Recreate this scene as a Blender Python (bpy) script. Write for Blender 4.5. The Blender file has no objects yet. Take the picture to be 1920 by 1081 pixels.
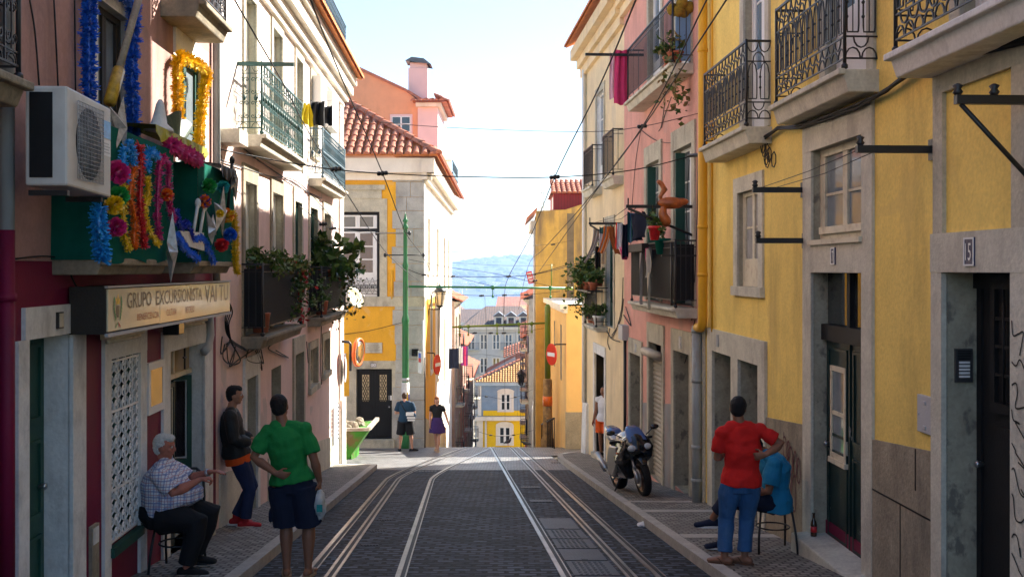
import bpy, bmesh, math, random
from mathutils import Vector, Matrix, noise, Euler
R = math.radians
random.seed(7)
SC = bpy.context.scene
COL = SC.collection
# ------------------------------------------------------------------ camera, sky, sun, exposure
F, CX, HY = 2000.0, 960.0, 505.0
cam = bpy.data.objects.new('camera', bpy.data.cameras.new('camera'))
COL.objects.link(cam)
cam.rotation_euler = (R(90), 0, 0)
cam.data.sensor_width = 36
cam.data.lens = 36 * F / 1920
cam.data.shift_y = -35.5 / 1920
cam.data.clip_start = .1
cam.data.clip_end = 20000
SC.camera = cam
SUN = Vector((1, .95, .93)).normalized()
SUN_EL = math.asin(SUN.z)
w = bpy.data.worlds.new('World'); SC.world = w; w.use_nodes = True
wn = w.node_tree.nodes; bg = wn['Background']
sky = wn.new('ShaderNodeTexSky'); sky.sky_type = 'NISHITA'; sky.sun_disc = False
sky.sun_elevation = SUN_EL; sky.sun_rotation = math.atan2(SUN.x, SUN.y)
sky.air_density = 1.0; sky.dust_density = .3; sky.ozone_density = 2.0
w.node_tree.links.new(sky.outputs[0], bg.inputs[0]); bg.inputs[1].default_value = .072
sl = bpy.data.lights.new('sun', 'SUN'); sl.energy = 5.0; sl.angle = R(.5); sl.color = (1, .93, .82)
so = bpy.data.objects.new('sun', sl); COL.objects.link(so)
so.rotation_euler = SUN.to_track_quat('Z', 'Y').to_euler()
SC.view_settings.view_transform = 'Standard'
SC.view_settings.look = 'None'
SC.view_settings.exposure = 2.03
SC.view_settings.gamma = 1
SC.cycles.max_bounces = 7
SC.cycles.diffuse_bounces = 4
SC.cycles.glossy_bounces = 3
SC.cycles.volume_bounces = 0
SC.cycles.caustics_reflective = False
SC.cycles.caustics_refractive = False

def P(px, py, Y): return Vector(((px - CX) / F * Y, Y, (HY - py) / F * Y))
def lerp(a, b, t): return a + (b - a) * t

# ------------------------------------------------------------------ ground profile along the street
_gp = [(-40, 2.85), (0, -1.75), (33, -5.545), (34.5, -5.74), (36, -5.99), (38, -6.4), (60, -10.9), (110, -21.5), (200, -38), (420, -61.5), (9000, -63)]
def gz(Y):
    for (a, za), (b, zb) in zip(_gp, _gp[1:]):
        if Y <= b: return lerp(za, zb, (Y - a) / (b - a))
    return _gp[-1][1]

# ------------------------------------------------------------------ materials
MATS = {}
def _n(nt, t, **k):
    n = nt.nodes.new(t)
    for a, b in k.items(): setattr(n, a, b)
    return n
def M(name, col=(.5, .5, .5), rough=.85, metal=0, var=.12, vs=1.6, stain=None, ss=(1.6, 1.6, .5), sa=.6, st=(.5, .68), bump=.12, bs=55, spec=.3, alpha=1, trans=0, emit=0, fine=.0, patch=None):
    if name in MATS: return MATS[name]
    m = bpy.data.materials.new(name); m.use_nodes = True; MATS[name] = m
    nt = m.node_tree; L = nt.links.new; b = nt.nodes['Principled BSDF']
    b.inputs['Roughness'].default_value = rough; b.inputs['Metallic'].default_value = metal
    b.inputs['Specular IOR Level'].default_value = spec
    b.inputs['Alpha'].default_value = alpha
    b.inputs['Transmission Weight'].default_value = trans
    c4 = (*col, 1)
    b.inputs['Base Color'].default_value = c4
    if emit:
        b.inputs['Emission Color'].default_value = c4; b.inputs['Emission Strength'].default_value = emit
    geo = _n(nt, 'ShaderNodeNewGeometry'); pos = geo.outputs['Position']
    if var or stain:
        n1 = _n(nt, 'ShaderNodeTexNoise'); n1.inputs['Scale'].default_value = vs; n1.inputs['Detail'].default_value = 6
        n1.inputs['Roughness'].default_value = .65
        L(pos, n1.inputs['Vector'])
        mr = _n(nt, 'ShaderNodeMapRange'); mr.inputs[1].default_value = .3; mr.inputs[2].default_value = .7
        mr.inputs[3].default_value = 1 - var; mr.inputs[4].default_value = 1 + var
        L(n1.outputs[0], mr.inputs[0])
        mx = _n(nt, 'ShaderNodeMix', data_type='RGBA', blend_type='MULTIPLY'); mx.inputs[0].default_value = 1
        mx.inputs[6].default_value = c4
        L(mr.outputs[0], mx.inputs[7])
        out = mx.outputs[2]
        if fine:
            n3 = _n(nt, 'ShaderNodeTexNoise'); n3.inputs['Scale'].default_value = 30; n3.inputs['Detail'].default_value = 4
            L(pos, n3.inputs['Vector'])
            m3 = _n(nt, 'ShaderNodeMapRange'); m3.inputs[1].default_value = .3; m3.inputs[2].default_value = .7
            m3.inputs[3].default_value = 1 - fine; m3.inputs[4].default_value = 1 + fine
            L(n3.outputs[0], m3.inputs[0])
            x3 = _n(nt, 'ShaderNodeMix', data_type='RGBA', blend_type='MULTIPLY'); x3.inputs[0].default_value = 1
            L(out, x3.inputs[6]); L(m3.outputs[0], x3.inputs[7]); out = x3.outputs[2]
        if stain:
            mp = _n(nt, 'ShaderNodeMapping'); mp.inputs['Scale'].default_value = ss; mp.inputs['Location'].default_value = (3.1, 1.7, .4)
            L(pos, mp.inputs[0])
            n2 = _n(nt, 'ShaderNodeTexNoise'); n2.inputs['Scale'].default_value = 1; n2.inputs['Detail'].default_value = 8; n2.inputs['Roughness'].default_value = .62
            L(mp.outputs[0], n2.inputs['Vector'])
            r2 = _n(nt, 'ShaderNodeMapRange'); r2.inputs[1].default_value = st[0]; r2.inputs[2].default_value = st[1]
            r2.inputs[3].default_value = 0; r2.inputs[4].default_value = sa
            L(n2.outputs[0], r2.inputs[0])
            x2 = _n(nt, 'ShaderNodeMix', data_type='RGBA'); L(r2.outputs[0], x2.inputs[0]); L(out, x2.inputs[6]); x2.inputs[7].default_value = (*stain, 1)
            out = x2.outputs[2]
        if patch:
            n5 = _n(nt, 'ShaderNodeTexNoise'); n5.inputs['Scale'].default_value = patch[1]; n5.inputs['Detail'].default_value = 3; n5.inputs['Distortion'].default_value = .6; L(pos, n5.inputs['Vector'])
            r5 = _n(nt, 'ShaderNodeMapRange'); r5.inputs[1].default_value = .615; r5.inputs[2].default_value = .635; r5.inputs[4].default_value = patch[2]; L(n5.outputs[0], r5.inputs[0])
            x5 = _n(nt, 'ShaderNodeMix', data_type='RGBA'); L(r5.outputs[0], x5.inputs[0]); L(out, x5.inputs[6]); x5.inputs[7].default_value = (*patch[0], 1); out = x5.outputs[2]
        L(out, b.inputs['Base Color'])
    if bump:
        nb = _n(nt, 'ShaderNodeTexNoise'); nb.inputs['Scale'].default_value = bs; nb.inputs['Detail'].default_value = 5
        L(pos, nb.inputs['Vector'])
        bp = _n(nt, 'ShaderNodeBump'); bp.inputs['Strength'].default_value = bump; bp.inputs['Distance'].default_value = .02
        L(nb.outputs[0], bp.inputs['Height']); L(bp.outputs[0], b.inputs['Normal'])
    return m

def brick_mat(name, c1, c2, mortar, bw, bh, ms=.012, rough=.7, rot=0, plane='xy', bump=.6, off=.5, distort=.02, big=.25, spec=.4, patches=None):
    m = bpy.data.materials.new(name); m.use_nodes = True; MATS[name] = m
    nt = m.node_tree; L = nt.links.new; b = nt.nodes['Principled BSDF']
    b.inputs['Roughness'].default_value = rough; b.inputs['Specular IOR Level'].default_value = spec
    geo = _n(nt, 'ShaderNodeNewGeometry')
    sep = _n(nt, 'ShaderNodeSeparateXYZ'); L(geo.outputs['Position'], sep.inputs[0])
    cmb = _n(nt, 'ShaderNodeCombineXYZ')
    L(sep.outputs[{'x': 0, 'y': 1, 'z': 2}[plane[0]]], cmb.inputs[0]); L(sep.outputs[{'x': 0, 'y': 1, 'z': 2}[plane[1]]], cmb.inputs[1])
    mp = _n(nt, 'ShaderNodeMapping'); mp.inputs['Rotation'].default_value = (0, 0, rot); L(cmb.outputs[0], mp.inputs[0])
    ns = _n(nt, 'ShaderNodeTexNoise'); ns.inputs['Scale'].default_value = 3.5; ns.inputs['Detail'].default_value = 3; L(mp.outputs[0], ns.inputs['Vector'])
    vm = _n(nt, 'ShaderNodeVectorMath', operation='SCALE'); vm.inputs['Scale'].default_value = distort; L(ns.outputs['Color'], vm.inputs[0])
    va = _n(nt, 'ShaderNodeVectorMath', operation='ADD'); L(mp.outputs[0], va.inputs[0]); L(vm.outputs[0], va.inputs[1])
    bt = _n(nt, 'ShaderNodeTexBrick'); bt.offset = off; L(va.outputs[0], bt.inputs['Vector'])
    bt.inputs['Color1'].default_value = (*c1, 1); bt.inputs['Color2'].default_value = (*c2, 1); bt.inputs['Mortar'].default_value = (*mortar, 1)
    bt.inputs['Scale'].default_value = 1; bt.inputs['Mortar Size'].default_value = ms; bt.inputs['Mortar Smooth'].default_value = .35
    bt.inputs['Brick Width'].default_value = bw; bt.inputs['Row Height'].default_value = bh; bt.inputs['Bias'].default_value = 0
    n1 = _n(nt, 'ShaderNodeTexNoise'); n1.inputs['Scale'].default_value = .9; n1.inputs['Detail'].default_value = 7; n1.inputs['Roughness'].default_value = .65; L(mp.outputs[0], n1.inputs['Vector'])
    mr = _n(nt, 'ShaderNodeMapRange'); mr.inputs[1].default_value = .3; mr.inputs[2].default_value = .7; mr.inputs[3].default_value = 1 - big; mr.inputs[4].default_value = 1 + big
    L(n1.outputs[0], mr.inputs[0])
    mx = _n(nt, 'ShaderNodeMix', data_type='RGBA', blend_type='MULTIPLY'); mx.inputs[0].default_value = 1
    L(bt.outputs['Color'], mx.inputs[6]); L(mr.outputs[0], mx.inputs[7]); out = mx.outputs[2]
    if patches:
        n2 = _n(nt, 'ShaderNodeTexNoise'); n2.inputs['Scale'].default_value = patches[1]; n2.inputs['Detail'].default_value = 6; L(mp.outputs[0], n2.inputs['Vector'])
        r2 = _n(nt, 'ShaderNodeMapRange'); r2.inputs[1].default_value = .55; r2.inputs[2].default_value = .66; r2.inputs[4].default_value = patches[2]; L(n2.outputs[0], r2.inputs[0])
        x2 = _n(nt, 'ShaderNodeMix', data_type='RGBA'); L(r2.outputs[0], x2.inputs[0]); L(out, x2.inputs[6]); x2.inputs[7].default_value = (*patches[0], 1); out = x2.outputs[2]
    L(out, b.inputs['Base Color'])
    n4 = _n(nt, 'ShaderNodeTexNoise'); n4.inputs['Scale'].default_value = 25; n4.inputs['Detail'].default_value = 4; L(geo.outputs['Position'], n4.inputs['Vector'])
    ad = _n(nt, 'ShaderNodeMath', operation='MULTIPLY_ADD'); L(bt.outputs['Fac'], ad.inputs[0]); ad.inputs[1].default_value = -1.0; L(n4.outputs[0], ad.inputs[2])
    bp = _n(nt, 'ShaderNodeBump'); bp.inputs['Strength'].default_value = bump; bp.inputs['Distance'].default_value = .015
    L(ad.outputs[0], bp.inputs['Height']); L(bp.outputs[0], b.inputs['Normal'])
    return m

# ------------------------------------------------------------------ mesh builder
class MB:
    def __init__(s, T=None): s.v = []; s.f = []; s.mi = []; s.T = T; s.sm = []
    def add(s, vs, fs, mi=0, smooth=False):
        o = len(s.v)
        for p in vs:
            p = Vector(p)
            s.v.append(s.T(p) if s.T else p)
        for f in fs: s.f.append(tuple(o + i for i in f)); s.mi.append(mi); s.sm.append(smooth)
    def hexa(s, p, mi=0):
        s.add(p, [(0, 3, 2, 1), (4, 5, 6, 7), (0, 1, 5, 4), (1, 2, 6, 5), (2, 3, 7, 6), (3, 0, 4, 7)], mi)
    def box(s, x0, x1, y0, y1, z0, z1, mi=0):
        s.hexa([(x0, y0, z0), (x1, y0, z0), (x1, y1, z0), (x0, y1, z0), (x0, y0, z1), (x1, y0, z1), (x1, y1, z1), (x0, y1, z1)], mi)
    def quad(s, a, b, c, d, mi=0): s.add([a, b, c, d], [(0, 1, 2, 3)], mi)
    def tube(s, pts, r, n=6, mi=0, smooth=True, flat=None):
        pts = [Vector(p) for p in pts]; k = len(pts)
        rs = r if isinstance(r, (list, tuple)) else [r] * k
        ts = [(pts[min(i + 1, k - 1)] - pts[max(i - 1, 0)]).normalized() for i in range(k)]
        up = Vector((0, 0, 1)) if abs(ts[0].z) < .9 else Vector((0, 1, 0))
        A = (up - ts[0] * up.dot(ts[0])).normalized()
        vs = []; fs = []
        for i in range(k):
            A = A - ts[i] * A.dot(ts[i])
            A = A.normalized() if A.length > 1e-6 else ts[i].orthogonal().normalized()
            B = ts[i].cross(A)
            for j in range(n):
                a = 2 * math.pi * (j + .5) / n
                vs.append(pts[i] + (A * math.cos(a) + B * math.sin(a)) * rs[i])
        for i in range(k - 1):
            for j in range(n):
                fs.append((i * n + j, i * n + (j + 1) % n, (i + 1) * n + (j + 1) % n, (i + 1) * n + j))
        fs.append(tuple(range(n))[::-1]); fs.append(tuple((k - 1) * n + j for j in range(n)))
        s.add(vs, fs, mi, smooth)
    def lathe(s, prof, o=(0, 0, 0), ax=(0, 0, 1), n=20, mi=0, smooth=True):
        ax = Vector(ax).normalized(); A = ax.orthogonal().normalized(); B = ax.cross(A); o = Vector(o)
        vs = []; fs = []; k = len(prof)
        for (r, h) in prof:
            for j in range(n):
                a = 2 * math.pi * j / n
                vs.append(o + ax * h + (A * math.cos(a) + B * math.sin(a)) * max(r, 1e-4))
        for i in range(k - 1):
            for j in range(n):
                fs.append((i * n + j, i * n + (j + 1) % n, (i + 1) * n + (j + 1) % n, (i + 1) * n + j))
        fs.append(tuple(range(n))[::-1]); fs.append(tuple((k - 1) * n + j for j in range(n)))
        s.add(vs, fs, mi, smooth)
    def ell(s, c, r, n=14, m=9, rot=None, mi=0, smooth=True):
        c = Vector(c); vs = []; fs = []
        for i in range(m + 1):
            th = math.pi * i / m
            for j in range(n):
                a = 2 * math.pi * j / n
                p = Vector((r[0] * math.sin(th + 1e-4) * math.cos(a), r[1] * math.sin(th + 1e-4) * math.sin(a), r[2] * math.cos(th)))
                vs.append(c + (rot @ p if rot else p))
        for i in range(m):
            for j in range(n):
                fs.append((i * n + j, (i + 1) * n + j, (i + 1) * n + (j + 1) % n, i * n + (j + 1) % n))
        fs.append(tuple(range(n))); fs.append(tuple(m * n + j for j in range(n))[::-1])
        s.add(vs, fs, mi, smooth)
    def loft(s, secs, n=14, mi=0, smooth=True):      # secs: (centre, A, B) half-axis vectors
        vs = []; fs = []; k = len(secs)
        for c, A, B in secs:
            for j in range(n):
                a = 2 * math.pi * j / n
                vs.append(Vector(c) + Vector(A) * math.cos(a) + Vector(B) * math.sin(a))
        for i in range(k - 1):
            for j in range(n):
                fs.append((i * n + j, i * n + (j + 1) % n, (i + 1) * n + (j + 1) % n, (i + 1) * n + j))
        fs.append(tuple(range(n))[::-1]); fs.append(tuple((k - 1) * n + j for j in range(n)))
        s.add(vs, fs, mi, smooth)
    def limb(s, pts, rs, side=(1, 0, 0), n=12, cap=True, mi=0):
        pts = [Vector(p) for p in pts]; k = len(pts); side = Vector(side)
        rs = [(r, r) if not isinstance(r, tuple) else r for r in rs]
        secs = []
        for i in range(k):
            t = (pts[min(i + 1, k - 1)] - pts[max(i - 1, 0)]).normalized()
            A = side - t * side.dot(t)
            A = A.normalized() if A.length > .05 else t.orthogonal().normalized()
            B = t.cross(A)
            secs.append([pts[i], A, B, rs[i][0], rs[i][1], t])
        out = []
        if cap:
            c, A, B, ra, rb, t = secs[0]; m_ = min(ra, rb)
            out += [(c - t * m_ * .92, A * ra * .35, B * rb * .35), (c - t * m_ * .6, A * ra * .78, B * rb * .78)]
        out += [(c, A * ra, B * rb) for c, A, B, ra, rb, t in secs]
        if cap:
            c, A, B, ra, rb, t = secs[-1]; m_ = min(ra, rb)
            out += [(c + t * m_ * .6, A * ra * .78, B * rb * .78), (c + t * m_ * .92, A * ra * .35, B * rb * .35)]
        s.loft(out, n, mi)
    def prism(s, poly, o, U, V, N, mi=0):            # polygon (2d) in plane o + x U + y V, extruded along N
        o = Vector(o); U = Vector(U); V = Vector(V); N = Vector(N); k = len(poly)
        a = [o + U * x + V * y for x, y in poly]; vs = a + [p + N for p in a]
        fs = [tuple(range(k))[::-1], tuple(range(k, 2 * k))] + [(i, (i + 1) % k, k + (i + 1) % k, k + i) for i in range(k)]
        s.add(vs, fs, mi)
    def mesh(s, name, mats, off=(0, 0, 0), recalc=True):
        me = bpy.data.meshes.new(name); o = Vector(off)
        me.from_pydata([p - o for p in s.v], [], s.f)
        for m in (mats if isinstance(mats, (list, tuple)) else [mats]): me.materials.append(m)
        me.polygons.foreach_set('material_index', s.mi); me.polygons.foreach_set('use_smooth', s.sm)
        if recalc:
            bm = bmesh.new(); bm.from_mesh(me); bmesh.ops.recalc_face_normals(bm, faces=bm.faces); bm.to_mesh(me); bm.free()
        me.update()
        return me
    def build(s, name, mats, parent=None, recalc=True, local=False, bevel=0):
        off = Vector((0, 0, 0))
        if parent is not None and not local:
            q = parent
            while q is not None: off = off + q.location; q = q.parent
        if parent is None and not local and s.v:      # a thing of one mesh: origin at its base centre
            xs = [p.x for p in s.v]; ys = [p.y for p in s.v]; zs = [p.z for p in s.v]
            off = Vector(((min(xs) + max(xs)) / 2, (min(ys) + max(ys)) / 2, min(zs)))
        o = bpy.data.objects.new(name, s.mesh(name, mats, off, recalc)); COL.objects.link(o)
        if parent is not None: o.parent = parent
        elif not local: o.location = off
        if bevel:
            b = o.modifiers.new('bevel', 'BEVEL'); b.width = bevel; b.segments = 2; b.limit_method = 'ANGLE'; b.angle_limit = R(40)
        return o

def tag(o, label=None, cat=None, group=None, kind=None):
    if label: o['label'] = label
    if cat: o['category'] = cat
    if group: o['group'] = group
    if kind: o['kind'] = kind
    return o
def thing(name, label, cat, loc=(0, 0, 0), group=None, rz=0):
    o = bpy.data.objects.new(name, None); COL.objects.link(o); o.location = loc; o.rotation_euler = (0, 0, rz); o.empty_display_size = .2
    return tag(o, label, cat, group)

def text_into(mb, s, o, U, V, N, size, mi=0, squash=1.0, center=True):
    cu = bpy.data.curves.new('t', 'FONT'); cu.body = s; cu.size = 1; cu.resolution_u = 2
    ob = bpy.data.objects.new('t', cu); COL.objects.link(ob)
    dg = bpy.context.evaluated_depsgraph_get(); me = bpy.data.meshes.new_from_object(ob.evaluated_get(dg))
    bpy.data.objects.remove(ob); bpy.data.curves.remove(cu)
    vs = [v.co.copy() for v in me.vertices]; fs = [tuple(p.vertices) for p in me.polygons]
    bpy.data.meshes.remove(me)
    w_ = max(v.x for v in vs); x0 = min(v.x for v in vs); h = max(v.y for v in vs)
    sc = size / h
    o = Vector(o); U = Vector(U).normalized(); V = Vector(V).normalized(); N = Vector(N)
    pts = [o + U * ((v.x - ((x0 + w_) / 2 if center else x0)) * sc * squash) + V * (v.y * sc) for v in vs]
    top = [p + N for p in pts]
    mb.add(top, fs, mi)
    return (w_ - x0) * sc * squash

# ------------------------------------------------------------------ walls: u along the street (world Y at the wall), w out of the wall, z up
class Wall:
    def __init__(s, x0, m, side):
        s.x0, s.m, s.side = x0, m, side
        L = math.hypot(1, m)
        s.n = Vector((-side, side * m, 0)) / L
    def T(s, p): return Vector((s.x0 + s.m * p[0], p[0], p[2])) + s.n * p[1]
    def u(s, px, w=0): return (s.x0 - s.side * w) / ((px - CX) / F - s.m)
    def z(s, py, u): return (HY - py) / F * u
    def mb(s): return MB(s.T)
class Front:                                     # a wall square to the street: u = world X, w towards the camera
    def __init__(s, Y, px=None): s.Y = Y
    def T(s, p): return Vector((p[0], s.Y - p[1], p[2]))
    def u(s, px, w=0): return (px - CX) / F * (s.Y - w)
    def z(s, py, u=0): return (HY - py) / F * s.Y
    def mb(s): return MB(s.T)
# ------------------------------------------------------------------ common materials
M('yellow_plaster', (.88, .64, .17), patch=((.74, .53, .17), .8, .35), var=.13, vs=.9, stain=(.36, .23, .07), ss=(1.6, 1.6, .35), sa=.6, st=(.52, .72), bump=.2, bs=30, fine=.08)
M('pink_plaster', (.70, .35, .28), patch=((.55, .33, .28), .9, .5), var=.12, stain=(.42, .22, .17), sa=.5, fine=.05)
M('cream_plaster', (.78, .62, .38), patch=((.62, .52, .38), .8, .5), var=.1, stain=(.5, .38, .24), sa=.45, fine=.05)
M('rose_sunlit', (.86, .76, .70), var=.06, stain=(.6, .46, .4), sa=.4, st=(.56, .72), fine=.05)  # upper rose wall: sunlit look and extra bounce put into a whiter colour
M('rose_plaster', (.80, .60, .54), patch=((.55, .47, .42), .9, .6), var=.08, stain=(.5, .36, .3), sa=.5, st=(.54, .72), fine=.05)
M('dusky_plaster', (.42, .245, .21), patch=((.27, .17, .15), 1.1, .6), var=.16, stain=(.2, .12, .1), ss=(2.2, 2.2, .35), sa=.7, fine=.08)
M('maroon_paint', (.17, .006, .036), rough=.6, var=.18, stain=(.09, .01, .02), sa=.5)
M('orange_plaster', (.80, .42, .035), patch=((.72, .50, .25), 1.3, .3), var=.1, stain=(.55, .27, .05), sa=.5, fine=.05)
M('salmon_plaster', (.82, .38, .20), var=.06, stain=(.6, .28, .15), sa=.4)
M('tower_plaster', (.80, .56, .54), var=.05)
M('white_plaster', (.80, .74, .64), var=.07, stain=(.55, .45, .35), sa=.4)
M('ochre_plaster', (.62, .38, .09), var=.2, stain=(.20, .14, .08), ss=(.9, .9, .16), sa=.9, st=(.48, .62), fine=.06)
M('amber_plaster', (.80, .50, .18), var=.08, stain=(.55, .33, .15), sa=.4)
M('stone', (.50, .465, .36), var=.18, vs=3, stain=(.24, .21, .17), ss=(3, 3, 1), sa=.7, bump=.3, bs=45, fine=.12)
M('pale_stone', (.60, .575, .47), var=.14, vs=3, stain=(.3, .27, .23), ss=(3, 3, 1), sa=.55, bump=.3, bs=45, fine=.1)
M('dark_stone', (.31, .265, .19), var=.2, vs=2.5, stain=(.13, .12, .1), ss=(3, 3, .8), sa=.7, bump=.4, bs=35, fine=.14)
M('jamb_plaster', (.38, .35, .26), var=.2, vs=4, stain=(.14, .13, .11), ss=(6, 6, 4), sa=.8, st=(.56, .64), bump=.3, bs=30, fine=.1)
M('whitewash', (.72, .72, .69), var=.1, vs=4, stain=(.36, .35, .33), ss=(4, 4, 2), sa=.6, bump=.3, bs=30, fine=.06)
M('white_paint', (.80, .80, .78), rough=.5, var=.05, bump=.05)
M('cream_paint', (.66, .60, .45), rough=.55, var=.1, stain=(.38, .3, .2), ss=(8, 8, 8), sa=.6, bump=.1)
M('green_paint', (.02, .075, .055), rough=.5, var=.15, bump=.1)
M('door_green', (.012, .03, .026), rough=.45, var=.3, stain=(.3, .3, .27), ss=(9, 9, 4), sa=.9, st=(.66, .68), bump=.1)
M('black_paint', (.012, .013, .014), rough=.6, spec=.2, var=.2, bump=.1)
M('dark_wood', (.035, .028, .022), rough=.6, var=.3, bump=.2)
M('iron', (.014, .015, .017), rough=.45, var=.2, spec=.5, bump=.1)
M('green_iron', (.025, .075, .07), rough=.5, var=.2, stain=(.1, .06, .03), sa=.5, ss=(6, 6, 6))
M('teal_iron', (.05, .10, .13), rough=.5, var=.2)
M('pole_green', (.03, .17, .06), rough=.4, var=.15, stain=(.05, .1, .05), ss=(5, 5, 1), sa=.6)
M('pole_olive', (.13, .20, .02), rough=.45, var=.15, stain=(.1, .07, .03), ss=(6, 6, 2), sa=.7)
M('glass', (.02, .027, .03), rough=.04, var=0, bump=0, spec=.8)
M('pale_glass', (.20, .24, .27), rough=.06, var=.25, vs=2.5, bump=0, spec=.8)
M('curtain_glass', (.42, .42, .42), rough=.12, var=.2, vs=7, bump=0, spec=.6)
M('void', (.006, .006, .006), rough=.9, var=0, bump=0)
M('tile', (.46, .17, .10), var=.28, vs=5, stain=(.2, .12, .09), ss=(3, 3, 3), sa=.7, bump=.3, bs=40, fine=.15)
M('tile_orange', (.62, .22, .07), var=.2, vs=5, stain=(.4, .13, .05), ss=(4, 4, 4), sa=.5)
M('tile_far', (.40, .22, .17), var=.2, vs=1.5)
M('cable', (.012, .012, .013), rough=.6, var=0, bump=0)
M('steel', (.45, .45, .46), rough=.3, metal=.9, var=.15, vs=6, bump=.05)
M('rail_steel', (.34, .34, .35), rough=.3, metal=.85, var=.3, vs=3, stain=(.12, .10, .085), ss=(3, 3, 3), sa=.6, bump=.08)
M('plastic_grey', (.45, .46, .47), rough=.5, var=.08)
M('pipe_grey', (.33, .37, .38), rough=.45, var=.15, stain=(.2, .14, .1), ss=(4, 4, 1.2), sa=.7)
M('pipe_yellow', (.78, .42, .03), rough=.4, var=.08, stain=(.5, .28, .05), ss=(3, 3, 1), sa=.4)
M('terracotta', (.42, .13, .07), rough=.7, var=.15)
M('leaf_a', (.055, .12, .022), rough=.5, var=.35, vs=9, bump=0)
M('leaf_b', (.10, .14, .03), rough=.5, var=.35, vs=9, bump=0)
M('leaf_dry', (.20, .15, .05), rough=.6, var=.3, vs=9, bump=0)
M('red_petal', (.5, .03, .03), rough=.6, var=.2, vs=9, bump=0)
for k, c in dict(red=(.62, .02, .025), blue=(.02, .13, .62), navy=(.01, .025, .30), yellow=(.80, .50, .01), orange=(.75, .15, .012), pink=(.55, .02, .15), green=(.02, .28, .05), teal=(.02, .30, .30), sky=(.02, .28, .65)).items():
    M('foil_' + k, c, rough=.3, var=.3, vs=30, bump=0, spec=.6)
M('tarp_green', (.008, .105, .075), rough=.9, spec=.05, var=.2, vs=3, bump=.3, bs=6)
MT = MATS

# ------------------------------------------------------------------ ground, road, pavements
brick_mat('setts', (.018, .023, .033), (.092, .112, .150), (.003, .003, .004), .21, .135, ms=.030, rough=.65, bump=1.0, distort=.12, big=.4, spec=.14, patches=((.05, .056, .068), .7, .4))
brick_mat('far_sunlit_setts', (.15, .15, .152), (.27, .27, .272), (.06, .06, .06), .14, .1, ms=.012, rough=.45, bump=.8, distort=.05)  # stone colour raised to brighten the sunlit strip at the crossing
brick_mat('pavement_setts', (.17, .16, .14), (.33, .31, .27), (.07, .063, .055), .11, .10, ms=.013, rough=.75, bump=.8, distort=.04, big=.22, patches=((.17, .15, .13), 1.1, .5))
M('kerb_stone', (.40, .38, .34), var=.2, vs=4, bump=.3, bs=30, fine=.1)
M('earth', (.16, .14, .10), var=.25, vs=.05, bump=0)
def XL(Y): return -3.0 - .044 * Y                # left house line
def KL(Y): return -2.03 - .0432 * Y              # left kerb
def KR(Y): return 2.325 - .0425 * Y              # right kerb
def XR(Y): return 3.58 - .042 * Y if Y < 16.2 else 4.0 - .068 * Y
def strip(name, ys, fl, fr, dz, mat, skirt=0, nx=1, label=None):
    mb = MB()
    for a, b in zip(ys, ys[1:]):
        for i in range(nx):
            t0, t1 = i / nx, (i + 1) / nx
            q = [(lerp(fl(a), fr(a), t0), a, gz(a) + dz), (lerp(fl(a), fr(a), t1), a, gz(a) + dz), (lerp(fl(b), fr(b), t1), b, gz(b) + dz), (lerp(fl(b), fr(b), t0), b, gz(b) + dz)]
            mb.add(q, [(0, 1, 2, 3)])
        if skirt:
            for f in (fl, fr):
                mb.add([(f(a), a, gz(a) + dz), (f(b), b, gz(b) + dz), (f(b), b, gz(b) - .15), (f(a), a, gz(a) - .15)], [(0, 1, 2, 3)])
    if skirt:
        for y in (ys[0], ys[-1]):
            mb.add([(fl(y), y, gz(y) + dz), (fr(y), y, gz(y) + dz), (fr(y), y, gz(y) - .15), (fl(y), y, gz(y) - .15)], [(0, 1, 2, 3)])
    return tag(mb.build(name, mat), kind='structure')
gy = [-40, 0, 10, 20, 33, 34.5, 36, 38, 60, 110, 200, 420, 1500, 9000]
gy = [y if y < 9000 else 4590 for y in gy]; gy[0] = -44
strip('ground', gy, lambda y: -60 - max(y, 0) * 1.2, lambda y: 60 + max(y, 0) * 1.2, -.03, MT['earth'])
ys = [-6 + i * 1.5 for i in range(20)] + [24.1]
ys = sorted(set(y for y in ys if y <= 24.1))
strip('road', ys, KL, KR, 0, MT['setts'])
ys2 = [24.1, 26, 28, 29.5]
strip('road', ys2, lambda y: KL(24.1) if y < 25.95 else -14, KR, .0, MT['far_sunlit_setts']); 
strip('road', [29.5, 31.5, 33, 34.5, 36, 38, 44, 52, 60, 74, 92], lambda y: -14 if y < 34.2 else -2.85, lambda y: 14 if y < 33.05 else 2.0, .0, MT['far_sunlit_setts'])
strip('pavement', ys, XL, lambda y: KL(y) - .13, .1, MT['pavement_setts'], skirt=1)
strip('kerb', ys, lambda y: KL(y) - .13, KL, .108, MT['kerb_stone'], skirt=1)
kb = MB(); kb.hexa([(XL(24.1), 24.1, gz(24.1) - .1), (KL(24.1), 24.1, gz(24.1) - .1), (KL(24.1) , 24.28, gz(24.2) - .1), (XL(24.1), 24.28, gz(24.2) - .1), (XL(24.1), 24.1, gz(24.1) + .11), (KL(24.1), 24.1, gz(24.1) + .11), (KL(24.1), 24.28, gz(24.2) + .11), (XL(24.1), 24.28, gz(24.2) + .11)])
tag(kb.build('kerb', MT['kerb_stone']), kind='structure')
ysr = sorted(set([-6 + i * 1.5 for i in range(23)] + [28.3, 29.2, 29.5]))
ysr = [y for y in ysr if y <= 29.5]
def KRe(y): return KR(y) + (0 if y < 27.5 else (y - 27.5) ** 2 * .14)
strip('pavement', ysr, lambda y: KRe(y) + .13, lambda y: XR(y) + .25, .1, MT['pavement_setts'], skirt=1)
strip('kerb', ysr, KRe, lambda y: KRe(y) + .13, .108, MT['kerb_stone'], skirt=1)
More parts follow.
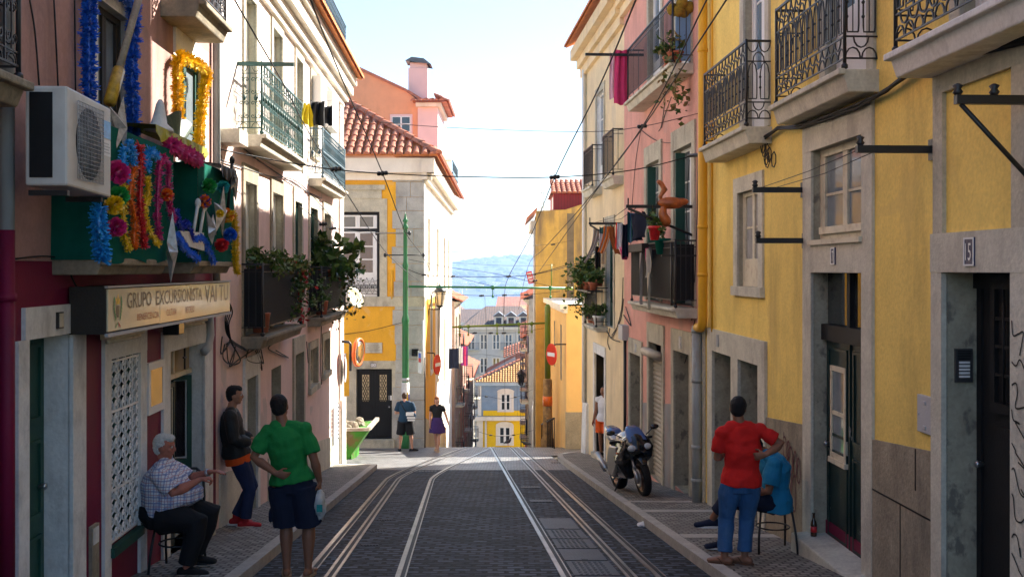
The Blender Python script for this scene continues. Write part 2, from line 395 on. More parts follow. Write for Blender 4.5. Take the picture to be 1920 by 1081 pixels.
def slab_bands():
    mb = MB()
    for (a, b) in ((12.1, 12.4), (14.7, 15.0), (16.05, 16.2)):
        mb.hexa([(KR(a) + .14, a, gz(a) + .05), (XR(a) - .02, a, gz(a) + .05), (XR(b) - .02, b, gz(b) + .05), (KR(b) + .14, b, gz(b) + .05), (KR(a) + .14, a, gz(a) + .106), (XR(a) - .02, a, gz(a) + .106), (XR(b) - .02, b, gz(b) + .106), (KR(b) + .14, b, gz(b) + .106)])
    return tag(mb.build('pavement_slab', MT['kerb_stone']), kind='structure')
slab_bands()

# tram tracks: two running rails and the cable slot each
M('groove', (.008, .008, .009), rough=.6, var=0, bump=0)
M('plate_iron', (.055, .058, .066), rough=.5, metal=.4, var=.3, vs=2.5, bump=.3, bs=70)
def shift(Y): d = max(0, Y - 21.3); return .15 * d * d / (d + 2)
def ry(Y0, Y1, st): 
    n = int((Y1 - Y0) / st); return [Y0 + (Y1 - Y0) * i / n for i in range(n + 1)]
def ribbon(mb, f, w0, w1, dz, h, ys, mi=0):
    for a, b in zip(ys, ys[1:]):
        p = lambda y, w, z: (f(y) + w, y, gz(y) + z)
        mb.hexa([p(a, w0, dz - h), p(a, w1, dz - h), p(b, w1, dz - h), p(b, w0, dz - h), p(a, w0, dz), p(a, w1, dz), p(b, w1, dz), p(b, w0, dz)], mi)
def track(label, f, offs, slot):
    t = thing('tram_track', label, 'tram track', (f(20), 20, gz(20)), 'tram tracks set in the road')
    yy = sorted(set(ry(5, 42, .75) + [33, 34.5, 36, 38]))
    for o in offs:
        mb = MB(); ribbon(mb, lambda y: f(y) + o, -.024, .024, .009, .03, yy); ribbon(mb, lambda y: f(y) + o, .027, .064, .005, .02, yy, 1); ribbon(mb, lambda y: f(y) + o, .067, .079, .008, .02, yy)
        mb.build('rail', [MT['rail_steel'], MT['groove']], t)
    mb = MB(); ribbon(mb, lambda y: f(y) + slot, -.052, -.022, .008, .03, yy); ribbon(mb, lambda y: f(y) + slot, -.02, .02, .005, .02, yy, 1); ribbon(mb, lambda y: f(y) + slot, .022, .052, .008, .03, yy)
    mb.build('cable_slot', [MT['rail_steel'], MT['groove']], t)
    return t
fr_ = lambda y: .984 - .049 * y
fl_ = lambda y: -1.49 - .049 * y + shift(y)
tl = track('left tram track, bending right to join the other track at the crest', fl_, (0, .9), .255)
tr = track('right tram track, running straight with iron cover plates between its rails', fr_, (0, .9), .65)
for i, (a, b) in enumerate([(9.2, 10.15), (10.2, 11.05), (11.1, 11.9), (11.95, 12.7), (12.75, 13.6), (13.65, 14.8), (17.0, 17.35), (19.5, 19.8)]):
    mb = MB()
    def q(y, w, z): return (fr_(y) + w, y, gz(y) + z)
    lo, hi = (.11, .555) if i < 6 else (.15, .50)
    mb.hexa([q(a, lo, -.02), q(a, hi, -.02), q(b, hi, -.02), q(b, lo, -.02), q(a, lo, .007), q(a, hi, .007), q(b, hi, .007), q(b, lo, .007)])
    if i % 3 != 2:
        for k in range(7):
            y0 = a + (b - a) * (k + .5) / 7
            for w_ in ([lo + .06 + j * .055 for j in range(6)] if i < 6 else [lo + .04 + j * .05 for j in range(6)]):
                mb.hexa([q(y0 - .03, w_, 0), q(y0 - .03, w_ + .028, 0), q(y0 + .03, w_ + .028, 0), q(y0 + .03, w_, 0), q(y0 - .03, w_, .012), q(y0 - .03, w_ + .028, .012), q(y0 + .03, w_ + .028, .012), q(y0 + .03, w_, .012)])
    else:
        mb.hexa([q(a + .04, lo + .18, 0), q(a + .04, hi - .2, 0), q(a + .1, hi - .2, 0), q(a + .1, lo + .18, 0), q(a + .04, lo + .18, .011), q(a + .04, hi - .2, .011), q(a + .1, hi - .2, .011), q(a + .1, lo + .18, .011)])
    mb.build('cover_plate', MT['plate_iron'], tr)
for i, y in enumerate([12.2, 13.4, 14.6, 15.8, 17, 18.4, 20]):     # rows of pale plates beside the slots
    mb = MB()
    for k in range(6):
        x = fl_(y) + .36 + k * .035; mb.box(x, x + .02, y, y + .05, gz(y) - .01, gz(y) + .008)
    mb.build('slot_grate', MT['plate_iron'], tl)
for (x, y, s_, mt, nm, lb, ct) in ((-2.2, 23.4, .55, 'plate_iron', 'drain_grate', 'iron storm drain grate in the road by the end of the left kerb', 'drain'), (.98, 26.4, .5, 'plate_iron', 'drain_grate', 'iron drain grate in the road by the right kerb', 'drain')):
    mb = MB()
    for k in range(8): mb.hexa([(x + k * s_ / 8, y, gz(y) - .02), (x + (k + .6) * s_ / 8, y, gz(y) - .02), (x + (k + .6) * s_ / 8, y + .35, gz(y + .35) - .02), (x + k * s_ / 8, y + .35, gz(y + .35) - .02), (x + k * s_ / 8, y, gz(y) + .008), (x + (k + .6) * s_ / 8, y, gz(y) + .008), (x + (k + .6) * s_ / 8, y + .35, gz(y + .35) + .008), (x + k * s_ / 8, y + .35, gz(y + .35) + .008)])
    tag(mb.build(nm, MT[mt]), lb, ct, 'drain grates in the road')
# ------------------------------------------------------------------ building pieces
def facade(W, par, u0, u1, z0, z1, holes, mats, rev=.2, depth=6, name='wall'):
    mb = W.mb(); H = [tuple(h) + ((rev,) if len(h) == 4 else ()) for h in holes]
    us = sorted(set([u0, u1] + [x for h in H for x in h[:2] if u0 < x < u1])); zs = sorted(set([z0, z1] + [x for h in H for x in h[2:4] if z0 < x < z1]))
    for a, b in zip(us, us[1:]):
        run = None
        for c, d in zip(zs, zs[1:]):
            um, zm = (a + b) / 2, (c + d) / 2
            if any(h[0] < um < h[1] and h[2] < zm < h[3] for h in H): continue
            mb.add([(a, 0, c), (b, 0, c), (b, 0, d), (a, 0, d)], [(0, 1, 2, 3)])
    for a, b, c, d, r in H:
        c_ = max(c, z0)
        for q in ([(a, 0, c_), (a, -r, c_), (a, -r, d), (a, 0, d)], [(b, 0, c_), (b, -r, c_), (b, -r, d), (b, 0, d)], [(a, 0, d), (b, 0, d), (b, -r, d), (a, -r, d)], [(a, 0, c_), (b, 0, c_), (b, -r, c_), (a, -r, c_)]):
            mb.add(q, [(0, 1, 2, 3)], 1)
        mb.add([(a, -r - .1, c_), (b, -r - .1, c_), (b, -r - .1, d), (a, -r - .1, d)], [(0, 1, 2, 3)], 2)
    for q in ([(u0, 0, z0), (u0, -depth, z0), (u0, -depth, z1), (u0, 0, z1)], [(u1, 0, z0), (u1, -depth, z0), (u1, -depth, z1), (u1, 0, z1)], [(u0, 0, z1), (u1, 0, z1), (u1, -depth, z1), (u0, -depth, z1)], [(u0, -depth, z0), (u1, -depth, z0), (u1, -depth, z1), (u0, -depth, z1)]):
        mb.add(q, [(0, 1, 2, 3)])
    ms = mats if isinstance(mats, list) else [mats, mats]
    return mb.build(name, [MT[ms[0]], MT[ms[1]], MT['void']], par)

def surround(W, par, ua, ub, za, zb, t=.16, mat='stone', proud=.03, sill=True, top=None, name='window_surround'):
    mb = W.mb(); tt = t if top is None else top
    mb.box(ua - t, ub + t, -.01, proud, zb, zb + tt)
    zl = za - (.12 if sill else 0)
    mb.box(ua - t, ua, -.01, proud - .002, za, zb); mb.box(ub, ub + t, -.01, proud - .002, za, zb)
    if sill: mb.box(ua - t - .02, ub + t + .02, -.01, proud + .03, za - .12, za)
    return mb.build(name, MT[mat], par)

def window(W, par, ua, ub, za, zb, d=.17, fr='white_paint', cols=2, rows=3, fw=.055, mw=.026, glass='glass', panel=0, name='window', transom=0, leafw=.05):
    """frame, stiles and muntins; the pane is a sub-part. panel: height of a solid bottom panel. transom: height of the top light"""
    mb = W.mb(); e = .0015; A, B, C, D = ua + e, ub - e, za + e, zb - e
    f0, f1 = -d - .03, -d + .03
    mb.box(A, A + fw, f0, f1, C, D); mb.box(B - fw, B, f0, f1, C, D)
    mb.box(A + fw, B - fw, f0, f1, D - fw, D); mb.box(A + fw, B - fw, f0, f1, C, C + fw)
    zt = D - fw
    if transom:
        zt = D - transom; mb.box(A + fw, B - fw, f0, f1 + .01, zt - .05, zt); zt -= .05
        mb.box((A + B) / 2 - .02, (A + B) / 2 + .02, f0, f1 - .012, zt + .05, D - fw)
    zb0 = C + fw
    if panel: mb.box(A + fw, B - fw, f0 + .004, f1 - .006, zb0, zb0 + panel); zb0 += panel
    wl = (B - A - 2 * fw) / cols
    for i in range(cols):
        a = A + fw + i * wl; b = a + wl
        mb.box(a + .002, a + leafw, f0, f1 - .008, zb0, zt); mb.box(b - leafw, b - .002, f0, f1 - .008, zb0, zt)
        for j in range(1, rows):
            z = lerp(zb0, zt, j / rows); mb.box(a + leafw, b - leafw, f0 + .01, f1 - .02, z - mw / 2, z + mw / 2)
    o = mb.build(name, MT[fr], par)
    g = W.mb(); g.box(A + fw * .5, B - fw * .5, -d - .012, -d - .002, C + fw * .5, D - fw * .5)
    g.build('pane', MT[glass], o)
    return o

def door(W, par, ua, ub, za, zb, d=.2, mat='door_green', leaves=1, panels=3, glass_top=0, name='door', handle=True):
    mb = W.mb(); e = .002
    mb.box(ua + e, ub - e, -d - .05, -d, za, zb - e)
    wl = (ub - ua) / leaves
    for i in range(leaves):
        a, b = ua + i * wl, ua + (i + 1) * wl
        for j in range(panels):
            z0, z1 = lerp(za, zb, j / panels) + .07, lerp(za, zb, (j + 1) / panels) - .07
            t = .028
            mb.box(a + .08, b - .08, -d, -d + .018, z0, z0 + t); mb.box(a + .08, b - .08, -d, -d + .018, z1 - t, z1)
            mb.box(a + .08, a + .08 + t, -d, -d + .017, z0 + t, z1 - t); mb.box(b - .08 - t, b - .08, -d, -d + .017, z0 + t, z1 - t)
        if i: mb.box(a - .015, a + .015, -d, -d + .02, za, zb - .01)
    o = mb.build(name, MT[mat], par)
    if handle:
        h = W.mb(); zc = za + 1.0; h.lathe([(.02, 0), (.022, .03), (.03, .045), (.02, .06)], (ub - .1, -d, zc), (0, 1, 0), 8); h.build('handle', MT['steel'], o)
    return o

def smooth(pts, k=5):
    p = [Vector(q) for q in pts]; out = []
    for i in range(len(p) - 1):
        p0, p1, p2, p3 = p[max(i - 1, 0)], p[i], p[i + 1], p[min(i + 2, len(p) - 1)]
        for j in range(k):
            t = j / k; out.append(.5 * ((2 * p1) + (p2 - p0) * t + (2 * p0 - 5 * p1 + 4 * p2 - p3) * t * t + (3 * p1 - p0 - 3 * p2 + p3) * t ** 3))
    return out + [p[-1]]
def arc(c, r, a0, a1, n, q, rz=None):
    return [q(c[0] + r * math.cos(lerp(a0, a1, i / n)), c[1] + (rz or r) * math.sin(lerp(a0, a1, i / n))) for i in range(n + 1)]
def spiral(q, s0, z0, s1, z1, turns=1.6, r0=.0, n=14, flip=1):
    cx, cz = s0, z0; R0 = math.hypot(s1 - s0, z1 - z0); a0 = math.atan2(z1 - z0, s1 - s0)
    return [q(cx + R0 * (1 - t) * math.cos(a0 + flip * turns * 2 * math.pi * t), cz + R0 * (1 - t) * math.sin(a0 + flip * turns * 2 * math.pi * t)) for t in [i / n * .92 for i in range(n + 1)]]

def rail_panel(mb, a, b, z0, z1, style):
    a = Vector((a[0], a[1], 0)); b = Vector((b[0], b[1], 0)); Ln = (b - a).length; d = (b - a) / Ln
    def q(s, z): p = a + d * s; return Vector((p.x, p.y, z))
    H = z1 - z0
    bar = lambda s, za, zb, r=.008: mb.tube([q(s, za), q(s, zb)], r, 4, smooth=False)
    hz = lambda z, r=.010: mb.tube([q(0, z), q(Ln, z)], r, 4, smooth=False)
    if style == 'plain':
        hz(z1 - .1, .008); hz(z0 + .1, .010)
        n = max(2, int(Ln / .095))
        for i in range(1, n): bar(Ln * i / n, z0 + .1, z1)
    elif style == 'panelled':                   # solid dark sheet behind the bars
        n = max(2, int(Ln / .075)); hz(z0 + .09, .010); hz(z1 - .1, .009)
        for i in range(1, n): bar(Ln * i / n, z0 + .09, z1, .009)
    elif style == 'oval':
        n = max(2, int(round(Ln / .17))); c = Ln / n; lo, hi = z0 + .26, z1 - .24
        hz(z0 + .07); hz(lo); hz(hi)
        for i in range(n):
            s = (i + .5) * c
            bar(i * c, lo, hi, .008) if i and i % 2 == 0 else None
            mb.tube([q(s - c * .33, lo + .04), q(s + c * .33, lo + .04), q(s + c * .36, lo + .1), q(s + c * .36, hi - .14), q(s + c * .25, hi - .05), q(s, hi), q(s - c * .25, hi - .05), q(s - c * .36, hi - .14), q(s - c * .36, lo + .1), q(s - c * .33, lo + .04)], .0085, 4, smooth=False)
            mb.box(*[0] * 6) if False else None
            mb.tube(arc((s, z0 + .07), c * .46, 0, math.pi, 6, q, .095), .0085, 4, smooth=False)
            mb.tube(arc((i * c + c, lo), c * .46, math.pi, 2 * math.pi, 6, lambda x, z: q(min(x, Ln), z), .095), .0085, 4, smooth=False) if i < n - 1 else None
            mb.tube(arc((s, z1 - .01), c * .46, math.pi, 2 * math.pi, 6, q, .12), .0085, 4, smooth=False)
            mb.tube(arc((i * c + c, hi), c * .46, 0, math.pi, 6, q, .11), .0085, 4, smooth=False) if i < n - 1 else None
            for zz in (lo + (hi - lo) * .36, lo + (hi - lo) * .62): mb.ell(q(s + c * .36, zz), (.017, .017, .017), 5, 4)
            bar(s, lo + .04, hi, .006)
    elif style == 'scroll':
        n = max(2, int(round(Ln / .2))); c = Ln / n; lo, hi = z0 + .14, z1 - .14
        hz(z0 + .06); hz(lo, .007); hz(hi, .007)
        for i in range(n):
            s = (i + .5) * c; h = hi - lo
            if i: bar(i * c, z0 + .06, z1, .009)
            bar(s, lo, hi, .006)
            for (zc, fl) in ((lo + h * .12, 1), (lo + h * .38, -1), (lo + h * .62, 1), (lo + h * .87, -1)):
                for sd in (-1, 1):
                    mb.tube(spiral(q, s + sd * c * .23, zc, s + sd * c * .02, zc + .02 * fl, 1.3, n=10, flip=sd * fl), .0065, 3, smooth=False)
            mb.ell(q(s, lo + h * .5), (.03, .03, .045), 5, 4)
            mb.tube(arc((s, z0 + .06), c * .35, 0, math.pi, 5, q, .07), .006, 3, smooth=False)
            mb.tube(arc((s, z1), c * .35, math.pi, 2 * math.pi, 5, q, .12), .006, 3, smooth=False)

def balcony(W, par, u0, u1, zf, p, th=.15, rail=.98, style='plain', slab='pale_stone', iron='iron', lab=None, name='balcony', backing=None, rough_edge=True, ends=True, zr=.03):
    mb = W.mb()
    mb.hexa([(u0, -.02, zf - th), (u1, -.02, zf - th), (u1, p - .06, zf - th), (u0, p - .06, zf - th), (u0, -.02, zf), (u1, -.02, zf), (u1, p, zf), (u0, p, zf)])
    mb.box(u0 - .02, u1 + .02, p - .03, p + .035, zf - .05, zf + .004)
    o = mb.build(name, MT[slab], par, bevel=.012)
    if lab: o['label'] = lab
    r = W.mb(); z0, z1 = zf + zr, zf + zr + rail; q = p - .04; a, b = u0 + .04, u1 - .04
    segs = [((a, q), (b, q))] + ([((a, 0), (a, q)), ((b, q), (b, 0))] if ends else [])
    for s, e in segs:
        rail_panel(r, s, e, z0, z1, style)
        r.tube([(s[0], s[1], z1), (e[0], e[1], z1)], .018, 4, smooth=False)
    for c in ((a, q), (b, q)):
        r.tube([(c[0], c[1], zf), (c[0], c[1], z1 + .02)], .016, 6); r.lathe([(.01, 0), (.03, .015), (.03, .04), (.012, .06)], (c[0], c[1], zf), n=8)
    ro = r.build('railing', MT[iron], o)
    if backing:
        s = W.mb(); s.box(a + .01, b - .01, q - .03, q - .02, z0 + .1, z1 - .06); s.box(a + .015, a + .025, .02, q - .03, z0 + .1, z1 - .06)
        s.build('backing_sheet', MT[backing], o)
    return o

def plaque(W, par, u, z, w_, h, txt, bgm, fgm, d=.04, name='house_number', ucoord=None):
    mb = W.mb(); mb.box(u - w_ / 2, u + w_ / 2, d - .05, d, z - h / 2, z + h / 2)
    fr = .012
    for (a, b, c, e) in ((-w_ / 2, w_ / 2, -h / 2, -h / 2 + fr), (-w_ / 2, w_ / 2, h / 2 - fr, h / 2), (-w_ / 2, -w_ / 2 + fr, -h / 2 + fr, h / 2 - fr), (w_ / 2 - fr, w_ / 2, -h / 2 + fr, h / 2 - fr)):
        mb.box(u + a, u + b, d, d + .004, z + c, z + e, 1)
    if txt:
        t = MB(); o = W.T((u, d + .006, z - h * .30)); right = W.T((u - W.side, 0, 0)) - W.T((u, 0, 0)) if isinstance(W, Wall) else Vector((1, 0, 0))
        text_into(t, txt, o, right, (0, 0, 1), (0, 0, 0), h * .6, 1, squash=min(1, w_ / h * 1.1 / max(1, len(txt) / 1.6)))
        mb.T, T = None, mb.T; mb.add(t.v, t.f, 1); mb.T = T
    return mb.build(name, [MT[bgm], MT[fgm]], par)

def eave(W, par, u0, u1, z, over, pitch=.45, run=2.2, mat='tile_orange', step=.21, cornice='white_plaster', ch=.5, name='roof'):
    """cornice, soffit and a roof slope of half-round tiles"""
    c = W.mb()
    for (w0, w1, a, b) in ((-.02, .10, z - ch, z - ch * .72), (-.02, .2, z - ch * .72 , z - ch * .45), (-.02, over * .75, z - ch * .45, z - ch * .12)):
        c.box(u0, u1, w0, w1, a, b)
    c.build('cornice', MT[cornice], par)
    r = W.mb(); n = int((u1 - u0) / step); st = (u1 - u0) / n
    r.hexa([(u0, over, z - .03), (u1, over, z - .03), (u1, -run, z - .03 + (run + over) * pitch), (u0, -run, z - .03 + (run + over) * pitch), (u0, over, z), (u1, over, z), (u1, -run, z + (run + over) * pitch), (u0, -run, z + (run + over) * pitch)])
    nr = int((run + over) / .38)
    for i in range(n):
        uc = u0 + (i + .5) * st
        for j in range(nr):
            wa = over + .05 - (run + over) * j / nr; wb = wa - (run + over) / nr * 1.1
            za = z + (over - wa) * pitch + .03; zb = z + (over - wb) * pitch - .005
            vs = []
            for (w_, zz, rr) in ((wa, za, .105), (wb, zb, .085)):
                for k in range(6):
                    a = math.pi * k / 5; vs.append((uc - rr * math.cos(a), w_, zz - .02 + rr * .75 * math.sin(a)))
            r.add(vs, [(k, k + 1, k + 7, k + 6) for k in range(5)] + [(0, 1, 2, 3, 4, 5)], 0, False)
    return r.build(name, MT[mat], par, recalc=False)
# ------------------------------------------------------------------ right side: the yellow house
W1 = Wall(3.58, -.042, 1); W2 = Wall(4.0, -.068, 1); WL = Wall(-3.0, -.044, -1)
def base_bands(W, par, segs, ztop, mat='dark_stone', proud=.025, name='stone_base'):
    for a, b in segs:
        mb = W.mb(); mb.hexa([(a, -.01, gz(a) - .5), (b, -.01, gz(b) - .5), (b, proud, gz(b) - .5), (a, proud, gz(a) - .5), (a, -.01, ztop(a)), (b, -.01, ztop(b)), (b, proud, ztop(b)), (a, proud, ztop(a))]); mb.build(name, MT[mat], par)

yb = thing('yellow_house', 'bright yellow plastered house with stone door frames and iron balconies', 'house', W1.T((11, -3, gz(11))))
d17 = (9.62, 11.03, gz(10) + .12, -.03); w17 = (9.62, 11.03, .30, 1.22)
d15 = (6.96, 7.97, gz(7) + .12, -.02)
dd1 = (14.35, 15.45, gz(15), -1.17); dd2 = (13.02, 13.98, gz(13), -1.17)
sw = (13.05, 14.05, -.22, 1.0)
up1 = (12.75, 13.75, 1.70, 4.3); up2 = (9.5, 10.6, 1.70, 4.3); up3 = (6.9, 7.7, 1.7, 4.3)
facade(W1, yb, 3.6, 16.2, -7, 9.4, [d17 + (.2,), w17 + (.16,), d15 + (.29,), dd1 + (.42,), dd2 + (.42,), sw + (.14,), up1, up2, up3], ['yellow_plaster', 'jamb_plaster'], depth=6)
# number 17: tall stone frame with the window, the lintel and the narrow door
mb = W1.mb(); fz = .03
mb.box(9.37, 11.3, -.01, fz, 1.22, 1.52)
mb.box(9.37, 9.62, -.01, fz - .002, .0, 1.22); mb.box(11.03, 11.3, -.01, fz - .002, .0, 1.22)
mb.box(9.37, 11.3, -.01, fz, -.03, 0); mb.box(9.62, 11.03, -.01, fz - .004, 0, .26)
mb.box(9.37, 9.62, -.01, fz - .001, gz(9.4) - .4, -.03); mb.box(11.03, 11.3, -.01, fz - .001, gz(11.2) - .4, -.03)
mb.build('door_frame', MT['pale_stone'], yb)
window(W1, yb, w17[0], w17[1], w17[2], w17[3], d=.10, fr='cream_paint', cols=2, rows=2, fw=.07, glass='pale_glass', leafw=.06)
mb = W1.mb(); mb.box(9.6, 11.05, -.02, .06, .25, .30); mb.box(9.7, 10.95, -.06, -.03, .36, .43); mb.build('window_sill', MT['cream_paint'], yb)
W1e = Wall(3.58 - .12, -.042, 1); W1d = Wall(3.58 - .07, -.042, 1)
dr = door(W1e, yb, 9.62, 11.03, d17[2], -.72, d=.26, mat='door_green', leaves=2, panels=2)
mb = W1e.mb(); mb.box(9.62, 11.03, -.31, -.20, -.72, -.56); mb.box(10.28, 10.36, -.29, -.23, -.56, -.03); mb.build('transom', MT['black_paint'], dr)
mb = W1e.mb(); mb.box(9.63, 11.02, -.28, -.27, -.555, -.035); mb.build('pane', MT['glass'], dr)
for z in (-1.0, -1.62):
    pass
mb = W1e.mb(); a, b = 10.42, 10.86
mb.box(a, b, -.26, -.235, -1.02, -.97); mb.box(a, b, -.26, -.235, -1.9, -1.84); mb.box(a, a + .05, -.26, -.236, -1.84, -1.02); mb.box(b - .05, b, -.26, -.236, -1.84, -1.02); mb.box(a + .05, b - .05, -.26, -.238, -1.46, -1.42); mb.box(a - .02, b + .02, -.26, -.22, -1.95, -1.9)
lf = mb.build('door_light_frame', MT['cream_paint'], dr)
mb = W1e.mb(); mb.box(a + .04, b - .04, -.262, -.252, -1.86, -1.0); mb.build('pane', MT['pale_glass'], dr)
mb = W1e.mb(); mb.box(9.63, 11.02, -.262, -.245, d17[2], d17[2] + .2); k_ = mb.build('kick_board', MT['maroon_paint'], dr)
mb = W1.mb(); mb.hexa([(9.5, -.35, gz(10) - .5), (11.15, -.35, gz(11) - .5), (11.15, .22, gz(11) - .5), (9.5, .22, gz(10) - .5), (9.5, -.35, gz(10.0) + .2), (11.15, -.35, gz(10.0) + .2), (11.15, .2, gz(10.0) + .16), (9.5, .2, gz(10.0) + .16)]); mb.build('doorstep', MT['pale_stone'], yb, bevel=.015)
plaque(W1, yb, 10.34, .13, .11, .165, '17', 'navy_enamel' if 'navy_enamel' in MT else M('navy_enamel', (.03, .03, .09), rough=.35).name, 'white_paint')
# number 15
mb = W1.mb()
mb.box(6.7, 8.13, -.01, .035, 1.32, 1.62); mb.box(7.97, 8.13, -.01, .033, .27, 1.32); mb.box(6.7, 6.96, -.01, .033, .27, 1.32)
mb.build('blind_window_frame', MT['stone'], yb)
mb = W1.mb()
mb.box(6.7, 8.15, -.01, .045, -.02, .27); mb.box(7.97, 8.15, -.01, .04, gz(8) - .4, -.02); mb.box(6.7, 6.96, -.01, .04, gz(7) - .4, -.02)
mb.build('door_frame', MT['pale_stone'], yb)
d5 = door(W1d, yb, 6.96, 7.97, d15[2], -.02, d=.30, mat='black_paint', leaves=1, panels=1)
mb = W1d.mb()
mb.box(6.97, 7.96, -.30, -.27, -.02 - .12, -.03); mb.box(6.97, 7.7, -.30, -.265, -1.02, -.95)
mb.box(7.64, 7.7, -.30, -.27, -.95, -.14); mb.box(6.98, 7.04, -.30, -.27, -.95, -.14)
for k in range(1, 5):
    mb.tube([(7.04 + k * .12, -.28, -.95), (7.04 + k * .12, -.28, -.14)], .012, 5)
for z in (-.75, -.55, -.35): mb.box(7.04, 7.64, -.285, -.275, z - .012, z + .012)
mb.box(7.05, 7.63, -.30, -.275, -1.75, -1.12)
mb.build('door_grille', MT['black_paint'], d5)
mb = W1d.mb(); mb.box(7.12, 7.2, -.268, -.262, -.72, -.58); mb.box(7.125, 7.16, -.262, -.26, -.62, -.585, 1); mb.build('sticker', [MT['white_paint'], MT['foil_red']], d5)
plaque(W1, yb, 7.5, .125, .15, .20, '15', 'navy_enamel', 'white_paint', d=.055)
# intercom on the door jamb, meter box in the wall
ic = thing('intercom', 'grey door intercom with five bell buttons in the jamb of number 15', 'intercom', W1.T((7.96, -.17, -.75)))
def jam(u, w_, z): return W1.T((u, w_, z))
mb = W1.mb(); mb.box(7.945, 7.985, -.19, -.06, -.84, -.59); mb.build('case', MT['plastic_grey'] if False else M('dark_steel', (.10, .10, .105), rough=.35, metal=.6), ic)
mb = W1.mb()
for k in range(6): mb.box(7.938, 7.946, -.175, -.075, -.61 - k * .012, -.605 - k * .012)
mb.build('speaker_grille', MT['black_paint'], ic)
for k in range(5):
    mb = W1.mb(); mb.box(7.937, 7.946, -.165, -.085, -.70 - k * .026, -.684 - k * .026); mb.build('bell_button', MT['white_paint'], ic)
mb = W1.mb(); mb.box(8.16, 8.42, -.02, .03, -1.27, -.98); mb.box(8.25, 8.30, .03, .04, -1.05, -1.02); mb.box(8.25, 8.30, .03, .04, -1.24, -1.21); mb.lathe([(.012, 0), (.012, .008)], (8.38, .03, -1.13), (0, 1, 0), 8)
tag(mb.build('meter_box', MT['plastic_grey'], bevel=.008), 'grey utility meter box set in the yellow wall beside number 15', 'meter box')
zt = lambda u: -.74 - .08 * u
base_bands(W1, yb, [(8.16, 9.365), (11.305, 12.7), (3.7, 6.69)], zt)
mb = W1.mb()
for (a, b, z0, z1) in ((8.45, 8.47, -1.75, -1.42), (8.17, 9.36, -1.93, -1.915), (8.75, 8.765, -2.6, -1.93)): mb.box(a, b, .02, .028, z0, z1)
mb.build('stone_joint', MT['groove'], yb)
# pair of doors in a whitewashed stone frame
mb = W1.mb()
mb.box(12.72, 15.75, -.01, .04, -1.17, -.86); mb.box(15.45, 15.75, -.01, .038, gz(15) - .6, -1.17); mb.box(13.98, 14.35, -.01, .038, gz(14) - .6, -1.17); mb.box(12.72, 13.02, -.01, .038, gz(13) - .6, -1.17)
mb.build('door_frame', MT['pale_stone'], yb)
for q in (dd1, dd2): door(W1, yb, q[0], q[1], q[2] - .2, q[3], d=.36, mat='green_paint', leaves=2, panels=3)
plaque(W1, yb, 15.05, -1.0, .09, .17, '', 'plastic_grey', 'pipe_grey', d=.055)
# small window
surround(W1, yb, sw[0], sw[1], sw[2], sw[3], t=.2, mat='pale_stone', sill=True)
window(W1, yb, sw[0], sw[1], sw[2], sw[3], d=.08, fr='cream_paint', cols=2, rows=2, glass='curtain_glass', panel=.3)
for q in (up1, up2, up3):
    window(W1, yb, q[0], q[1], q[2], q[3], d=.12, cols=2, rows=2, glass='sky_glass' if 'sky_glass' in MT else M('sky_glass', (.12, .2, .28), rough=.03, var=0, bump=0, spec=1).name, panel=.75, fw=.07, leafw=.07)
    surround(W1, yb, q[0], q[1], q[2], q[3], t=.17, mat='pale_stone', sill=False)
balcony(W1, yb, 12.54, 14.83, 1.68, .33, th=.2, style='oval', lab='iron balcony with oval bars over the small window')
balcony(W1, yb, 9.27, 11.4, 1.74, .33, th=.2, style='oval', lab='iron balcony with oval bars over the window of number 17')
balcony(W1, yb, 5.4, 8.17, 1.64, .36, th=.18, style='oval', slab='whitewash', lab='balcony with a chipped whitewashed slab over number 15')
eave(W1, yb, 3.6, 16.2, 9.4, .45)
mb = W1.mb(); mb.box(16.02, 16.2, -.01, .05, -6, 9.0); mb.build('corner_strip', MT['pale_stone'], yb)
# drainpipe: yellow above, elbow, grey below
p = W1.mb(); p.tube([(15.72, .11, 9.0), (15.72, .11, -.72), (15.74, .11, -.8), (15.85, .11, -.86), (16.02, .12, -.87), (16.07, .12, -.93)], .07, 12)
for z in (.6, 3.2, -.1): p.lathe([(.08, 0), (.08, .05)], (15.72, .11, z), n=12)
p.build('drainpipe', MT['pipe_yellow'], yb)
p = W1.mb(); p.tube([(16.07, .12, -.85), (16.07, .12, gz(16) - .1)], .075, 12)
for z in (-.95, -1.7, -2.7, -3.2): p.lathe([(.086, 0), (.086, .06)], (16.07, .12, z), n=12)
p.build('drainpipe', MT['pipe_grey'], yb)
p = W1.mb(); p.tube([(15.42, .04, 9.0), (15.42, .04, -.9)], .018, 6); p.build('conduit', MT['pipe_yellow'], yb)
# graffiti
def scribble(W, par, strokes, r, mat, w_=.034, name='graffiti'):
    mb = W.mb()
    for s in strokes:
        fine = smooth([(a, w_, b) for a, b in s])
        for a, b in zip(fine, fine[1:]):
            t = (b - a); t.y = 0
            if t.length < 1e-5: continue
            n_ = Vector((-t.z, 0, t.x)).normalized() * r
            mb.add([a - n_, b - n_, b + n_, a + n_], [(0, 1, 2, 3)])
    return mb.build(name, MT[mat], par)
M('graffiti_red', (.10, .02, .03), rough=.6, var=.1, bump=0); M('graffiti_black', (.012, .012, .012), rough=.6, var=0, bump=0)
rs = random.Random(4)
st_ = []
for (u, z, s_) in ((11.92, -1.97, .16), (11.72, -2.1, .2), (11.55, -2.12, .17), (11.42, -2.18, .15), (11.95, -2.42, .2), (11.6, -2.45, .22), (11.78, -2.0, .12)):
    st_.append([(u + s_ * .5 * math.cos(a) * rs.uniform(.6, 1), z + s_ * math.sin(a) * rs.uniform(.6, 1.1)) for a in [k * 1.05 + rs.uniform(-.2, .2) for k in range(8)]])
scribble(W1, yb, st_, .012, 'graffiti_red')
st_ = []
